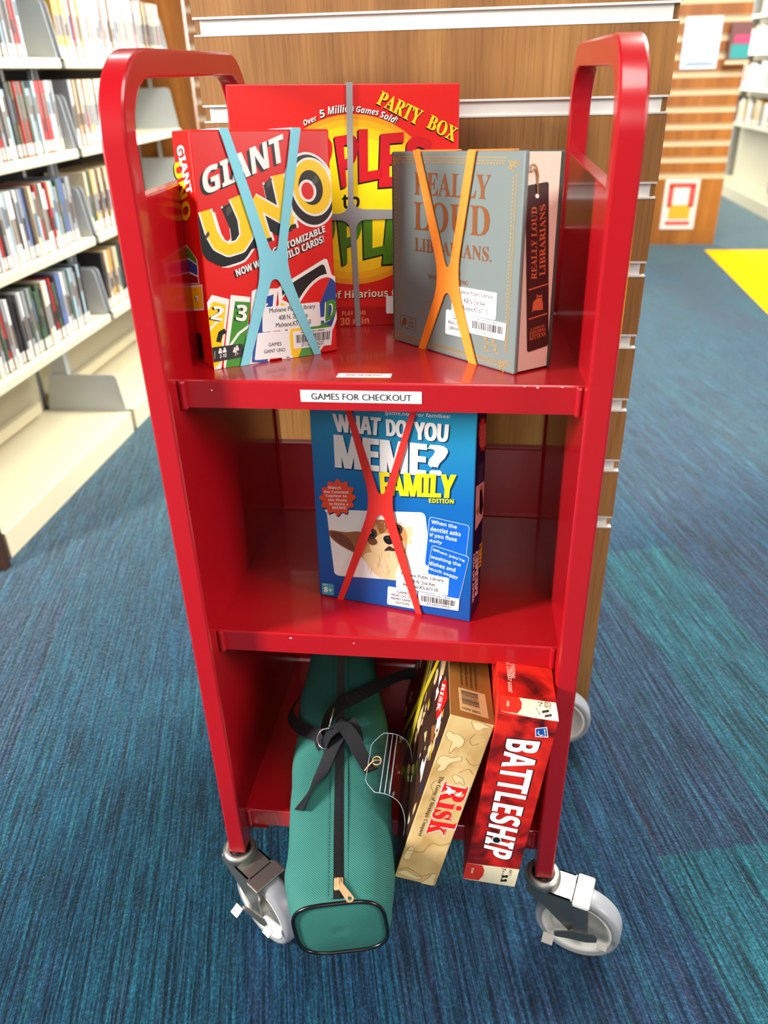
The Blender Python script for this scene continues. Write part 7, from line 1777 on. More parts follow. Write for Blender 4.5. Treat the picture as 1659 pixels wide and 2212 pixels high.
('p','l',[3361,2033,3338,2031,3316,2041,3308,2017,3286,1991,3320,1989,3339,1966,3350,1995,3363,2010],4.3,'dk'),
('p','l',[1644,1708,1635,1645,1630,1573,1696,1586,1749,1600,1774,1658,1834,1749,1746,1742,1698,1742],4.35,'dogl'),
('p','l',[1495,390,1489,346,1497,291,1536,323,1582,329,1581,394,1596,475,1547,484,1505,449],4.4,'cream'),
('p','l',[2302,2135,2232,2095,2189,2026,2258,1984,2299,1899,2405,1925,2464,2004,2462,2090,2395,2149],4.45,'dogl'),
('p','l',[203,2381,169,2387,157,2358,189,2347,199,2321,225,2336,240,2352,259,2379,221,2380],4.5,'dred'),
('p','l',[1409,1958,1394,1980,1364,1962,1334,1943,1321,1907,1343,1882,1380,1893,1401,1915,1425,1938],4.55,'dog2'),
('p','l',[2425,1328,2392,1340,2360,1312,2334,1267,2367,1235,2398,1195,2425,1253,2464,1270,2453,1310],4.6,'dogl'),
('p','l',[3404,2041,3332,1938,3259,1902,3182,1798,3344,1787,3461,1713,3478,1833,3590,1890,3482,1946],4.65,'dog2'),
('p','l',[1764,525,1658,598,1589,486,1645,386,1661,290,1760,217,1869,290,1909,414,1851,512],4.7,'lgray'),
('p','l',[422,671,325,659,227,676,133,582,119,455,231,427,326,399,399,492,499,592],4.75,'dk'),
('p','l',[1699,1421,1699,1397,1700,1374,1717,1358,1732,1339,1753,1330,1741,1365,1741,1397,1716,1434],4.8,'pap'),
('p','l',[1443,2441,1395,2486,1341,2389,1342,2268,1368,2179,1424,2152,1460,2276,1472,2348,1507,2472],4.85,'cream'),
('p','l',[1382,2038,1354,2045,1341,2034,1321,2018,1356,2001,1388,2001,1411,2004,1443,2014,1399,2029],4.9,'gold2'),
('p','l',[3534,2310,3408,2316,3286,2255,3281,2121,3412,2068,3503,1951,3560,2083,3652,2131,3604,2222],4.95,'pap'),
('p','l',[2780,2141,2704,2106,2683,2026,2772,2026,2831,1966,2878,2053,2888,2105,2908,2174,2827,2146],5.0,'pap'),
('p','l',[1381,1508,1373,1564,1334,1560,1305,1562,1270,1533,1287,1477,1314,1450,1341,1452,1356,1477],5.05,'dogl'),
('p','l',[2232,1260,2101,1368,2049,1253,2007,1186,2050,1091,2146,1003,2252,1024,2392,1042,2359,1179],5.1,'dogl'),
('p','l',[648,1847,616,1828,595,1776,637,1726,687,1701,729,1725,739,1777,726,1831,687,1881],5.15,'cream'),
('p','l',[3023,792,2982,803,2963,786,2935,774,2957,740,2987,718,3016,716,3034,730,3045,755],5.2,'cream'),
('p','l',[882,2395,788,2279,821,2171,917,2151,995,2041,1042,2188,1114,2248,1123,2351,1028,2415],5.25,'pap'),
('p','l',[2962,1576,2921,1510,2869,1478,2853,1422,2956,1438,3018,1444,3092,1472,3052,1507,3035,1539],5.3,'dogl'),
('p','l',[92,241,108,162,85,75,170,53,253,49,341,102,253,182,266,296,172,242],5.35,'dog2'),
('p','l',[177,610,161,584,172,544,202,506,232,522,268,521,254,561,237,592,210,591],5.4,'dog2'),
('p','l',[2329,985,2259,1014,2231,974,2227,937,2263,906,2296,841,2338,878,2403,882,2383,940],5.45,'tan'),
('p','l',[148,883,91,882,59,843,109,820,121,758,203,774,269,814,202,856,203,896],5.5,'lgray'),
('p','l',[3317,1390,3304,1316,3375,1244,3465,1271,3542,1272,3537,1335,3503,1382,3455,1450,3401,1397],5.55,'pap'),
('p','l',[3068,1363,3094,1264,3122,1171,3226,1120,3324,1143,3339,1228,3288,1291,3258,1370,3185,1345],5.6,'dk'),
('p','l',[1191,1212,1179,1158,1197,1126,1232,1136,1257,1146,1287,1170,1295,1211,1275,1236,1238,1247],5.65,'dog2'),
('p','l',[458,1062,403,1096,400,1056,401,1032,431,1016,467,975,515,990,528,1023,492,1052],5.7,'gr2'),
('p','l',[1951,693,1879,664,1840,569,1848,470,1889,396,1947,453,1990,476,1992,542,1974,589],5.75,'pap'),
('p','l',[418,286,377,277,344,240,327,193,359,179,372,162,396,177,414,202,413,230],5.8,'gr2'),
('p','l',[1173,2333,1126,2340,1109,2293,1082,2271,1094,2238,1119,2205,1154,2230,1168,2257,1196,2292],5.85,'cream'),
('p','l',[2279,1530,2285,1492,2290,1461,2320,1446,2348,1429,2357,1450,2378,1472,2350,1515,2315,1513],5.9,'cream'),
('p','l',[711,1887,616,1844,615,1797,643,1773,716,1790,796,1835,852,1894,846,1934,781,1929],5.95,'dogl'),
('p','l',[1985,1422,1974,1388,1980,1354,1984,1317,2008,1297,2034,1297,2030,1339,2022,1365,2013,1405],6.0,'navy2'),
('p','l',[2487,2358,2507,2256,2590,2202,2652,2172,2756,2133,2741,2227,2785,2308,2676,2341,2595,2365],6.05,'pap'),
('p','l',[2370,1421,2325,1377,2345,1348,2366,1325,2407,1364,2429,1396,2438,1427,2453,1485,2403,1464],6.1,'tan'),
('p','l',[1753,991,1701,938,1696,894,1720,865,1778,875,1888,867,1946,952,1936,1023,1853,1047],6.15,'cream'),
('p','l',[1951,232,1897,243,1855,232,1843,197,1870,151,1929,150,1964,146,1997,158,1985,193],6.2,'dk'),
('p','l',[3295,454,3264,441,3275,424,3281,407,3307,417,3327,433,3332,451,3333,470,3311,467],6.25,'cream'),
('p','l',[687,1273,637,1287,587,1259,550,1234,532,1198,559,1179,591,1175,625,1194,646,1221],6.3,'gold2'),
('p','l',[2750,2492,2691,2608,2554,2566,2434,2501,2484,2385,2533,2327,2599,2195,2705,2298,2818,2383],6.35,'tan'),
('p','l',[573,1294,568,1264,584,1235,608,1212,638,1209,632,1240,657,1256,622,1267,608,1274],6.4,'pap'),
('p','l',[1376,1697,1347,1830,1213,1821,1123,1743,1122,1638,1169,1565,1237,1506,1334,1522,1384,1605],6.45,'pap'),
('p','l',[3547,2378,3558,2338,3575,2309,3608,2290,3634,2311,3666,2329,3636,2358,3615,2367,3583,2399],6.5,'gold2'),
('p','l',[602,1185,609,1293,515,1318,414,1322,421,1203,438,1141,447,1031,542,1030,619,1087],6.55,'pap'),
('p','l',[648,533,563,478,568,382,643,332,744,356,813,436,781,508,751,545,705,588],6.6,'lgray'),
('p','l',[652,1175,626,1160,607,1124,578,1066,592,1005,634,1010,675,1039,682,1110,672,1154],6.65,'cream'),
('p','l',[1189,266,1105,276,1074,230,1063,181,1134,149,1197,150,1280,143,1319,192,1279,251],6.7,'dk'),
('p','l',[1487,2608,1462,2585,1445,2563,1434,2528,1454,2506,1478,2501,1510,2508,1506,2550,1508,2584],6.75,'cream'),
('p','l',[475,122,473,98,464,44,510,53,552,62,557,107,532,129,523,175,487,151],6.8,'pap'),
('p','l',[3218,1515,3196,1497,3195,1485,3198,1476,3206,1460,3237,1469,3268,1478,3264,1494,3259,1514],6.85,'dogl'),
('p','l',[1884,380,1891,348,1905,326,1929,313,1955,344,1962,394,1947,431,1921,449,1893,425],6.9,'dk'),
('p','l',[2407,794,2369,872,2307,875,2274,835,2259,792,2258,738,2285,663,2342,678,2383,719],6.95,'dk'),
('p','l',[2917,2360,3163,2547,3566,2539,3485,2250,3344,2039,3037,2089],8,'red'),
('t','l','RISK','S',[3190,2494,3395,2211,3154,2042,2957,2358],9,'w'),
],
'battle':[
('t','f','BATTLESHIP','B',[566,2633,565,475,158,532,145,2604],2,'dk'),
('t','f','BATTLESHIP','B',[552,2615,550,490,175,547,158,2589],3,'w'),
('p','f',[452,2811,580,2854,624,2700,479,2677],2,'w'),
('p','f',[462,2802,574,2841,611,2710,485,2690],3,'b'),
('p','f',[497,2776,493,2737,502,2735,505,2774],4.0,'w'),
('p','f',[496,2732,526,2706,530,2715,500,2741],4.15,'w'),
('p','f',[530,2705,563,2723,559,2734,526,2716],4.0,'w'),
('p','f',[502,2737,502,2735,501,2732,500,2731,498,2731,496,2731,494,2733,494,2735,494,2738,494,2740,496,2742,498,2742,499,2741,501,2739],4.3,'w'),
('p','f',[532,2711,532,2709,531,2706,530,2705,528,2705,526,2705,525,2707,524,2709,524,2712,525,2714,526,2716,528,2716,530,2715,531,2713],4.33,'w'),
('t','f','Hasbro','i',[569,2823,601,2707,583,2704,548,2819],4,'w'),
('p','f',[0,321,22,323,691,355,687,0,106,0,5,4,0,35],2,'cream'),
('p','f',[0,321,209,324,250,241,250,128,206,15,4,11,0,40],3,'redp'),
('t','f','Kids','i',[118,246,120,134,85,137,82,245],4,'cream'),
('t','f','AGE 7+','b',[604,330,611,197,573,195,565,328],3,'dk'),
('t','f','7+','b',[520,339,525,251,467,252,462,340],3,'dk'),
('t','f','PLAYERS','r',[503,238,511,67,491,70,483,241],3,'dk'),
('p','f',[572,188,571,173,565,160,555,154,544,155,535,164,530,177,530,193,536,205,546,211,557,210,566,201],3,'dk'),
('p','f',[530,192,485,197,495,139,536,156],3,'dk'),
('p','f',[571,104,570,89,564,77,554,70,543,71,534,80,529,94,529,109,535,122,545,128,556,127,566,118],3,'dk'),
('p','f',[529,109,484,113,493,55,534,73],3,'dk'),
('p','f',[377,845,375,824,367,805,354,790,337,781,317,778,298,782,280,793,265,808,255,828,252,849,254,870,262,889,275,904,293,913,312,916,331,912,349,902,364,886,373,867],5,'paperw'),
('p','f',[361,846,360,830,353,816,344,805,331,798,317,796,302,799,289,806,278,818,271,833,268,849,270,865,276,879,286,890,298,897,313,899,327,896,340,888,351,876,358,862],6,'k'),
('t','t','ORIGINAL','b',[223,913,218,627,169,630,172,909],3,'pk'),
('t','t','NAVAL COMBAT GAME','b',[167,1081,175,376,127,388,111,1087],3,'pk'),
('p','t',[18,304,685,309,694,128,694,0,400,0,24,30],2,'cream'),
('p','t',[18,304,251,306,280,223,269,112,220,32,24,30],3,'redp'),
('t','t','Kids','i',[135,218,133,124,101,123,103,217],4,'cream'),
('t','t','AGE EDAD','b',[628,303,625,196,544,198,546,305],3,'dk'),
('t','t','7+','b',[524,294,523,206,467,206,468,294],3,'dk'),
('t','t','PLAYERS','r',[452,172,492,58,475,55,435,169],3,'dk'),
('p','t',[596,150,593,137,585,126,575,121,565,122,559,130,557,142,560,155,568,165,578,171,588,170,594,162],3,'dk'),
('p','t',[565,159,512,139,509,95,562,118],3,'dk'),
('p','t',[623,86,620,73,612,62,602,57,593,58,586,66,585,78,588,90,596,101,606,106,615,105,622,97],3,'dk'),
('p','t',[592,94,540,74,537,31,589,54],3,'dk'),
],
}

def box_matrix(b):
    M = Matrix(b['M']).to_4x4(); M.translation = Vector(b['P'])+Vector(b.get('shift', (0, 0, 0)))
    n = Vector((0, math.sin(0.0778), math.cos(0.0778))); M.translation += n*0.0004
    return M
def printed(key, mb, root):
    w, h, d = BOX[key]['d']; F = faces_of(w, h, d)
    for it in ART[key]:
        k = it[0]
        if k == 'p': put_poly(mb, F[it[1]], it[2], it[3], ink(it[4]))
        elif k == 't': put_text(mb, F[it[1]], it[2], it[3], it[4], it[5], ink(it[6]))
def stickers(key, root):
    w, h, d = BOX[key]['d']; F = faces_of(w, h, d); n = 0
    for it in ART[key]:
        if it[0] != 'L': continue
        n += 1; mb = MB(); O, U, V, N = F[it[2]]; L = 11+n
        u = it[3]; pts = [(u[i]*0.0001, u[i+1]*0.0001) for i in range(0, 8, 2)][::-1]
        pts = round_poly(pts, 0.0022 if 'bar' not in it[1] else 0.0008, 4)
        M = Matrix((U, V, N)).transposed().to_4x4(); M.translation = O
        mb.prism(pts, LAY*0.5, LAY*L, STICKER, M)
        for s, st, q in it[4]: put_text(mb, F[it[2]], s, st, q, L+1, INK)
        if len(it) > 6:
            for b in it[6]: put_poly(mb, F[it[2]], b, L+1, INK)
        mb.build(it[1], root)
SIL = {}
def silicone(name, c): return mat(name, srgb(*c), 0.5)
def x_band(key, name, m, label, w=0.0065, th=0.0014, cross=False):
    """an elastic band: shaped cross on the front, straps over the edges and across the back"""
    W_, H, D = BOX[key]['d']; u = BANDS[key]; pts = [(u[i]*0.0001, u[i+1]*0.0001) for i in range(0, len(u), 2)]
    F = faces_of(W_, H, D)['f']; O, U, V, N = F; M = Matrix((U, V, N)).transposed().to_4x4(); M.translation = O
    z0 = LAY*16
    mb = MB()
    def cl(p): return (min(max(p[0], -0.0), W_), min(max(p[1], -0.0), H))
    if not cross:
        P = list(pts)
        def ext(p, q, y):   # slide an arm end along its own edge to the box edge
            t_ = (y-q[1])/(p[1]-q[1]); return (q[0]+(p[0]-q[0])*t_, y)
        P[0] = ext(P[0], P[13], H); P[1] = ext(P[1], P[2], H); P[4] = ext(P[4], P[3], H); P[5] = ext(P[5], P[6], H)
        P[7] = ext(P[7], P[6], 0); P[8] = ext(P[8], P[9], 0); P[11] = ext(P[11], P[10], 0); P[12] = ext(P[12], P[13], 0)
        rad = [0, 0, 0.006, 0.006, 0, 0, 0.03, 0, 0, 0.006, 0.006, 0, 0, 0.03]
        mb.prism(round_poly(P, rad, 8), z0, z0+th, m, M)
        ends = [(P[0], P[1], H), (P[4], P[5], H), (P[8], P[7], 0), (P[12], P[11], 0)]
        for a, b, y in ends:
            xa, xb = sorted((a[0], b[0])); e = z0+th
            if y > 0: mb.rbox((xa-W_/2, -e, H-0.0006), (xb-W_/2, D+e, H+th), 0.0005, m)
            else: mb.rbox((xa-W_/2, -e, -0.0002), (xb-W_/2, D+e, 0.0004), 0.0002, m)
        # cross on the back
        xs = [((a[0]+b[0])/2-W_/2) for a, b, y in ends]
        for xa, xb in ((xs[0], xs[2]), (xs[1], xs[3])):
            q = [(xa-w/2, H), (xa+w/2, H), (xb+w/2, 0), (xb-w/2, 0)]
            MM = Matrix((Vector((1, 0, 0)), Vector((0, 0, 1)), Vector((0, 1, 0)))).transposed().to_4x4(); MM.translation = (0, D, 0)
            mb.prism(q, 0.0003, th, m, MM)
    else:
        P = list(pts)
        P[0] = (P[0][0], H); P[1] = (P[1][0], H); P[3] = (W_, P[3][1]); P[4] = (W_, P[4][1]); P[6] = (P[6][0], 0); P[7] = (P[7][0], 0); P[9] = (0, P[9][1]); P[10] = (0, P[10][1])
        mb.prism(round_poly(P, [0, 0, 0.014, 0, 0, 0.014, 0, 0, 0.014, 0, 0, 0.014], 8), z0, z0+th, m, M)
        e = z0+th; xa, xb = sorted((P[0][0], P[1][0])); mb.rbox((xa-W_/2, -e, H-0.0004), (xb-W_/2, D+e, H+th), 0.0004, m)
        xa, xb = sorted((P[6][0], P[7][0])); mb.rbox((xa-W_/2, -e, -0.0002), (xb-W_/2, D+e, 0.0004), 0.0002, m)
        ya, yb = sorted((P[3][1], P[4][1])); mb.rbox((W_/2-0.0004, -e, ya), (W_/2+th, D+e, yb), 0.0004, m)
        ya, yb = sorted((P[9][1], P[10][1])); mb.rbox((-W_/2-th, -e, ya), (-W_/2+0.0004, D+e, yb), 0.0004, m)
        mb.box((-W_/2, D+0.0003, ya), (W_/2, D+th, yb), m)
    o = mb.build(name, None, box_matrix(BOX[key])); tag(o, label, 'elastic band', 'elastic bands round the game boxes'); return o

# ================================================================== SETTING: floor and far wall
FZ = 0.014   # floor level
CARPET = mat('striped_carpet', srgb(30, 80, 100), 0.95, spec=0.15)
def make_carpet():
    t = NT(CARPET); tc = t.n('ShaderNodeTexCoord'); mp = t.n('ShaderNodeMapping'); mp.inputs['Rotation'].default_value = (0, 0, math.radians(-103.6))
    t.l(tc, 'Object', mp, 'Vector')   # x along the stripes
    br = t.n('ShaderNodeTexBrick', i_Scale=1.0); br.inputs['Color1'].default_value = (0, 0, 0, 1); br.inputs['Color2'].default_value = (1, 1, 1, 1); br.inputs['Mortar'].default_value = (.5, .5, .5, 1)
    br.inputs['Mortar Size'].default_value = 0.0; br.inputs['Brick Width'].default_value = 0.92; br.inputs['Row Height'].default_value = 0.23; br.offset = 0.37; br.offset_frequency = 3
    t.l(mp, 'Vector', br, 'Vector')
    tile = t.n('ShaderNodeValToRGB'); ramp(tile, [(0.0, srgb(24, 56, 86)), (0.25, srgb(24, 82, 98)), (0.42, srgb(46, 54, 78)), (0.6, srgb(26, 72, 102)), (0.8, srgb(52, 60, 80)), (1.0, srgb(36, 98, 104))]); t.l(br, 'Color', tile, 'Fac')
    def streak(sx, sy, sc, det):
        m2 = t.n('ShaderNodeMapping'); m2.inputs['Scale'].default_value = (sx, sy, 1); t.l(mp, 'Vector', m2, 'Vector')
        n = t.n('ShaderNodeTexNoise', i_Scale=sc, i_Detail=det, i_Roughness=0.6); t.l(m2, 'Vector', n, 'Vector'); return n
    s1 = streak(0.9, 26, 2.0, 3.0); s2 = streak(4.0, 120, 1.6, 3.0); s3 = streak(1, 1, 2.2, 2.0)
    r1 = t.n('ShaderNodeValToRGB'); ramp(r1, [(0.34, srgb(40, 44, 64)), (0.45, srgb(28, 62, 90)), (0.58, srgb(25, 82, 104)), (0.74, srgb(48, 122, 124))]); t.l(s1, 'Fac', r1, 'Fac')
    mx = t.n('ShaderNodeMix', data_type='RGBA'); mx.inputs[0].default_value = 0.42; t.l(tile, 'Color', mx, 6); t.l(r1, 'Color', mx, 7)
    r2 = t.n('ShaderNodeValToRGB'); ramp(r2, [(0.38, (0.06, 0.07, 0.10, 1)), (0.5, (0.55, 0.56, 0.58, 1)), (0.66, (1.15, 1.2, 1.2, 1))]); t.l(s2, 'Fac', r2, 'Fac')
    mu = t.n('ShaderNodeMix', data_type='RGBA', blend_type='MULTIPLY'); mu.inputs[0].default_value = 0.8; t.l(mx, 2, mu, 6); t.l(r2, 'Color', mu, 7)
    fl = t.n('ShaderNodeTexNoise', i_Scale=240.0, i_Detail=2.0); t.l(tc, 'Object', fl, 'Vector')
    r3 = t.n('ShaderNodeValToRGB'); ramp(r3, [(0.38, (0.45, 0.45, 0.48, 1)), (0.55, (0.9, 0.9, 0.9, 1)), (0.72, (1.9, 1.8, 1.9, 1))]); t.l(fl, 'Fac', r3, 'Fac')
    m3 = t.n('ShaderNodeMix', data_type='RGBA', blend_type='MULTIPLY'); m3.inputs[0].default_value = 0.7; t.l(mu, 2, m3, 6); t.l(r3, 'Color', m3, 7)
    t.l(m3, 2, t.b, 'Base Color')
    ad = t.n('ShaderNodeMath', operation='MULTIPLY_ADD'); ad.inputs[1].default_value = 1.5; t.l(s2, 'Fac', ad, 0); t.l(fl, 'Fac', ad, 2)
    bu = t.n('ShaderNodeBump', i_Strength=0.9, i_Distance=0.004); t.l(ad, 0, bu, 'Height'); t.l(bu, 'Normal', t.b, 'Normal')
    t.b.inputs['Sheen Weight'].default_value = 0.6; t.b.inputs['Sheen Roughness'].default_value = 0.3; t.b.inputs['Sheen Tint'].default_value = (0.8, 1.0, 0.97, 1)
make_carpet()
YELLOW = mat('yellow_carpet', srgb(232, 180, 8), 0.95, spec=0.1); noise_bump(YELLOW, 300, 0.8, 0.003)
PLASTER = mat('cream_wall_paint', srgb(214, 206, 190), 0.8)
mb = MB(); mb.box((-4.5, -3.5, -0.05), (5.5, 10.0, FZ), CARPET); tag(mb.build('floor'), kind='structure')
mb = MB(); mb.box((-4.5, 10.0, 0.0), (5.5, 10.1, 3.2), PLASTER); tag(mb.build('wall_back'), kind='structure')
mb = MB(); mb.prism([(1.81, 2.6), (4.6, 2.6), (4.6, 5.19), (1.91, 5.18)], FZ, FZ+0.004, YELLOW); tag(mb.build('yellow_carpet_patch'), 'bright yellow carpet patch laid in the striped blue carpet', 'carpet')

# ================================================================== slatwall end panel behind the cart
def slat_panel(name, x0, x1, y0, th, ztop, slots, slot_h, wood_m, insert_m, label, inset):
    root = empty(name, ((x0+x1)/2, y0, 0)); inv = Matrix.Translation((-(x0+x1)/2, -y0, 0))
    zs = sorted(slots); mb = MB(); lo = FZ
    # one panel: solid back, boards between the slots, solid edges
    mb.box((x0, y0+0.012, FZ), (x1, y0+th, ztop), wood_m, inv)
    edges = zs+[None]
    for z in edges:
        hi = (z-slot_h/2) if z is not None else ztop
        mb.box((x0, y0, lo), (x1, y0+0.0125, hi), wood_m, inv)
        if z is not None: lo = z+slot_h/2
    mb.build('board_face', root)
    for z in zs:
        mb = MB(); a, b = x0+inset, x1-inset; h = slot_h/2
        mb.box((a, y0+0.0085, z-h), (b, y0+0.0118, z+h), insert_m, inv)
        mb.box((x0+0.001, y0-0.0012, z+h-0.0015), (x1-0.001, y0+0.0118, z+h+0.0012), insert_m, inv)
        mb.box((x0+0.001, y0-0.0012, z-h-0.0012), (x1-0.001, y0+0.0118, z-h+0.0010), insert_m, inv)
        mb.build('slot_insert', root)
    tag(root, label, 'end panel'); return root
SL = [1.346, 1.2286, 1.1212, 1.0119, 0.9018, 0.7909, 0.6852, 0.5753, 0.4645]
slat_panel('slatwall_panel', -0.0622, 0.5907, 0.494, 0.045, 1.75, SL, 0.0205, WALNUT, ALU, 'tall walnut slatwall panel with pale slot inserts standing right behind the red cart', 0.008)
slat_panel('slatwall_panel', 1.2, 2.02, 5.4, 0.06, 1.9, [0.475+0.1035*i for i in range(14)], 0.036, WALNUT2, ALU2, 'far slatwall end panel with posters on it, across the teal carpet', 0.0)
slat_panel('slatwall_panel', -1.62, -0.9, 5.0, 0.05, 1.9, [0.5+0.1035*i for i in range(13)], 0.036, WALNUT2, ALU2, 'distant slatwall panel glimpsed between left bookcase and near walnut panel', 0.0)
# posters and the display box on the far end panel
POSTW = mat('poster_paper', srgb(214, 222, 234), 0.5)
mb = MB(); mb.box((1.612, 5.388, 1.127), (1.842, 5.392, 1.42), POSTW)
for z, a, b, c in ((1.30, 1.66, 1.80, (176, 198, 224)), (1.24, 1.66, 1.80, (176, 200, 228)), (1.19, 1.67, 1.79, (190, 206, 228)), (1.155, 1.64, 1.83, (90, 120, 196))):
    mb.box((a, 5.3865, z-(0.03 if z > 1.16 else 0.006)), (b, 5.389, z+(0.02 if z > 1.16 else 0.006)), mat('poster_blue_%d' % c[0]+str(c[2]), srgb(*c), 0.5))
tag(mb.build('poster'), 'white and pale blue poster on the far slatwall panel', 'poster')
mb = MB(); mb.box((1.628, 5.392, 0.12), (1.862, 5.396, 0.453), mat('pink_white_paper', srgb(232, 210, 200), 0.5))
PR = mat('poster_red', srgb(226, 70, 64), 0.5); PY = mat('poster_orange', srgb(236, 160, 40), 0.5)
for a, b, c, d, mm in ((1.655, 0.40, 1.84, 0.43, PR), (1.655, 0.27, 1.69, 0.41, PR), (1.80, 0.27, 1.84, 0.41, PR), (1.66, 0.15, 1.83, 0.175, PR), (1.675, 0.19, 1.82, 0.285, PY), (1.72, 0.30, 1.78, 0.36, POSTW)):
    mb.box((a, 5.390, b), (c, 5.393, d), mm)
tag(mb.build('poster'), 'red and orange poster low on the far slatwall panel', 'poster')
root = empty('display_book', (1.95, 5.36, 1.16))
mb = MB(); mb.rbox((-0.058, -0.02, 0.0), (0.068, 0.012, 0.222), 0.003, mat('maroon_cover', srgb(110, 66, 66), 0.5)); mb.build('cover', root)
mb = MB(); mb.box((-0.03, -0.0215, 0.105), (0.069, -0.0195, 0.152), mat('magenta_band', srgb(196, 60, 104), 0.5)); mb.build('spine_band', root)
mb = MB(); mb.box((-0.045, -0.0215, 0.02), (0.069, -0.0195, 0.1), mat('teal_band', srgb(44, 140, 140), 0.5)); mb.build('spine_band', root)
tag(root, 'maroon, pink and teal book displayed on the far slatwall panel', 'book')
mb = MB(); mb.box((1.88, 5.335, 1.148), (2.03, 5.39, 1.156), ALU2); mb.box((1.88, 5.335, 1.156), (2.03, 5.338, 1.17), ALU2); tag(mb.build('display_ledge'), 'small ledge under the book on the far slatwall panel', 'ledge')

# ================================================================== left shelving and its disc cases
XF = -0.926; XB = -1.12
SHZ = [1.224, 0.9775, 0.7135, 0.456]   # shelf top heights, top shelf first
SHN = ['top', 'second', 'third', 'fourth']
def shelving():
    root = empty('media_shelving', (-1.1, 1.9, 0)); inv = Matrix.Translation((1.1, -1.9, 0))
    bays = [(0.965, 1.845), (1.875, 2.815)]
    for i, z in enumerate(SHZ):
        for a, b in bays:
            mb = MB(); mb.rbox((XF-0.004, a, z-0.026), (XF+0.004, b, z+0.001), 0.003, STEEL, inv); mb.box((XB, a, z-0.006), (XF, b, z-0.0005), STEEL, inv); mb.box((XB, a, z-0.026), (XB+0.004, b, z), STEEL, inv)
            sh = mb.build('shelf', root)
            for y in (a, b-0.003):
                mb = MB(); P = round_poly([(XF, z-0.024), (XF-0.024, z+0.152), (XB, z+0.152), (XB, z-0.024)], [0.004, 0.018, 0.012, 0.004], 5)
                MM = inv @ Matrix(((1, 0, 0, 0), (0, 0, 1, y), (0, 1, 0, 0), (0, 0, 0, 1))); mb.prism(P, 0, 0.003, BRACKET, MM)
                mb.box((XB+0.085, y, z+0.15), (XB+0.1, y+0.003, z+0.245), BRACKET, inv)
                br = mb.build('end_bracket', root)
    for a, b in bays:
        mb = MB(); mb.rbox((-1.25, a, FZ), (XF+0.010, b, 0.095), 0.003, STEEL, inv); mb.build('base_deck', root)
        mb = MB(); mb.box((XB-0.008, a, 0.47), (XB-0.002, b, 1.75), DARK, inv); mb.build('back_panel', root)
        mb = MB(); mb.box((-1.26, a, 0.095), (-1.252, b, 0.47), STEEL_D, inv); mb.rbox((-1.25, a, 0.11), (-1.222, b-0.06, 0.15), 0.004, STEEL, inv); mb.build('lower_back_rail', root)
        mb = MB(); P = round_poly([(XF-0.002, 0.096), (XF-0.02, 0.236), (-1.2, 0.236), (-1.23, 0.096)], [0.003, 0.015, 0.01, 0.003], 5)
        MM = inv @ Matrix(((1, 0, 0, 0), (0, 0, 1, b-0.004), (0, 1, 0, 0), (0, 0, 0, 1))); mb.prism(P, 0, 0.003, BRACKET, MM); mb.build('end_bracket', root)
    for y in (0.948, 1.86, 2.83):
        mb = MB(); mb.box((-1.19, y-0.014, FZ), (-1.13, y+0.014, 1.75), BRACKET, inv); mb.build('upright_post', root)
    mb = MB(); mb.box((-1.75, 2.845, FZ), (-0.862, 2.875, 1.9), WALNUT2, inv); mb.build('end_panel', root)
    mb = MB(); mb.box((-1.75, 0.905, FZ), (-0.9, 0.932, 1.9), DARKWOOD, inv); mb.build('end_panel', root)
    tag(root, 'left library shelving in cream steel with grey end brackets and bare bottom deck', 'shelving')
    return root
shelving()
SPINE = [('white', (226, 222, 216)), ('black', (44, 42, 44)), ('grey', (150, 150, 152)), ('red', (170, 44, 42)), ('cream', (220, 204, 170)), ('brown', (120, 92, 70)), ('blue', (96, 112, 160)), ('amber', (206, 160, 70)), ('pale blue', (160, 182, 192)), ('dark green', (74, 92, 70)), ('tan', (186, 156, 124))]
WHITEPL = mat('spine_sticker', srgb(206, 196, 188), 0.5); CLEARB = mat('case_plastic', srgb(190, 188, 186), 0.3)
DISC = {}
def disc_mesh(ci, v):
    if (ci, v) in DISC: return DISC[(ci, v)]
    rnd = random.Random(ci*31+v); mb = MB(); h = (0.19, 0.19, 0.172)[v]; t_ = 0.0142; d = 0.136
    c = mat('spine_'+SPINE[ci][0].replace(' ', '_'), srgb(*SPINE[ci][1]), 0.35)
    mb.rbox((-d, -t_/2, 0), (0, t_/2, h), 0.0012, c, seg=1)
    mb.box((0.0, -t_/2+0.0008, 0.004), (0.0006, t_/2-0.0008, 0.034), WHITEPL)
    c2 = mat('spine_band_%d' % rnd.randint(0, 5), srgb(*[(232, 226, 214), (60, 52, 50), (190, 150, 60), (120, 104, 92), (96, 110, 130), (206, 190, 160)][rnd.randint(0, 5)]), 0.4)
    z0 = 0.05+rnd.random()*0.06; mb.box((0.0, -t_/2+0.002, z0), (0.0005, t_/2-0.002, z0+0.02+rnd.random()*0.05), c2)
    o = mb.build('disc_case'); me = o.data; bpy.data.objects.remove(o); DISC[(ci, v)] = me; return me
def ordinal(n):
    return '%d%s' % (n, 'th' if 10 <= n % 100 <= 20 else {1: 'st', 2: 'nd', 3: 'rd'}.get(n % 10, 'th'))
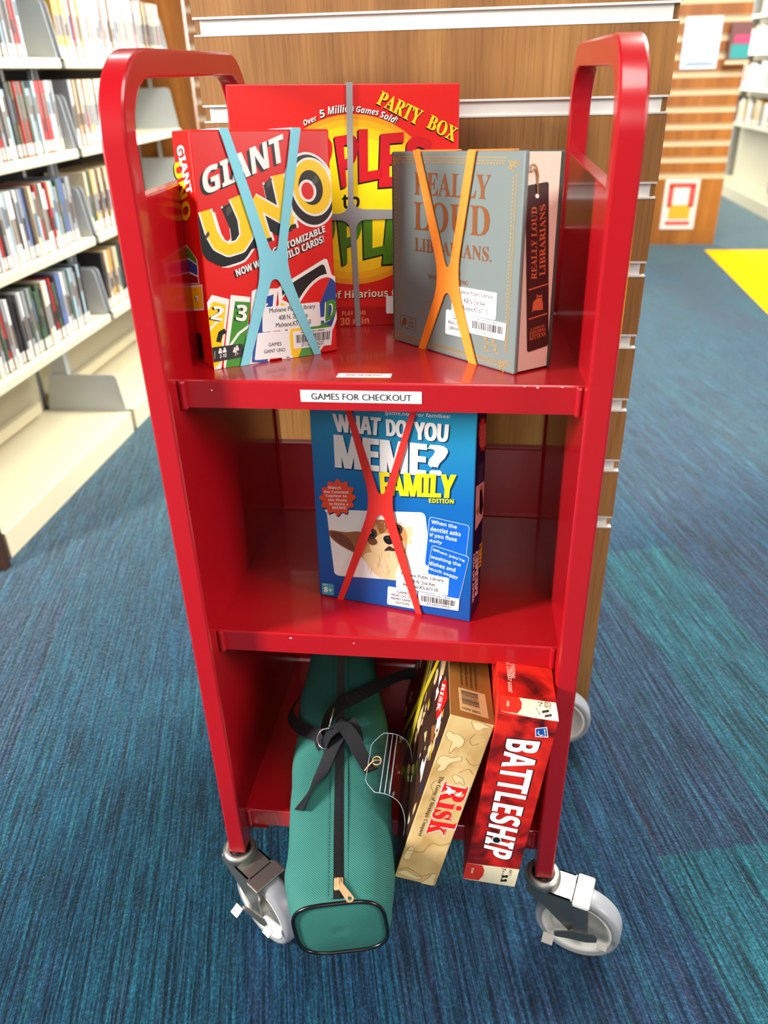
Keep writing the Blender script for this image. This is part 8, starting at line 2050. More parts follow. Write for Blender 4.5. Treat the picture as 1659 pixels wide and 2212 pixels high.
def discs():
    rnd = random.Random(21)
    # (shelf, y from, y to, bay words, bright mix)
    rows = [(0, 1.898, 2.80, 'far', 1), (1, 1.40, 1.81, 'near', 0), (1, 1.898, 2.36, 'far', 1), (2, 1.26, 1.80, 'near', 0), (2, 1.898, 2.30, 'far', 2), (3, 1.13, 1.76, 'near', 0), (3, 1.898, 2.22, 'far', 2), (0, 1.52, 1.70, 'near', 0)]
    for s, y0, y1, bay, mix in rows:
        y = y1; k = 0
        while y-0.0165 > y0:
            k += 1; ci = rnd.choice([[0, 0, 1, 1, 2, 2, 3, 4, 5, 6, 8, 9, 0], [4, 4, 0, 4, 10, 5, 2, 3, 0, 7, 4], [7, 4, 5, 1, 10, 9, 4, 7]][mix]); v = rnd.choice([0, 0, 0, 1, 2])
            if mix: v = 0
            o = bpy.data.objects.new('disc_case', disc_mesh(ci, v)); COL.objects.link(o)
            o.location = (XF-0.02-rnd.random()*0.006, y-0.0075, SHZ[s]+0.0006); 
            tag(o, '%s spined disc case, %s from the far bracket on %s left shelf, %s bay' % (SPINE[ci][0], ordinal(k), SHN[s], bay), 'disc case', 'disc cases on the left shelving')
            y -= 0.0155+rnd.random()*0.0012
discs()
# ================================================================== right far shelving
def right_shelving():
    root = empty('media_shelving', (2.85, 7.0, 0)); inv = Matrix.Translation((-2.85, -7.0, 0))
    X0, X1 = 2.7, 2.96; a, b = 5.9, 8.6
    for z in (1.52, 1.235, 0.955, 0.665):
        mb = MB(); mb.rbox((X0-0.004, a, z-0.03), (X0+0.006, b, z), 0.003, STEEL, inv); mb.box((X0, a, z-0.008), (X1, b, z-0.001), STEEL, inv); mb.build('shelf', root)
    mb = MB(); mb.rbox((X0-0.01, a, FZ), (X1+0.02, b, 0.12), 0.004, STEEL, inv); mb.build('base_deck', root)
    mb = MB(); mb.box((X1, a, 0.12), (X1+0.02, b, 1.9), STEEL_D, inv); mb.build('back_panel', root)
    for y in (a, 7.2, b):
        mb = MB(); mb.box((X1-0.06, y-0.015, 0.12), (X1, y+0.015, 1.9), BRACKET, inv); mb.build('upright_post', root)
        for z in (1.235, 0.955, 0.665):
            mb = MB(); mb.box((X0+0.02, y-0.002, z), (X1-0.02, y+0.002, z+0.16), BRACKET, inv); mb.build('end_bracket', root)
    tag(root, 'far cream shelving at the right edge beyond the yellow carpet', 'shelving')
    rnd = random.Random(3)
    for z, n in ((1.235, 'upper'), (0.955, 'middle'), (0.665, 'lower'), (0.121, 'bottom')):
        if n == 'bottom': continue
        y = 8.45; k = 0
        while y > 6.9:
            k += 1; wd = rnd.choice([0.03, 0.045, 0.06]); ci = rnd.choice([4, 0, 4, 10, 3, 0, 7, 6, 4, 1 if n == 'lower' else 0]); h = rnd.uniform(0.16, 0.21)
            mb = MB(); mb.rbox((0, -wd/2, 0), (0.15, wd/2, h), 0.003, mat('spine_'+SPINE[ci][0].replace(' ', '_'), srgb(*SPINE[ci][1]), 0.35), seg=1)
            mb.box((-0.0008, -wd/2+0.003, 0.01), (0.0002, wd/2-0.003, 0.04), WHITEPL)
            o = mb.build('book'); o.location = (X0+0.03, y-wd/2, z+0.0006)
            tag(o, '%s spined book, %s from the far end on %s shelf of the right far shelving' % (SPINE[ci][0], ordinal(k), n), 'book', 'books on the right far shelving')
            y -= wd+0.004+(rnd.random() < 0.1)*0.08
right_shelving()

# ================================================================== THE RED CART
WD = 0.477; T = 0.0254; DP = 0.432; ZB = 0.1566; ZT = 1.1945; PH = 0.0778
SH = [(0.8862, 0.8548), (0.5493, 0.5187), (0.2144, 0.1840)]
CART = empty('book_cart', (WD/2, DP/2, 0)); tag(CART, 'red enamelled steel book cart with three shelves and loop handles, games on every shelf', 'cart')
CI = Matrix.Translation((-WD/2, -DP/2, 0))
def side_frame(x0):
    R = 0.078; t = T; cy, cz = R, ZT-R; h = t/2
    path = [(0, h, ZB)]+[(0, h, z) for z in (0.5, 0.9)]
    rr = R-h
    path += [(0, R-rr*math.cos(math.radians(a)), ZT-R+rr*math.sin(math.radians(a))) for a in range(0, 91, 4)]
    path += [(0, DP-R+rr*math.sin(math.radians(a)), ZT-R+rr*math.cos(math.radians(a))) for a in range(2, 91, 4)]
    path += [(0, DP-h, 0.9), (0, DP-h, 0.5), (0, DP-h, ZB)]
    c = 0.0028; sec = [(-h+c, -h), (h-c, -h), (h-0.0008, -h+0.0008), (h, -h+c), (h, h-c), (h-0.0008, h-0.0008), (h-c, h), (-h+c, h), (-h+0.0008, h-0.0008), (-h, h-c), (-h, -h+c), (-h+0.0008, -h+0.0008)]
    mb = MB(); mb.sweep([CI @ Vector((x0+h, p[1], p[2])) for p in path], sec, RED, up=Vector((1, 0, 0)), smooth=False)
    o = mb.build('side_frame', CART)
    for p in o.data.polygons: p.use_smooth = True
    o.data.set_sharp_from_angle(angle=math.radians(12))
    return o
FRL = side_frame(0.0); FRR = side_frame(WD-T)
for x0 in (0.006, WD-0.006-0.0165):
    mb = MB(); mb.rbox((x0, T-0.001, 0.150), (x0+0.0165, DP-T+0.001, 1.071), 0.0015, RED, CI); mb.build('side_panel', CART)
def shelf_obj(i):
    zt, zb = SH[i]; y0 = 0.0309; y1 = 0.408; tp = math.tan(PH); x0, x1 = T-0.003, WD-T+0.003
    r = 0.0025; th = 0.0012
    prof = [(y0, zb), (y0, zt-r)]+[(y0+r-r*math.cos(math.radians(a)), zt-r+r*math.sin(math.radians(a))) for a in (30, 60, 85)]
    yb, zbk = y1-0.003, zt-(y1-0.003-y0)*tp
    bh = 0.118 if i != 2 else 0.10
    prof += [(yb, zbk), (y1, zbk+0.004), (y1+0.002, zbk+bh), (y1+0.0035, zbk+bh+0.002), (y1+0.02, zbk+bh+0.002)]
    inner = []
    for k, p in enumerate(prof):
        a = Vector(prof[max(k-1, 0)]); b = Vector(prof[min(k+1, len(prof)-1)]); t_ = (b-a).normalized(); n = Vector((t_.y, -t_.x)); inner.append((p[0]+n.x*th, p[1]+n.y*th))
    pts = prof+inner[::-1]
    # extrude along x: local (y, z) polygon
    MM = CI @ Matrix(((0, 0, 1, 0), (1, 0, 0, 0), (0, 1, 0, 0), (0, 0, 0, 1)))
    mb = MB(); mb.prism(pts, x0, x1, RED, MM)
    # return lip at the bottom of the front edge
    mb.box((x0, y0+0.001, zb), (x1, y0+0.016, zb+0.0012), RED, CI)
    mb.box((x0, y0+0.0148, zb), (x1, y0+0.016, zb+0.008), RED, CI)
    sh = mb.build('shelf', CART)
    # welds where the front flange meets the frames
    for xa, xb in ((T-0.001, T+0.0065), (WD-T-0.0065, WD-T+0.001)):
        mb = MB(); mb.rbox((xa, y0-0.0035, zb-0.003), (xb, y0+0.004, zt-0.0005), 0.0028, RED_WELD, CI); mb.build('weld', sh)
    return sh
SHELF = [shelf_obj(i) for i in range(3)]
# chips in the enamel on the shelf edges
CHIP = mat('bare_steel_chip', srgb(230, 220, 222), 0.5)
mb = MB()
for x, z, w in ((0.118, 0.5415, 0.0035), (0.20, 0.5385, 0.0016), (0.06, 0.874, 0.0015), (0.405, 0.883, 0.0022), (0.392, 0.884, 0.0014), (0.430, 0.884, 0.0016)):
    mb.rbox((x, 0.0306, z), (x+w, 0.0312, z+0.0016), 0.0003, CHIP, CI, seg=1)
mb.build('paint_chip', CART)
# lower side rails
for x0 in (T-0.002, WD-T-0.024):
    mb = MB(); mb.box((x0, 0.045, 0.158), (x0+0.026, DP-0.03, 0.184), RED, CI); mb.build('lower_rail', CART)
# shelf labels
u = [158.7, 877.2, 287.1, 876.9, 287.1, 864.6, 156.7, 863.9]
mb = MB(); fr = (Vector((-WD/2, 0.0303-DP/2, 0)), Vector((1, 0, 0)), Vector((0, 0, 1)), Vector((0, -1, 0)))
mb.prism([(0.1580, 0.8640), (0.2871, 0.8640), (0.2871, 0.8771), (0.1580, 0.8771)], -0.0004, 0.0004, STICKER, CI @ Matrix(((1, 0, 0, 0), (0, 0, -1, 0.0306), (0, 1, 0, 0), (0, 0, 0, 1))))
put_text(mb, fr, 'GAMES FOR CHECKOUT', 'r', [1695, 8740, 2765, 8740, 2765, 8667, 1695, 8667], 4, INK)
tag(mb.build('shelf_label', SHELF[0]), 'white printed label on the shelf front')
tpv = Vector((0, math.cos(PH), -math.sin(PH))); nv = Vector((0, math.sin(PH), math.cos(PH)))
O = CI @ Vector((0.194, 0.0505, 0.8862-(0.0505-0.0309)*math.tan(PH)+0.0002)); M = Matrix((Vector((1, 0, 0)), tpv, nv)).transposed().to_4x4(); M.translation = O
mb = MB(); mb.prism([(0, 0), (0.0585, 0.0015), (0.0585, 0.0155), (0, 0.0145)], 0, 0.0004, STICKER, M)
put_text(mb, (O, Vector((1, 0, 0)), tpv, nv), 'GAMES FOR CHECKOUT', 'r', [90, 105, 490, 108, 490, 52, 90, 50], 4, INK)
tag(mb.build('shelf_label', SHELF[0]), 'small white label lying on the top shelf')
# casters
def caster(x, y, ang, brake, front=True):
    """ang: direction (degrees from +x) in which the wheel trails"""
    c = empty('caster', (0, 0, 0)); c.parent = CART; c.location = CI @ Vector((x, y, FZ)); c.rotation_euler = (0, 0, math.radians(ang))
    Rw = 0.0615; L = 0.058; tw = 0.0165; ZB = 0.1566-FZ
    mb = MB(); mb.lathe([(0, ZB+0.002), (0.0115, ZB+0.002), (0.0115, ZB-0.006), (0.0145, ZB-0.004), (0.0145, ZB-0.012)], BLACKM, n=20); mb.build('stem', c)
    mb = MB(); z0 = ZB-0.004
    mb.lathe([(0.0155, z0), (0.019, z0+0.002), (0.0225, z0+0.001), (0.025, z0-0.002), (0.0262, z0-0.005), (0.0255, z0-0.008), (0.0262, z0-0.010), (0.0256, z0-0.013), (0.020, z0-0.014), (0, z0-0.014)], CHROME, n=36); mb.build('swivel_raceway', c)
    # fork: top plate + two tapering legs
    mb = MB(); zt = z0-0.012
    plate = round_poly([(-0.022, -0.0225), (0.046, -0.0225), (0.046, 0.0225), (-0.022, 0.0225)], [0.02, 0.002, 0.002, 0.02], 6)
    mb.prism(plate, zt-0.0025, zt, CHROME)
    leg = round_poly([(-0.020, zt), (0.047, zt), (0.060, 0.082), (0.069, 0.058), (0.052, 0.056), (0.010, 0.096), (-0.018, zt-0.012)], [0.003, 0.002, 0.004, 0.008, 0.008, 0.01, 0.008], 5)
    for s in (-1, 1):
        MM = Matrix(((1, 0, 0, 0), (0, 0, 1, s*0.0225-(0.0025 if s > 0 else 0)), (0, 1, 0, 0), (0, 0, 0, 1))); mb.prism(leg, 0, 0.0025, CHROME, MM)
    mb.build('fork', c)
    mb = MB(); W0 = Matrix.Translation((L, 0, Rw)) @ Matrix.Rotation(pi/2, 4, 'X')
    mb.lathe([(0.049, -tw+0.002), (0.053, -tw), (Rw-0.005, -tw), (Rw-0.0015, -tw+0.003), (Rw, -tw+0.007), (Rw, tw-0.007), (Rw-0.0015, tw-0.003), (Rw-0.005, tw), (0.053, tw), (0.049, tw-0.002)], TYRE, W0, n=56); wh = mb.build('wheel', c)
    mb = MB(); mb.lathe([(0.0, -0.019), (0.010, -0.019), (0.011, -0.010), (0.014, -0.006), (0.041, -0.007), (0.0445, -0.014), (0.0502, -0.0168), (0.0502, 0.0168), (0.0445, 0.014), (0.041, 0.007), (0.014, 0.006), (0.011, 0.010), (0.010, 0.019), (0.0, 0.019)], HUB, W0, n=48); mb.build('hub', wh)
    mb = MB(); mb.lathe([(0, -0.0345), (0.006, -0.0345), (0.0078, -0.0325), (0.0078, -0.0295), (0.006, -0.029), (0.006, -0.026), (0.0095, -0.0255), (0.0095, -0.0235), (0.004, -0.023), (0.004, 0.023), (0.0095, 0.0235), (0.0095, 0.026), (0, 0.026)], CHROME, W0, n=20); mb.build('axle', c)
    if brake:
        mb = MB(); mb.rbox((0.0475, -0.0265, zt-0.0032), (0.072, 0.0265, zt-0.0006), 0.001, CHROME)
        st = round_poly([(0.048, zt-0.0015), (0.071, zt-0.0015), (0.076, 0.068), (0.054, 0.068)], [0.002, 0.002, 0.004, 0.004], 3)
        for s in (-1, 1):
            MM = Matrix(((1, 0, 0, 0), (0, 0, 1, s*0.0265-0.001), (0, 1, 0, 0), (0, 0, 0, 1))); mb.prism(st, 0, 0.002, CHROME, MM)
        mb.build('brake_strap', c)
        mb = MB()
        arm = round_poly([(0.028, 0.0565), (0.054, 0.071), (0.088, 0.0805), (0.090, 0.066), (0.074, 0.057), (0.056, 0.054), (0.03, 0.046)], 0.004, 3)
        MM = Matrix(((1, 0, 0, 0), (0, 0, 1, -0.0295), (0, 1, 0, 0), (0, 0, 0, 1))); mb.prism(arm, 0, 0.0018, CHROME, MM)
        mb.rbox((0.089, -0.040, 0.0705), (0.104, -0.0285, 0.0722), 0.0007, CHROME, Matrix.Translation((0.1, -0.03, 0.071)) @ Matrix.Rotation(math.radians(36), 4, 'X') @ Matrix.Translation((-0.1, 0.03, -0.071)))
        mb.rbox((0.014, -0.044, 0.0475), (0.030, -0.0285, 0.0492), 0.0007, CHROME, Matrix.Translation((0.02, -0.03, 0.048)) @ Matrix.Rotation(math.radians(30), 4, 'X') @ Matrix.Translation((-0.02, 0.03, -0.048)))
        mb.build('brake_pedal', c)
    return c
caster(T/2, T/2, -37, True); caster(WD-T/2, T/2, -17, True); caster(WD-T/2, DP-T/2, -4, False); caster(T/2, DP-T/2, 8, False)

# ================================================================== GAMES ON THE CART
def game_box(key, name, body_m, label, cat, bev=0.0012, mats=None):
    w, h, d = BOX[key]['d']; mb = MB(); mb.rbox((-w/2, 0, 0), (w/2, d, h), bev, body_m)
    printed(key, mb, None); o = mb.build(name, None, box_matrix(BOX[key])); tag(o, label, cat); stickers(key, o); return o
CARD_RED = mat('red_box_card', srgb(218, 22, 14), 0.32)
CARD_RED2 = mat('crimson_box_card', srgb(214, 26, 18), 0.36)
uno = game_box('uno', 'game_box', CARD_RED, 'red card game box with big slanted yellow lettering, standing left on the top shelf', 'game box', 0.002)
x_band('uno', 'elastic_band', silicone('pale_blue_silicone', (128, 206, 220)), 'pale blue band crossed over the red box with yellow lettering')
game_box('apple', 'game_box', CARD_RED2, 'large flat red box with a yellow disc, at the back of the top shelf', 'game box', 0.0015)
x_band('apple', 'elastic_band', silicone('grey_silicone', (142, 140, 140)), 'grey band crossing the large red box at back of top shelf', cross=True)
def book_box():
    key = 'lib'; w, h, d = BOX[key]['d']; root = empty('game_box'); root.matrix_world = box_matrix(BOX[key])
    mb = MB(); mb.rbox((-w/2, 0, 0), (w/2, 0.0065, h), 0.0022, COVER); printed_sel = [it for it in ART[key] if it[0] in 'pt' and it[1] == 'f']
    F = faces_of(w, h, d)
    for it in printed_sel:
        if it[0] == 'p': put_poly(mb, F['f'], it[2], it[3], ink(it[4]))
        else: put_text(mb, F['f'], it[2], it[3], it[4], it[5], ink(it[6]))
    fc = mb.build('front_cover', root); stickers(key, fc)
    mb = MB(); mb.rbox((-w/2, d-0.006, 0), (w/2, d, h), 0.0022, mat('dark_green_book_cloth', srgb(62, 64, 56), 0.4)); mb.build('back_cover', root)
    mb = MB(); mb.rbox((-w/2, 0.0, 0.0), (-w/2+0.006, d, h), 0.002, COVER); mb.build('spine', root)
    mb = MB(); mb.box((-w/2+0.006, 0.0062, 0.002), (w/2-0.0015, d-0.0058, h-0.0015), PAGES); mb.build('page_block', root)
    fr = (Vector((w/2-0.0015, 0, 0)), Vector((0, 1, 0)), Vector((0, 0, 1)), Vector((1, 0, 0)))
    bmk = [it for it in ART[key] if it[0] == 'bookmark'][0]; u = bmk[2]; pts = [(u[i]*0.0001, u[i+1]*0.0001) for i in range(0, len(u), 2)]
    MM = Matrix((fr[1], fr[2], fr[3])).transposed().to_4x4(); MM.translation = fr[0]
    mb = MB(); mb.prism(pts, 0.0001, 0.0005, mat('dark_brown_card', srgb(46, 30, 26), 0.4), MM)
    for it in ART[key]:
        if it[0] == 'p' and it[1] == 'r' and it[3] >= 6: put_poly(mb, fr, it[2], it[3], ink(it[4]))
        elif it[0] == 't' and it[1] == 'r': put_text(mb, fr, it[2], it[3], it[4], it[5], ink(it[6]))
    bk = mb.build('bookmark', root)
    st = [it for it in ART[key] if it[0] == 'string'][0][2]; mb = MB()
    mb.tube(catmull([fr[0]+fr[1]*(st[i]*0.0001)+fr[2]*(st[i+1]*0.0001)+fr[3]*0.0016 for i in range(0, len(st), 2)], 5), 0.0007, mat('tan_cord', srgb(176, 130, 76), 0.6), n=6); mb.build('string', bk)
    tag(root, 'book shaped game box with slate green cover, standing right on the top shelf', 'game box'); return root
book_box()
x_band('lib', 'elastic_band', silicone('orange_silicone', (246, 134, 30)), 'orange band crossed over the slate green book shaped box')
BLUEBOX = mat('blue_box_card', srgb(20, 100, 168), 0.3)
def meme_box():
    key = 'meme'; w, h, d = BOX[key]['d']
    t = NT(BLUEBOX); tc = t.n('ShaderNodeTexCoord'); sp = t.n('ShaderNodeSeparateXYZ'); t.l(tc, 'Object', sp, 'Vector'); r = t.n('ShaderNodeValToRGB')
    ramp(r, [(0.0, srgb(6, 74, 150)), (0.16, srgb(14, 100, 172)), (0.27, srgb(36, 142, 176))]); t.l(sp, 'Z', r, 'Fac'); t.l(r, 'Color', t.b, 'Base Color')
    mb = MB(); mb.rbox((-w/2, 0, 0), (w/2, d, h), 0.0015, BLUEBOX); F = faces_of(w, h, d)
    put_poly(mb, F['r'], [12, 12, d*10000-12, 12, d*10000-12, h*10000-12, 12, h*10000-12], 1, mat('navy_box_card', srgb(12, 34, 84), 0.3))
    printed(key, mb, None); o = mb.build('game_box', None, box_matrix(BOX[key])); tag(o, 'blue party game box with a big eared dog photo, on the middle shelf', 'game box'); stickers(key, o)
meme_box()
x_band('meme', 'elastic_band', silicone('red_silicone', (232, 44, 34)), 'red band crossed over the blue box with the dog photo')
game_box('risk', 'game_box', PARCH, 'parchment coloured board game box leaning on its edge beside the green bag, bottom shelf', 'game box', 0.0012)
def risk_band():
    key = 'risk'; w, h, d = BOX[key]['d']; F = faces_of(w, h, d)['l']; O, U, V, N = F; M = Matrix((U, V, N)).transposed().to_4x4(); M.translation = O
    mb = MB(); m = silicone('yellow_silicone', (238, 214, 40))
    z = 0.0012
    for q in BANDS['risk']:
        pts = [(q[i]*0.0001, q[i+1]*0.0001) for i in range(0, len(q), 2)]
        mb.prism(pts, z, z+0.001, m, M); z += 0.0002
    # over the top edge and down the right face
    o = mb.build('elastic_band', None, box_matrix(BOX[key])); tag(o, 'thin yellow band stretched over the cover of the parchment coloured box', 'elastic band', 'elastic bands round the game boxes')
risk_band()
game_box('battle', 'game_box', SMOKE, 'red board game box with white block lettering on edge at right of bottom shelf', 'game box', 0.0012)

# ================================================================== GREEN BAG
def green_bag():
    yaw = math.radians(8.64); ax = Vector((-math.sin(yaw), math.cos(yaw), 0.0)); sx_ = Vector((math.cos(yaw), math.sin(yaw), 0)); up = Vector((0, 0, 1))
    base = Vector((0.2054, -0.1825, 0.2365)); roll = math.radians(5.5)
    M = Matrix((sx_, ax, up)).transposed().to_4x4(); M.translation = base
    root = empty('carry_bag'); root.matrix_world = M; tag(root, 'long green canvas carry bag with black zipper, sticking out of the bottom shelf', 'bag')
    st = [(0.0, 0.0525, 0.0445, 0.0475), (0.004, 0.0565, 0.0485, 0.0475), (0.02, 0.0605, 0.053, 0.046), (0.06, 0.0655, 0.059, 0.045), (0.12, 0.0695, 0.0625, 0.0445), (0.2, 0.070, 0.0625, 0.046), (0.3, 0.0665, 0.061, 0.047), (0.40, 0.062, 0.058, 0.048), (0.47, 0.057, 0.052, 0.048), (0.485, 0.05, 0.045, 0.048)]
    n = 56
    def sec(hw, hh, cz, y, e=3.6, rl=0.0):
        out = []
        for i in range(n):
            a = 2*pi*i/n; c, s = math.cos(a), math.sin(a)
            x = hw*math.copysign(abs(c)**(2/e), c); z = hh*math.copysign(abs(s)**(2/e), s)
            x2 = x*math.cos(rl)+z*math.sin(rl); z2 = -x*math.sin(rl)+z*math.cos(rl); out.append(Vector((x2, y, cz+z2)))
        return out
    from functools import lru_cache
    S = []
    K = 44
    for k in range(K+1):
        y = 0.485*k/K
        for a, b in zip(st, st[1:]):
            if a[0] <= y <= b[0]+1e-9:
                t_ = (y-a[0])/(b[0]-a[0]); t2 = t_*t_*(3-2*t_) if a[0] > 0.003 else t_; hw = a[1]+(b[1]-a[1])*t2; hh = a[2]+(b[2]-a[2])*t2; cz = a[3]+(b[3]-a[3])*t2; break
        S.append((y, hw, hh, cz))
    S[0:1] = [(0.0, 0.0535, 0.0455, 0.0475), (0.003, 0.056, 0.048, 0.0475)]
    rl = -roll
    def rollk(y): return rl*max(0.0, 1-y/0.2)
    vs = []; fs = []; rnd = random.Random(4); ph = [rnd.uniform(0, 6.28) for _ in range(8)]
    for k, (y, hw, hh, cz) in enumerate(S):
        for i, p in enumerate(sec(hw, hh, cz, y, rl=rollk(y))):
            a = 2*pi*i/n; fade = min(1, y/0.05)
            d = fade*(0.0018*math.sin(a*2+ph[0]+y*22)+0.0014*math.sin(a*3+ph[1]-y*38)+0.0010*math.sin(y*60+a+ph[2]))
            c = Vector((0, y, cz)); vs.append(p+(p-c).normalized()*d)
    m_ = len(S)
    for k in range(m_-1):
        for i in range(n): fs.append((k*n+i, k*n+(i+1) % n, (k+1)*n+(i+1) % n, (k+1)*n+i))
    fs.append(tuple(range((m_-1)*n, m_*n))[::-1])
    mb = MB(); mb.add(vs, [f[::-1] for f in fs], CLOTH, True); mb.build('body', root)
    # end panel, slightly domed, with piping round it
    y, hw, hh, cz = S[0]; ring = sec(hw, hh, cz, -0.0005, rl=rollk(0)); c = Vector((0, -0.004, cz)); vs = []; fs = []
    for q in range(7):
        f = 1-q/7.0
        for p in ring: vs.append(Vector((p.x*f, -0.0005-0.005*(1-f**2), cz+(p.z-cz)*f)))
    vs.append(c)
    for q in range(6):
        for i in range(n): fs.append((q*n+i, q*n+(i+1) % n, (q+1)*n+(i+1) % n, (q+1)*n+i))
    for i in range(n): fs.append((6*n+i, 6*n+(i+1) % n, 7*n))
    mb = MB(); mb.add(vs, fs, CLOTH, True); mb.build('end_panel', root)
    mb = MB(); mb.tube(sec(hw+0.001, hh+0.001, cz, -0.0015, rl=rollk(0)), 0.0024, PIPING, closed=True, n=8); mb.build('piping', root)
    # zipper along the top
    def topz(y, x=0.0):
        for a, b in zip(S, S[1:]):
            if a[0] <= y <= b[0]: 
                t_ = (y-a[0])/(b[0]-a[0]); hw, hh, cz = [a[j]+(b[j]-a[j])*t_ for j in (1, 2, 3)]; break
        else: hw, hh, cz = S[-1][1:]
        a = pi/2; fade = min(1, y/0.05)
        d = fade*(0.0018*math.sin(a*2+ph[0]+y*22)+0.0014*math.sin(a*3+ph[1]-y*38)+0.0010*math.sin(y*60+a+ph[2]))
        return cz+hh+d
    path = [Vector((0.0, y, topz(y)+0.0006)) for y in [0.003+0.47*i/60 for i in range(61)]]
    mb = MB(); mb.sweep(path, [(-0.0068, -0.0004), (0.0068, -0.0004), (0.0068, 0.0006), (-0.0068, 0.0006)], ZIPM, up=Vector((1, 0, 0))); zp = mb.build('zipper', root)
    mb = MB(); mb.sweep([p+Vector((0, 0, 0.0006)) for p in path], [(-0.0022, -0.0004), (0.0022, -0.0004), (0.0016, 0.001), (-0.0016, 0.001)], ZIPM, up=Vector((1, 0, 0))); mb.build('zipper_coil', zp)
    for s in (-1, 1):
        mb = MB(); mb.sweep([p+Vector((s*0.0088, 0, 0.0002)) for p in path], [(-0.0024, -0.0006), (0.0024, -0.0006), (0.0018, 0.0008), (-0.0018, 0.0008)], CLOTH, up=Vector((1, 0, 0))); mb.build('zipper_hem', root)
        mb = MB()
        for i in range(1, 100):
            y = 0.004+0.465*i/100; z = topz(y); mb.box((s*0.0118-0.0003, y-0.0015, z-0.0006), (s*0.0118+0.0003, y+0.0012, z+0.0007), mat('dark_green_thread', srgb(14, 66, 62), 0.7))
        mb.build('stitch_line', root)
    z = topz(0.018); mb = MB(); mb.rbox((-0.0055, 0.012, z), (0.0055, 0.028, z+0.0042), 0.0016, GOLD); mb.rbox((-0.0016, 0.014, z+0.004), (0.0016, 0.026, z+0.0068), 0.0012, GOLD); sl = mb.build('zip_slider', root)
    mb = MB(); o_ = arc(0, 0, 0.0046, 180, 360, 10); body = [(0.0030, 0.022), (-0.0030, 0.022)]+o_; 
    hole = arc(0.0, 0.0, 0.0026, 0, 360, 16)[:-1]
    MMp = Matrix.Translation((0.0005, 0.018, z+0.0056)) @ Matrix.Rotation(math.radians(35), 4, 'Z') @ Matrix.Rotation(math.radians(8), 4, 'X') @ Matrix.Translation((0, -0.022, 0))
    bm = bmesh.new()
    mb.sweep([MMp @ Vector((0.0036*math.cos(a), 0.0036*math.sin(a), 0)) for a in [2*pi*i/20 for i in range(20)]], [(-0.0006, -0.0011), (0.0006, -0.0011), (0.0006, 0.0011), (-0.0006, 0.0011)], GOLD, up=Vector((0, 0, 1)), closed=True)
    mb.prism([(0.0046, 0.0015), (0.0034, 0.022), (-0.0034, 0.022), (-0.0046, 0.0015), (-0.0026, 0.0028), (0.0, 0.0035), (0.0026, 0.0028)], -0.0006, 0.0006, GOLD, MMp); bm.free()
    mb.build('zip_pull', sl)
    # ---- black webbing strap, knotted over the bag (world points brought into the bag frame)
    inv = M.inverted()
    def ribbon(name, pts, width, parent, th=0.0013, k=6, m=BLACKF):
        P = catmull([inv @ Vector(p[0]) for p in pts], k); Wd = catmull([inv.to_3x3() @ Vector(p[1]) for p in pts], k)
        h = width/2; mb = MB(); mb.sweep(P, [(-h, -th/2), (h, -th/2), (h, th/2), (-h, th/2)], m, up=[w.normalized() for w in Wd], smooth=False); return mb.build(name, parent)
    Z = 0.3475
    ribbon('strap_tail', [((0.172, 0.058, Z+0.010), (0.75, -0.62, 0.2)), ((0.163, 0.026, Z+0.008), (0.85, -0.5, 0.1)), ((0.156, -0.012, Z+0.004), (0.8, -0.55, 0.25)), ((0.147, -0.042, Z+0.005), (0.45, -0.35, 0.85)), ((0.136, -0.070, Z-0.003), (0.75, -0.5, 0.5))], 0.0185, root)
    ribbon('strap', [((0.262, 0.215, Z-0.012), (0.2, 0.9, 0.1)), ((0.236, 0.188, Z+0.002), (-0.4, 0.9, 0.1)), ((0.196, 0.146, Z+0.007), (-0.5, 0.8, 0.3)), ((0.160, 0.106, Z+0.013), (-0.3, 0.4, 0.9)), ((0.146, 0.076, Z+0.010), (-0.2, 0.3, 1.0)), ((0.140, 0.050, Z+0.006), (0.4, 0.3, 0.85)), ((0.150, 0.034, Z+0.004), (0.6, 0.5, 0.4))], 0.0185, root)
    ribbon('strap_loop', [((0.146, 0.048, Z+0.005), (0.3, 0.6, 0.5)), ((0.122, 0.066, Z-0.001), (0.3, 0.6, 0.5)), ((0.098, 0.090, Z-0.015), (0.3, 0.5, 0.8)), ((0.080, 0.130, Z-0.028), (0.5, 0.2, 0.8)), ((0.090, 0.175, Z-0.03), (0.6, -0.2, 0.8)), ((0.118, 0.212, Z-0.018), (0.6, -0.4, 0.6))], 0.0185, root)
    ribbon('strap_knot', [((0.146, 0.030, Z+0.006), (0.2, 0.8, 0.4)), ((0.158, 0.048, Z+0.017), (0.1, 0.95, 0.1)), ((0.174, 0.056, Z+0.022), (0.45, 0.85, 0.0)), ((0.190, 0.040, Z+0.019), (0.8, 0.6, 0.0)), ((0.204, 0.018, Z+0.013), (0.8, 0.55, -0.1)), ((0.222, -0.006, Z+0.006), (0.78, 0.6, -0.2))], 0.021, root)
    ribbon('strap_knot', [((0.168, 0.068, Z+0.006), (0.8, 0.5, 0.2)), ((0.178, 0.072, Z+0.019), (0.9, 0.4, 0.0)), ((0.190, 0.060, Z+0.015), (0.7, 0.6, 0.0)), ((0.196, 0.045, Z+0.005), (0.7, 0.6, 0.0))], 0.018, root)
    # D-ring wires
    mb = MB(); mb.tube([inv @ p for p in catmull([Vector((0.158, 0.028, Z+0.006)), Vector((0.148, 0.026, Z+0.011)), Vector((0.141, 0.038, Z+0.014)), Vector((0.144, 0.050, Z+0.018)), Vector((0.156, 0.052, Z+0.022))], 6)], 0.0011, WIRE, n=8); mb.build('strap_ring', root)
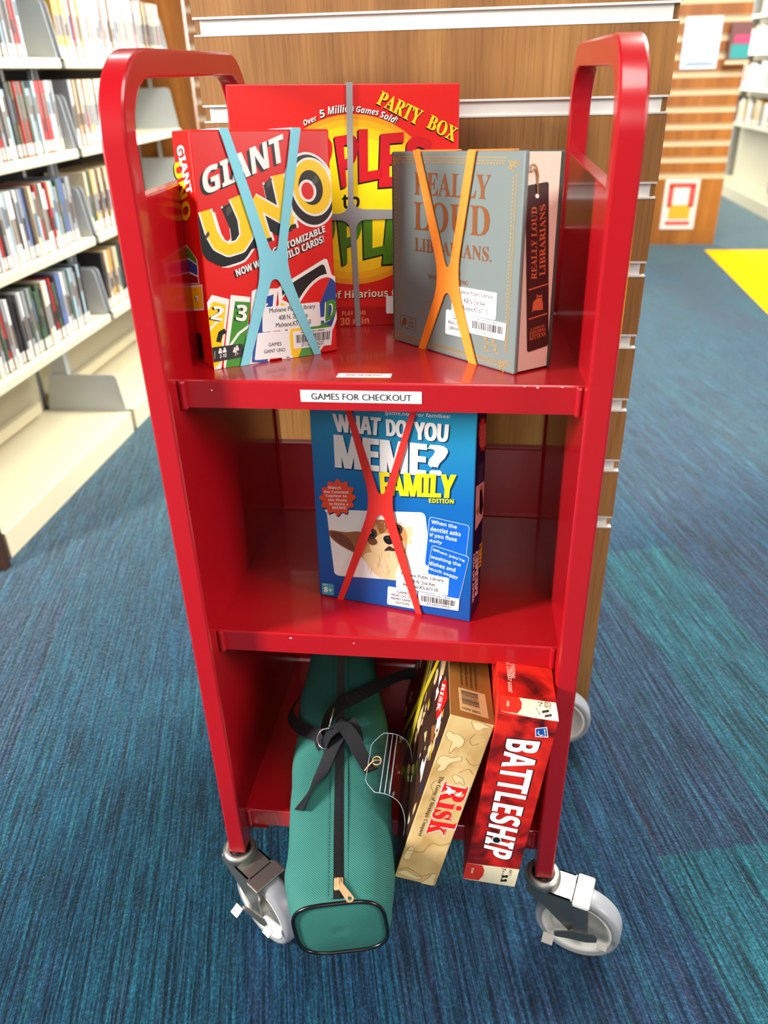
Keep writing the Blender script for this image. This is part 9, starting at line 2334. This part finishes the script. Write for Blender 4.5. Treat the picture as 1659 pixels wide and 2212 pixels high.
    mb = MB(); mb.tube([inv @ p for p in catmull([Vector((0.154, 0.060, Z+0.016)), Vector((0.156, 0.072, Z+0.024)), Vector((0.157, 0.086, Z+0.027))], 6)], 0.0010, WIRE, n=8); mb.build('strap_ring', root)
    return root
green_bag()
# ---- clear luggage tag hanging off the strap
def luggage_tag():
    root = empty('luggage_tag', (0.226, 0.007, 0.35)); inv = Matrix.Translation((-0.226, -0.007, -0.35)); tag(root, 'clear vinyl luggage tag clipped to the strap of the green bag', 'tag')
    # sheet profile runs left to right over the bag then folds down its right side
    prof = catmull([Vector((0.217, 0, 0.358)), Vector((0.232, 0, 0.3615)), Vector((0.248, 0, 0.361)), Vector((0.262, 0, 0.352)), Vector((0.269, 0, 0.334)), Vector((0.2705, 0, 0.312)), Vector((0.268, 0, 0.292))], 5)
    n = len(prof); vs = []; fs = []
    for i, p in enumerate(prof):
        s = i/(n-1); a = 0.052; b = -0.046
        cut = max(0, 1-s/0.16)*0.02; y1 = a-cut+0.004; y0 = b+cut-0.01*s
        for th in (0.0, 0.0007):
            for y in (y0, y1): vs.append(inv @ Vector((p.x+(0.0004 if th else 0)*s, y, p.z+th*(1-s*0.7))))
    for i in range(n-1):
        k = i*4; j = k+4
        fs += [(k, k+1, j+1, j), (k+2, j+2, j+3, k+3), (k, j, j+2, k+2), (k+1, k+3, j+3, j+1)]
    fs += [(0, 2, 3, 1), (4*n-4, 4*n-3, 4*n-1, 4*n-2)]
    mb = MB(); mb.add(vs, fs, CLEAR, False); mb.build('vinyl_sheet', root)
    mb = MB()
    for i in (7, 9, 11):
        p = prof[i]; mb.tube([inv @ Vector((p.x, y, p.z+0.0011)) for y in (-0.048, 0.0, 0.055)], 0.0007, VEDGE, n=6)
    mb.build('weld_rib', root)
    rim = [vs[4*i+2] for i in range(n)]+[vs[4*i+3] for i in range(n-1, -1, -1)]
    mb = MB(); mb.tube(rim, 0.00055, VEDGE, closed=True, n=6); mb.build('rim', root)
    mb = MB(); mb.tube([inv @ Vector((0.2285+0.0058*math.cos(a), 0.004+0.0062*math.sin(a), 0.3635+0.0012*math.sin(a*1.0))) for a in [2*pi*i/24 for i in range(24)]], 0.0009, GOLD, closed=True)
    mb.tube([inv @ p for p in catmull([Vector((0.2325, 0.006, 0.3625)), Vector((0.225, 0.001, 0.3665)), Vector((0.2165, -0.006, 0.3605)), Vector((0.2135, -0.010, 0.358))], 5)], 0.0010, GOLD, n=8); mb.build('split_ring', root)
luggage_tag()
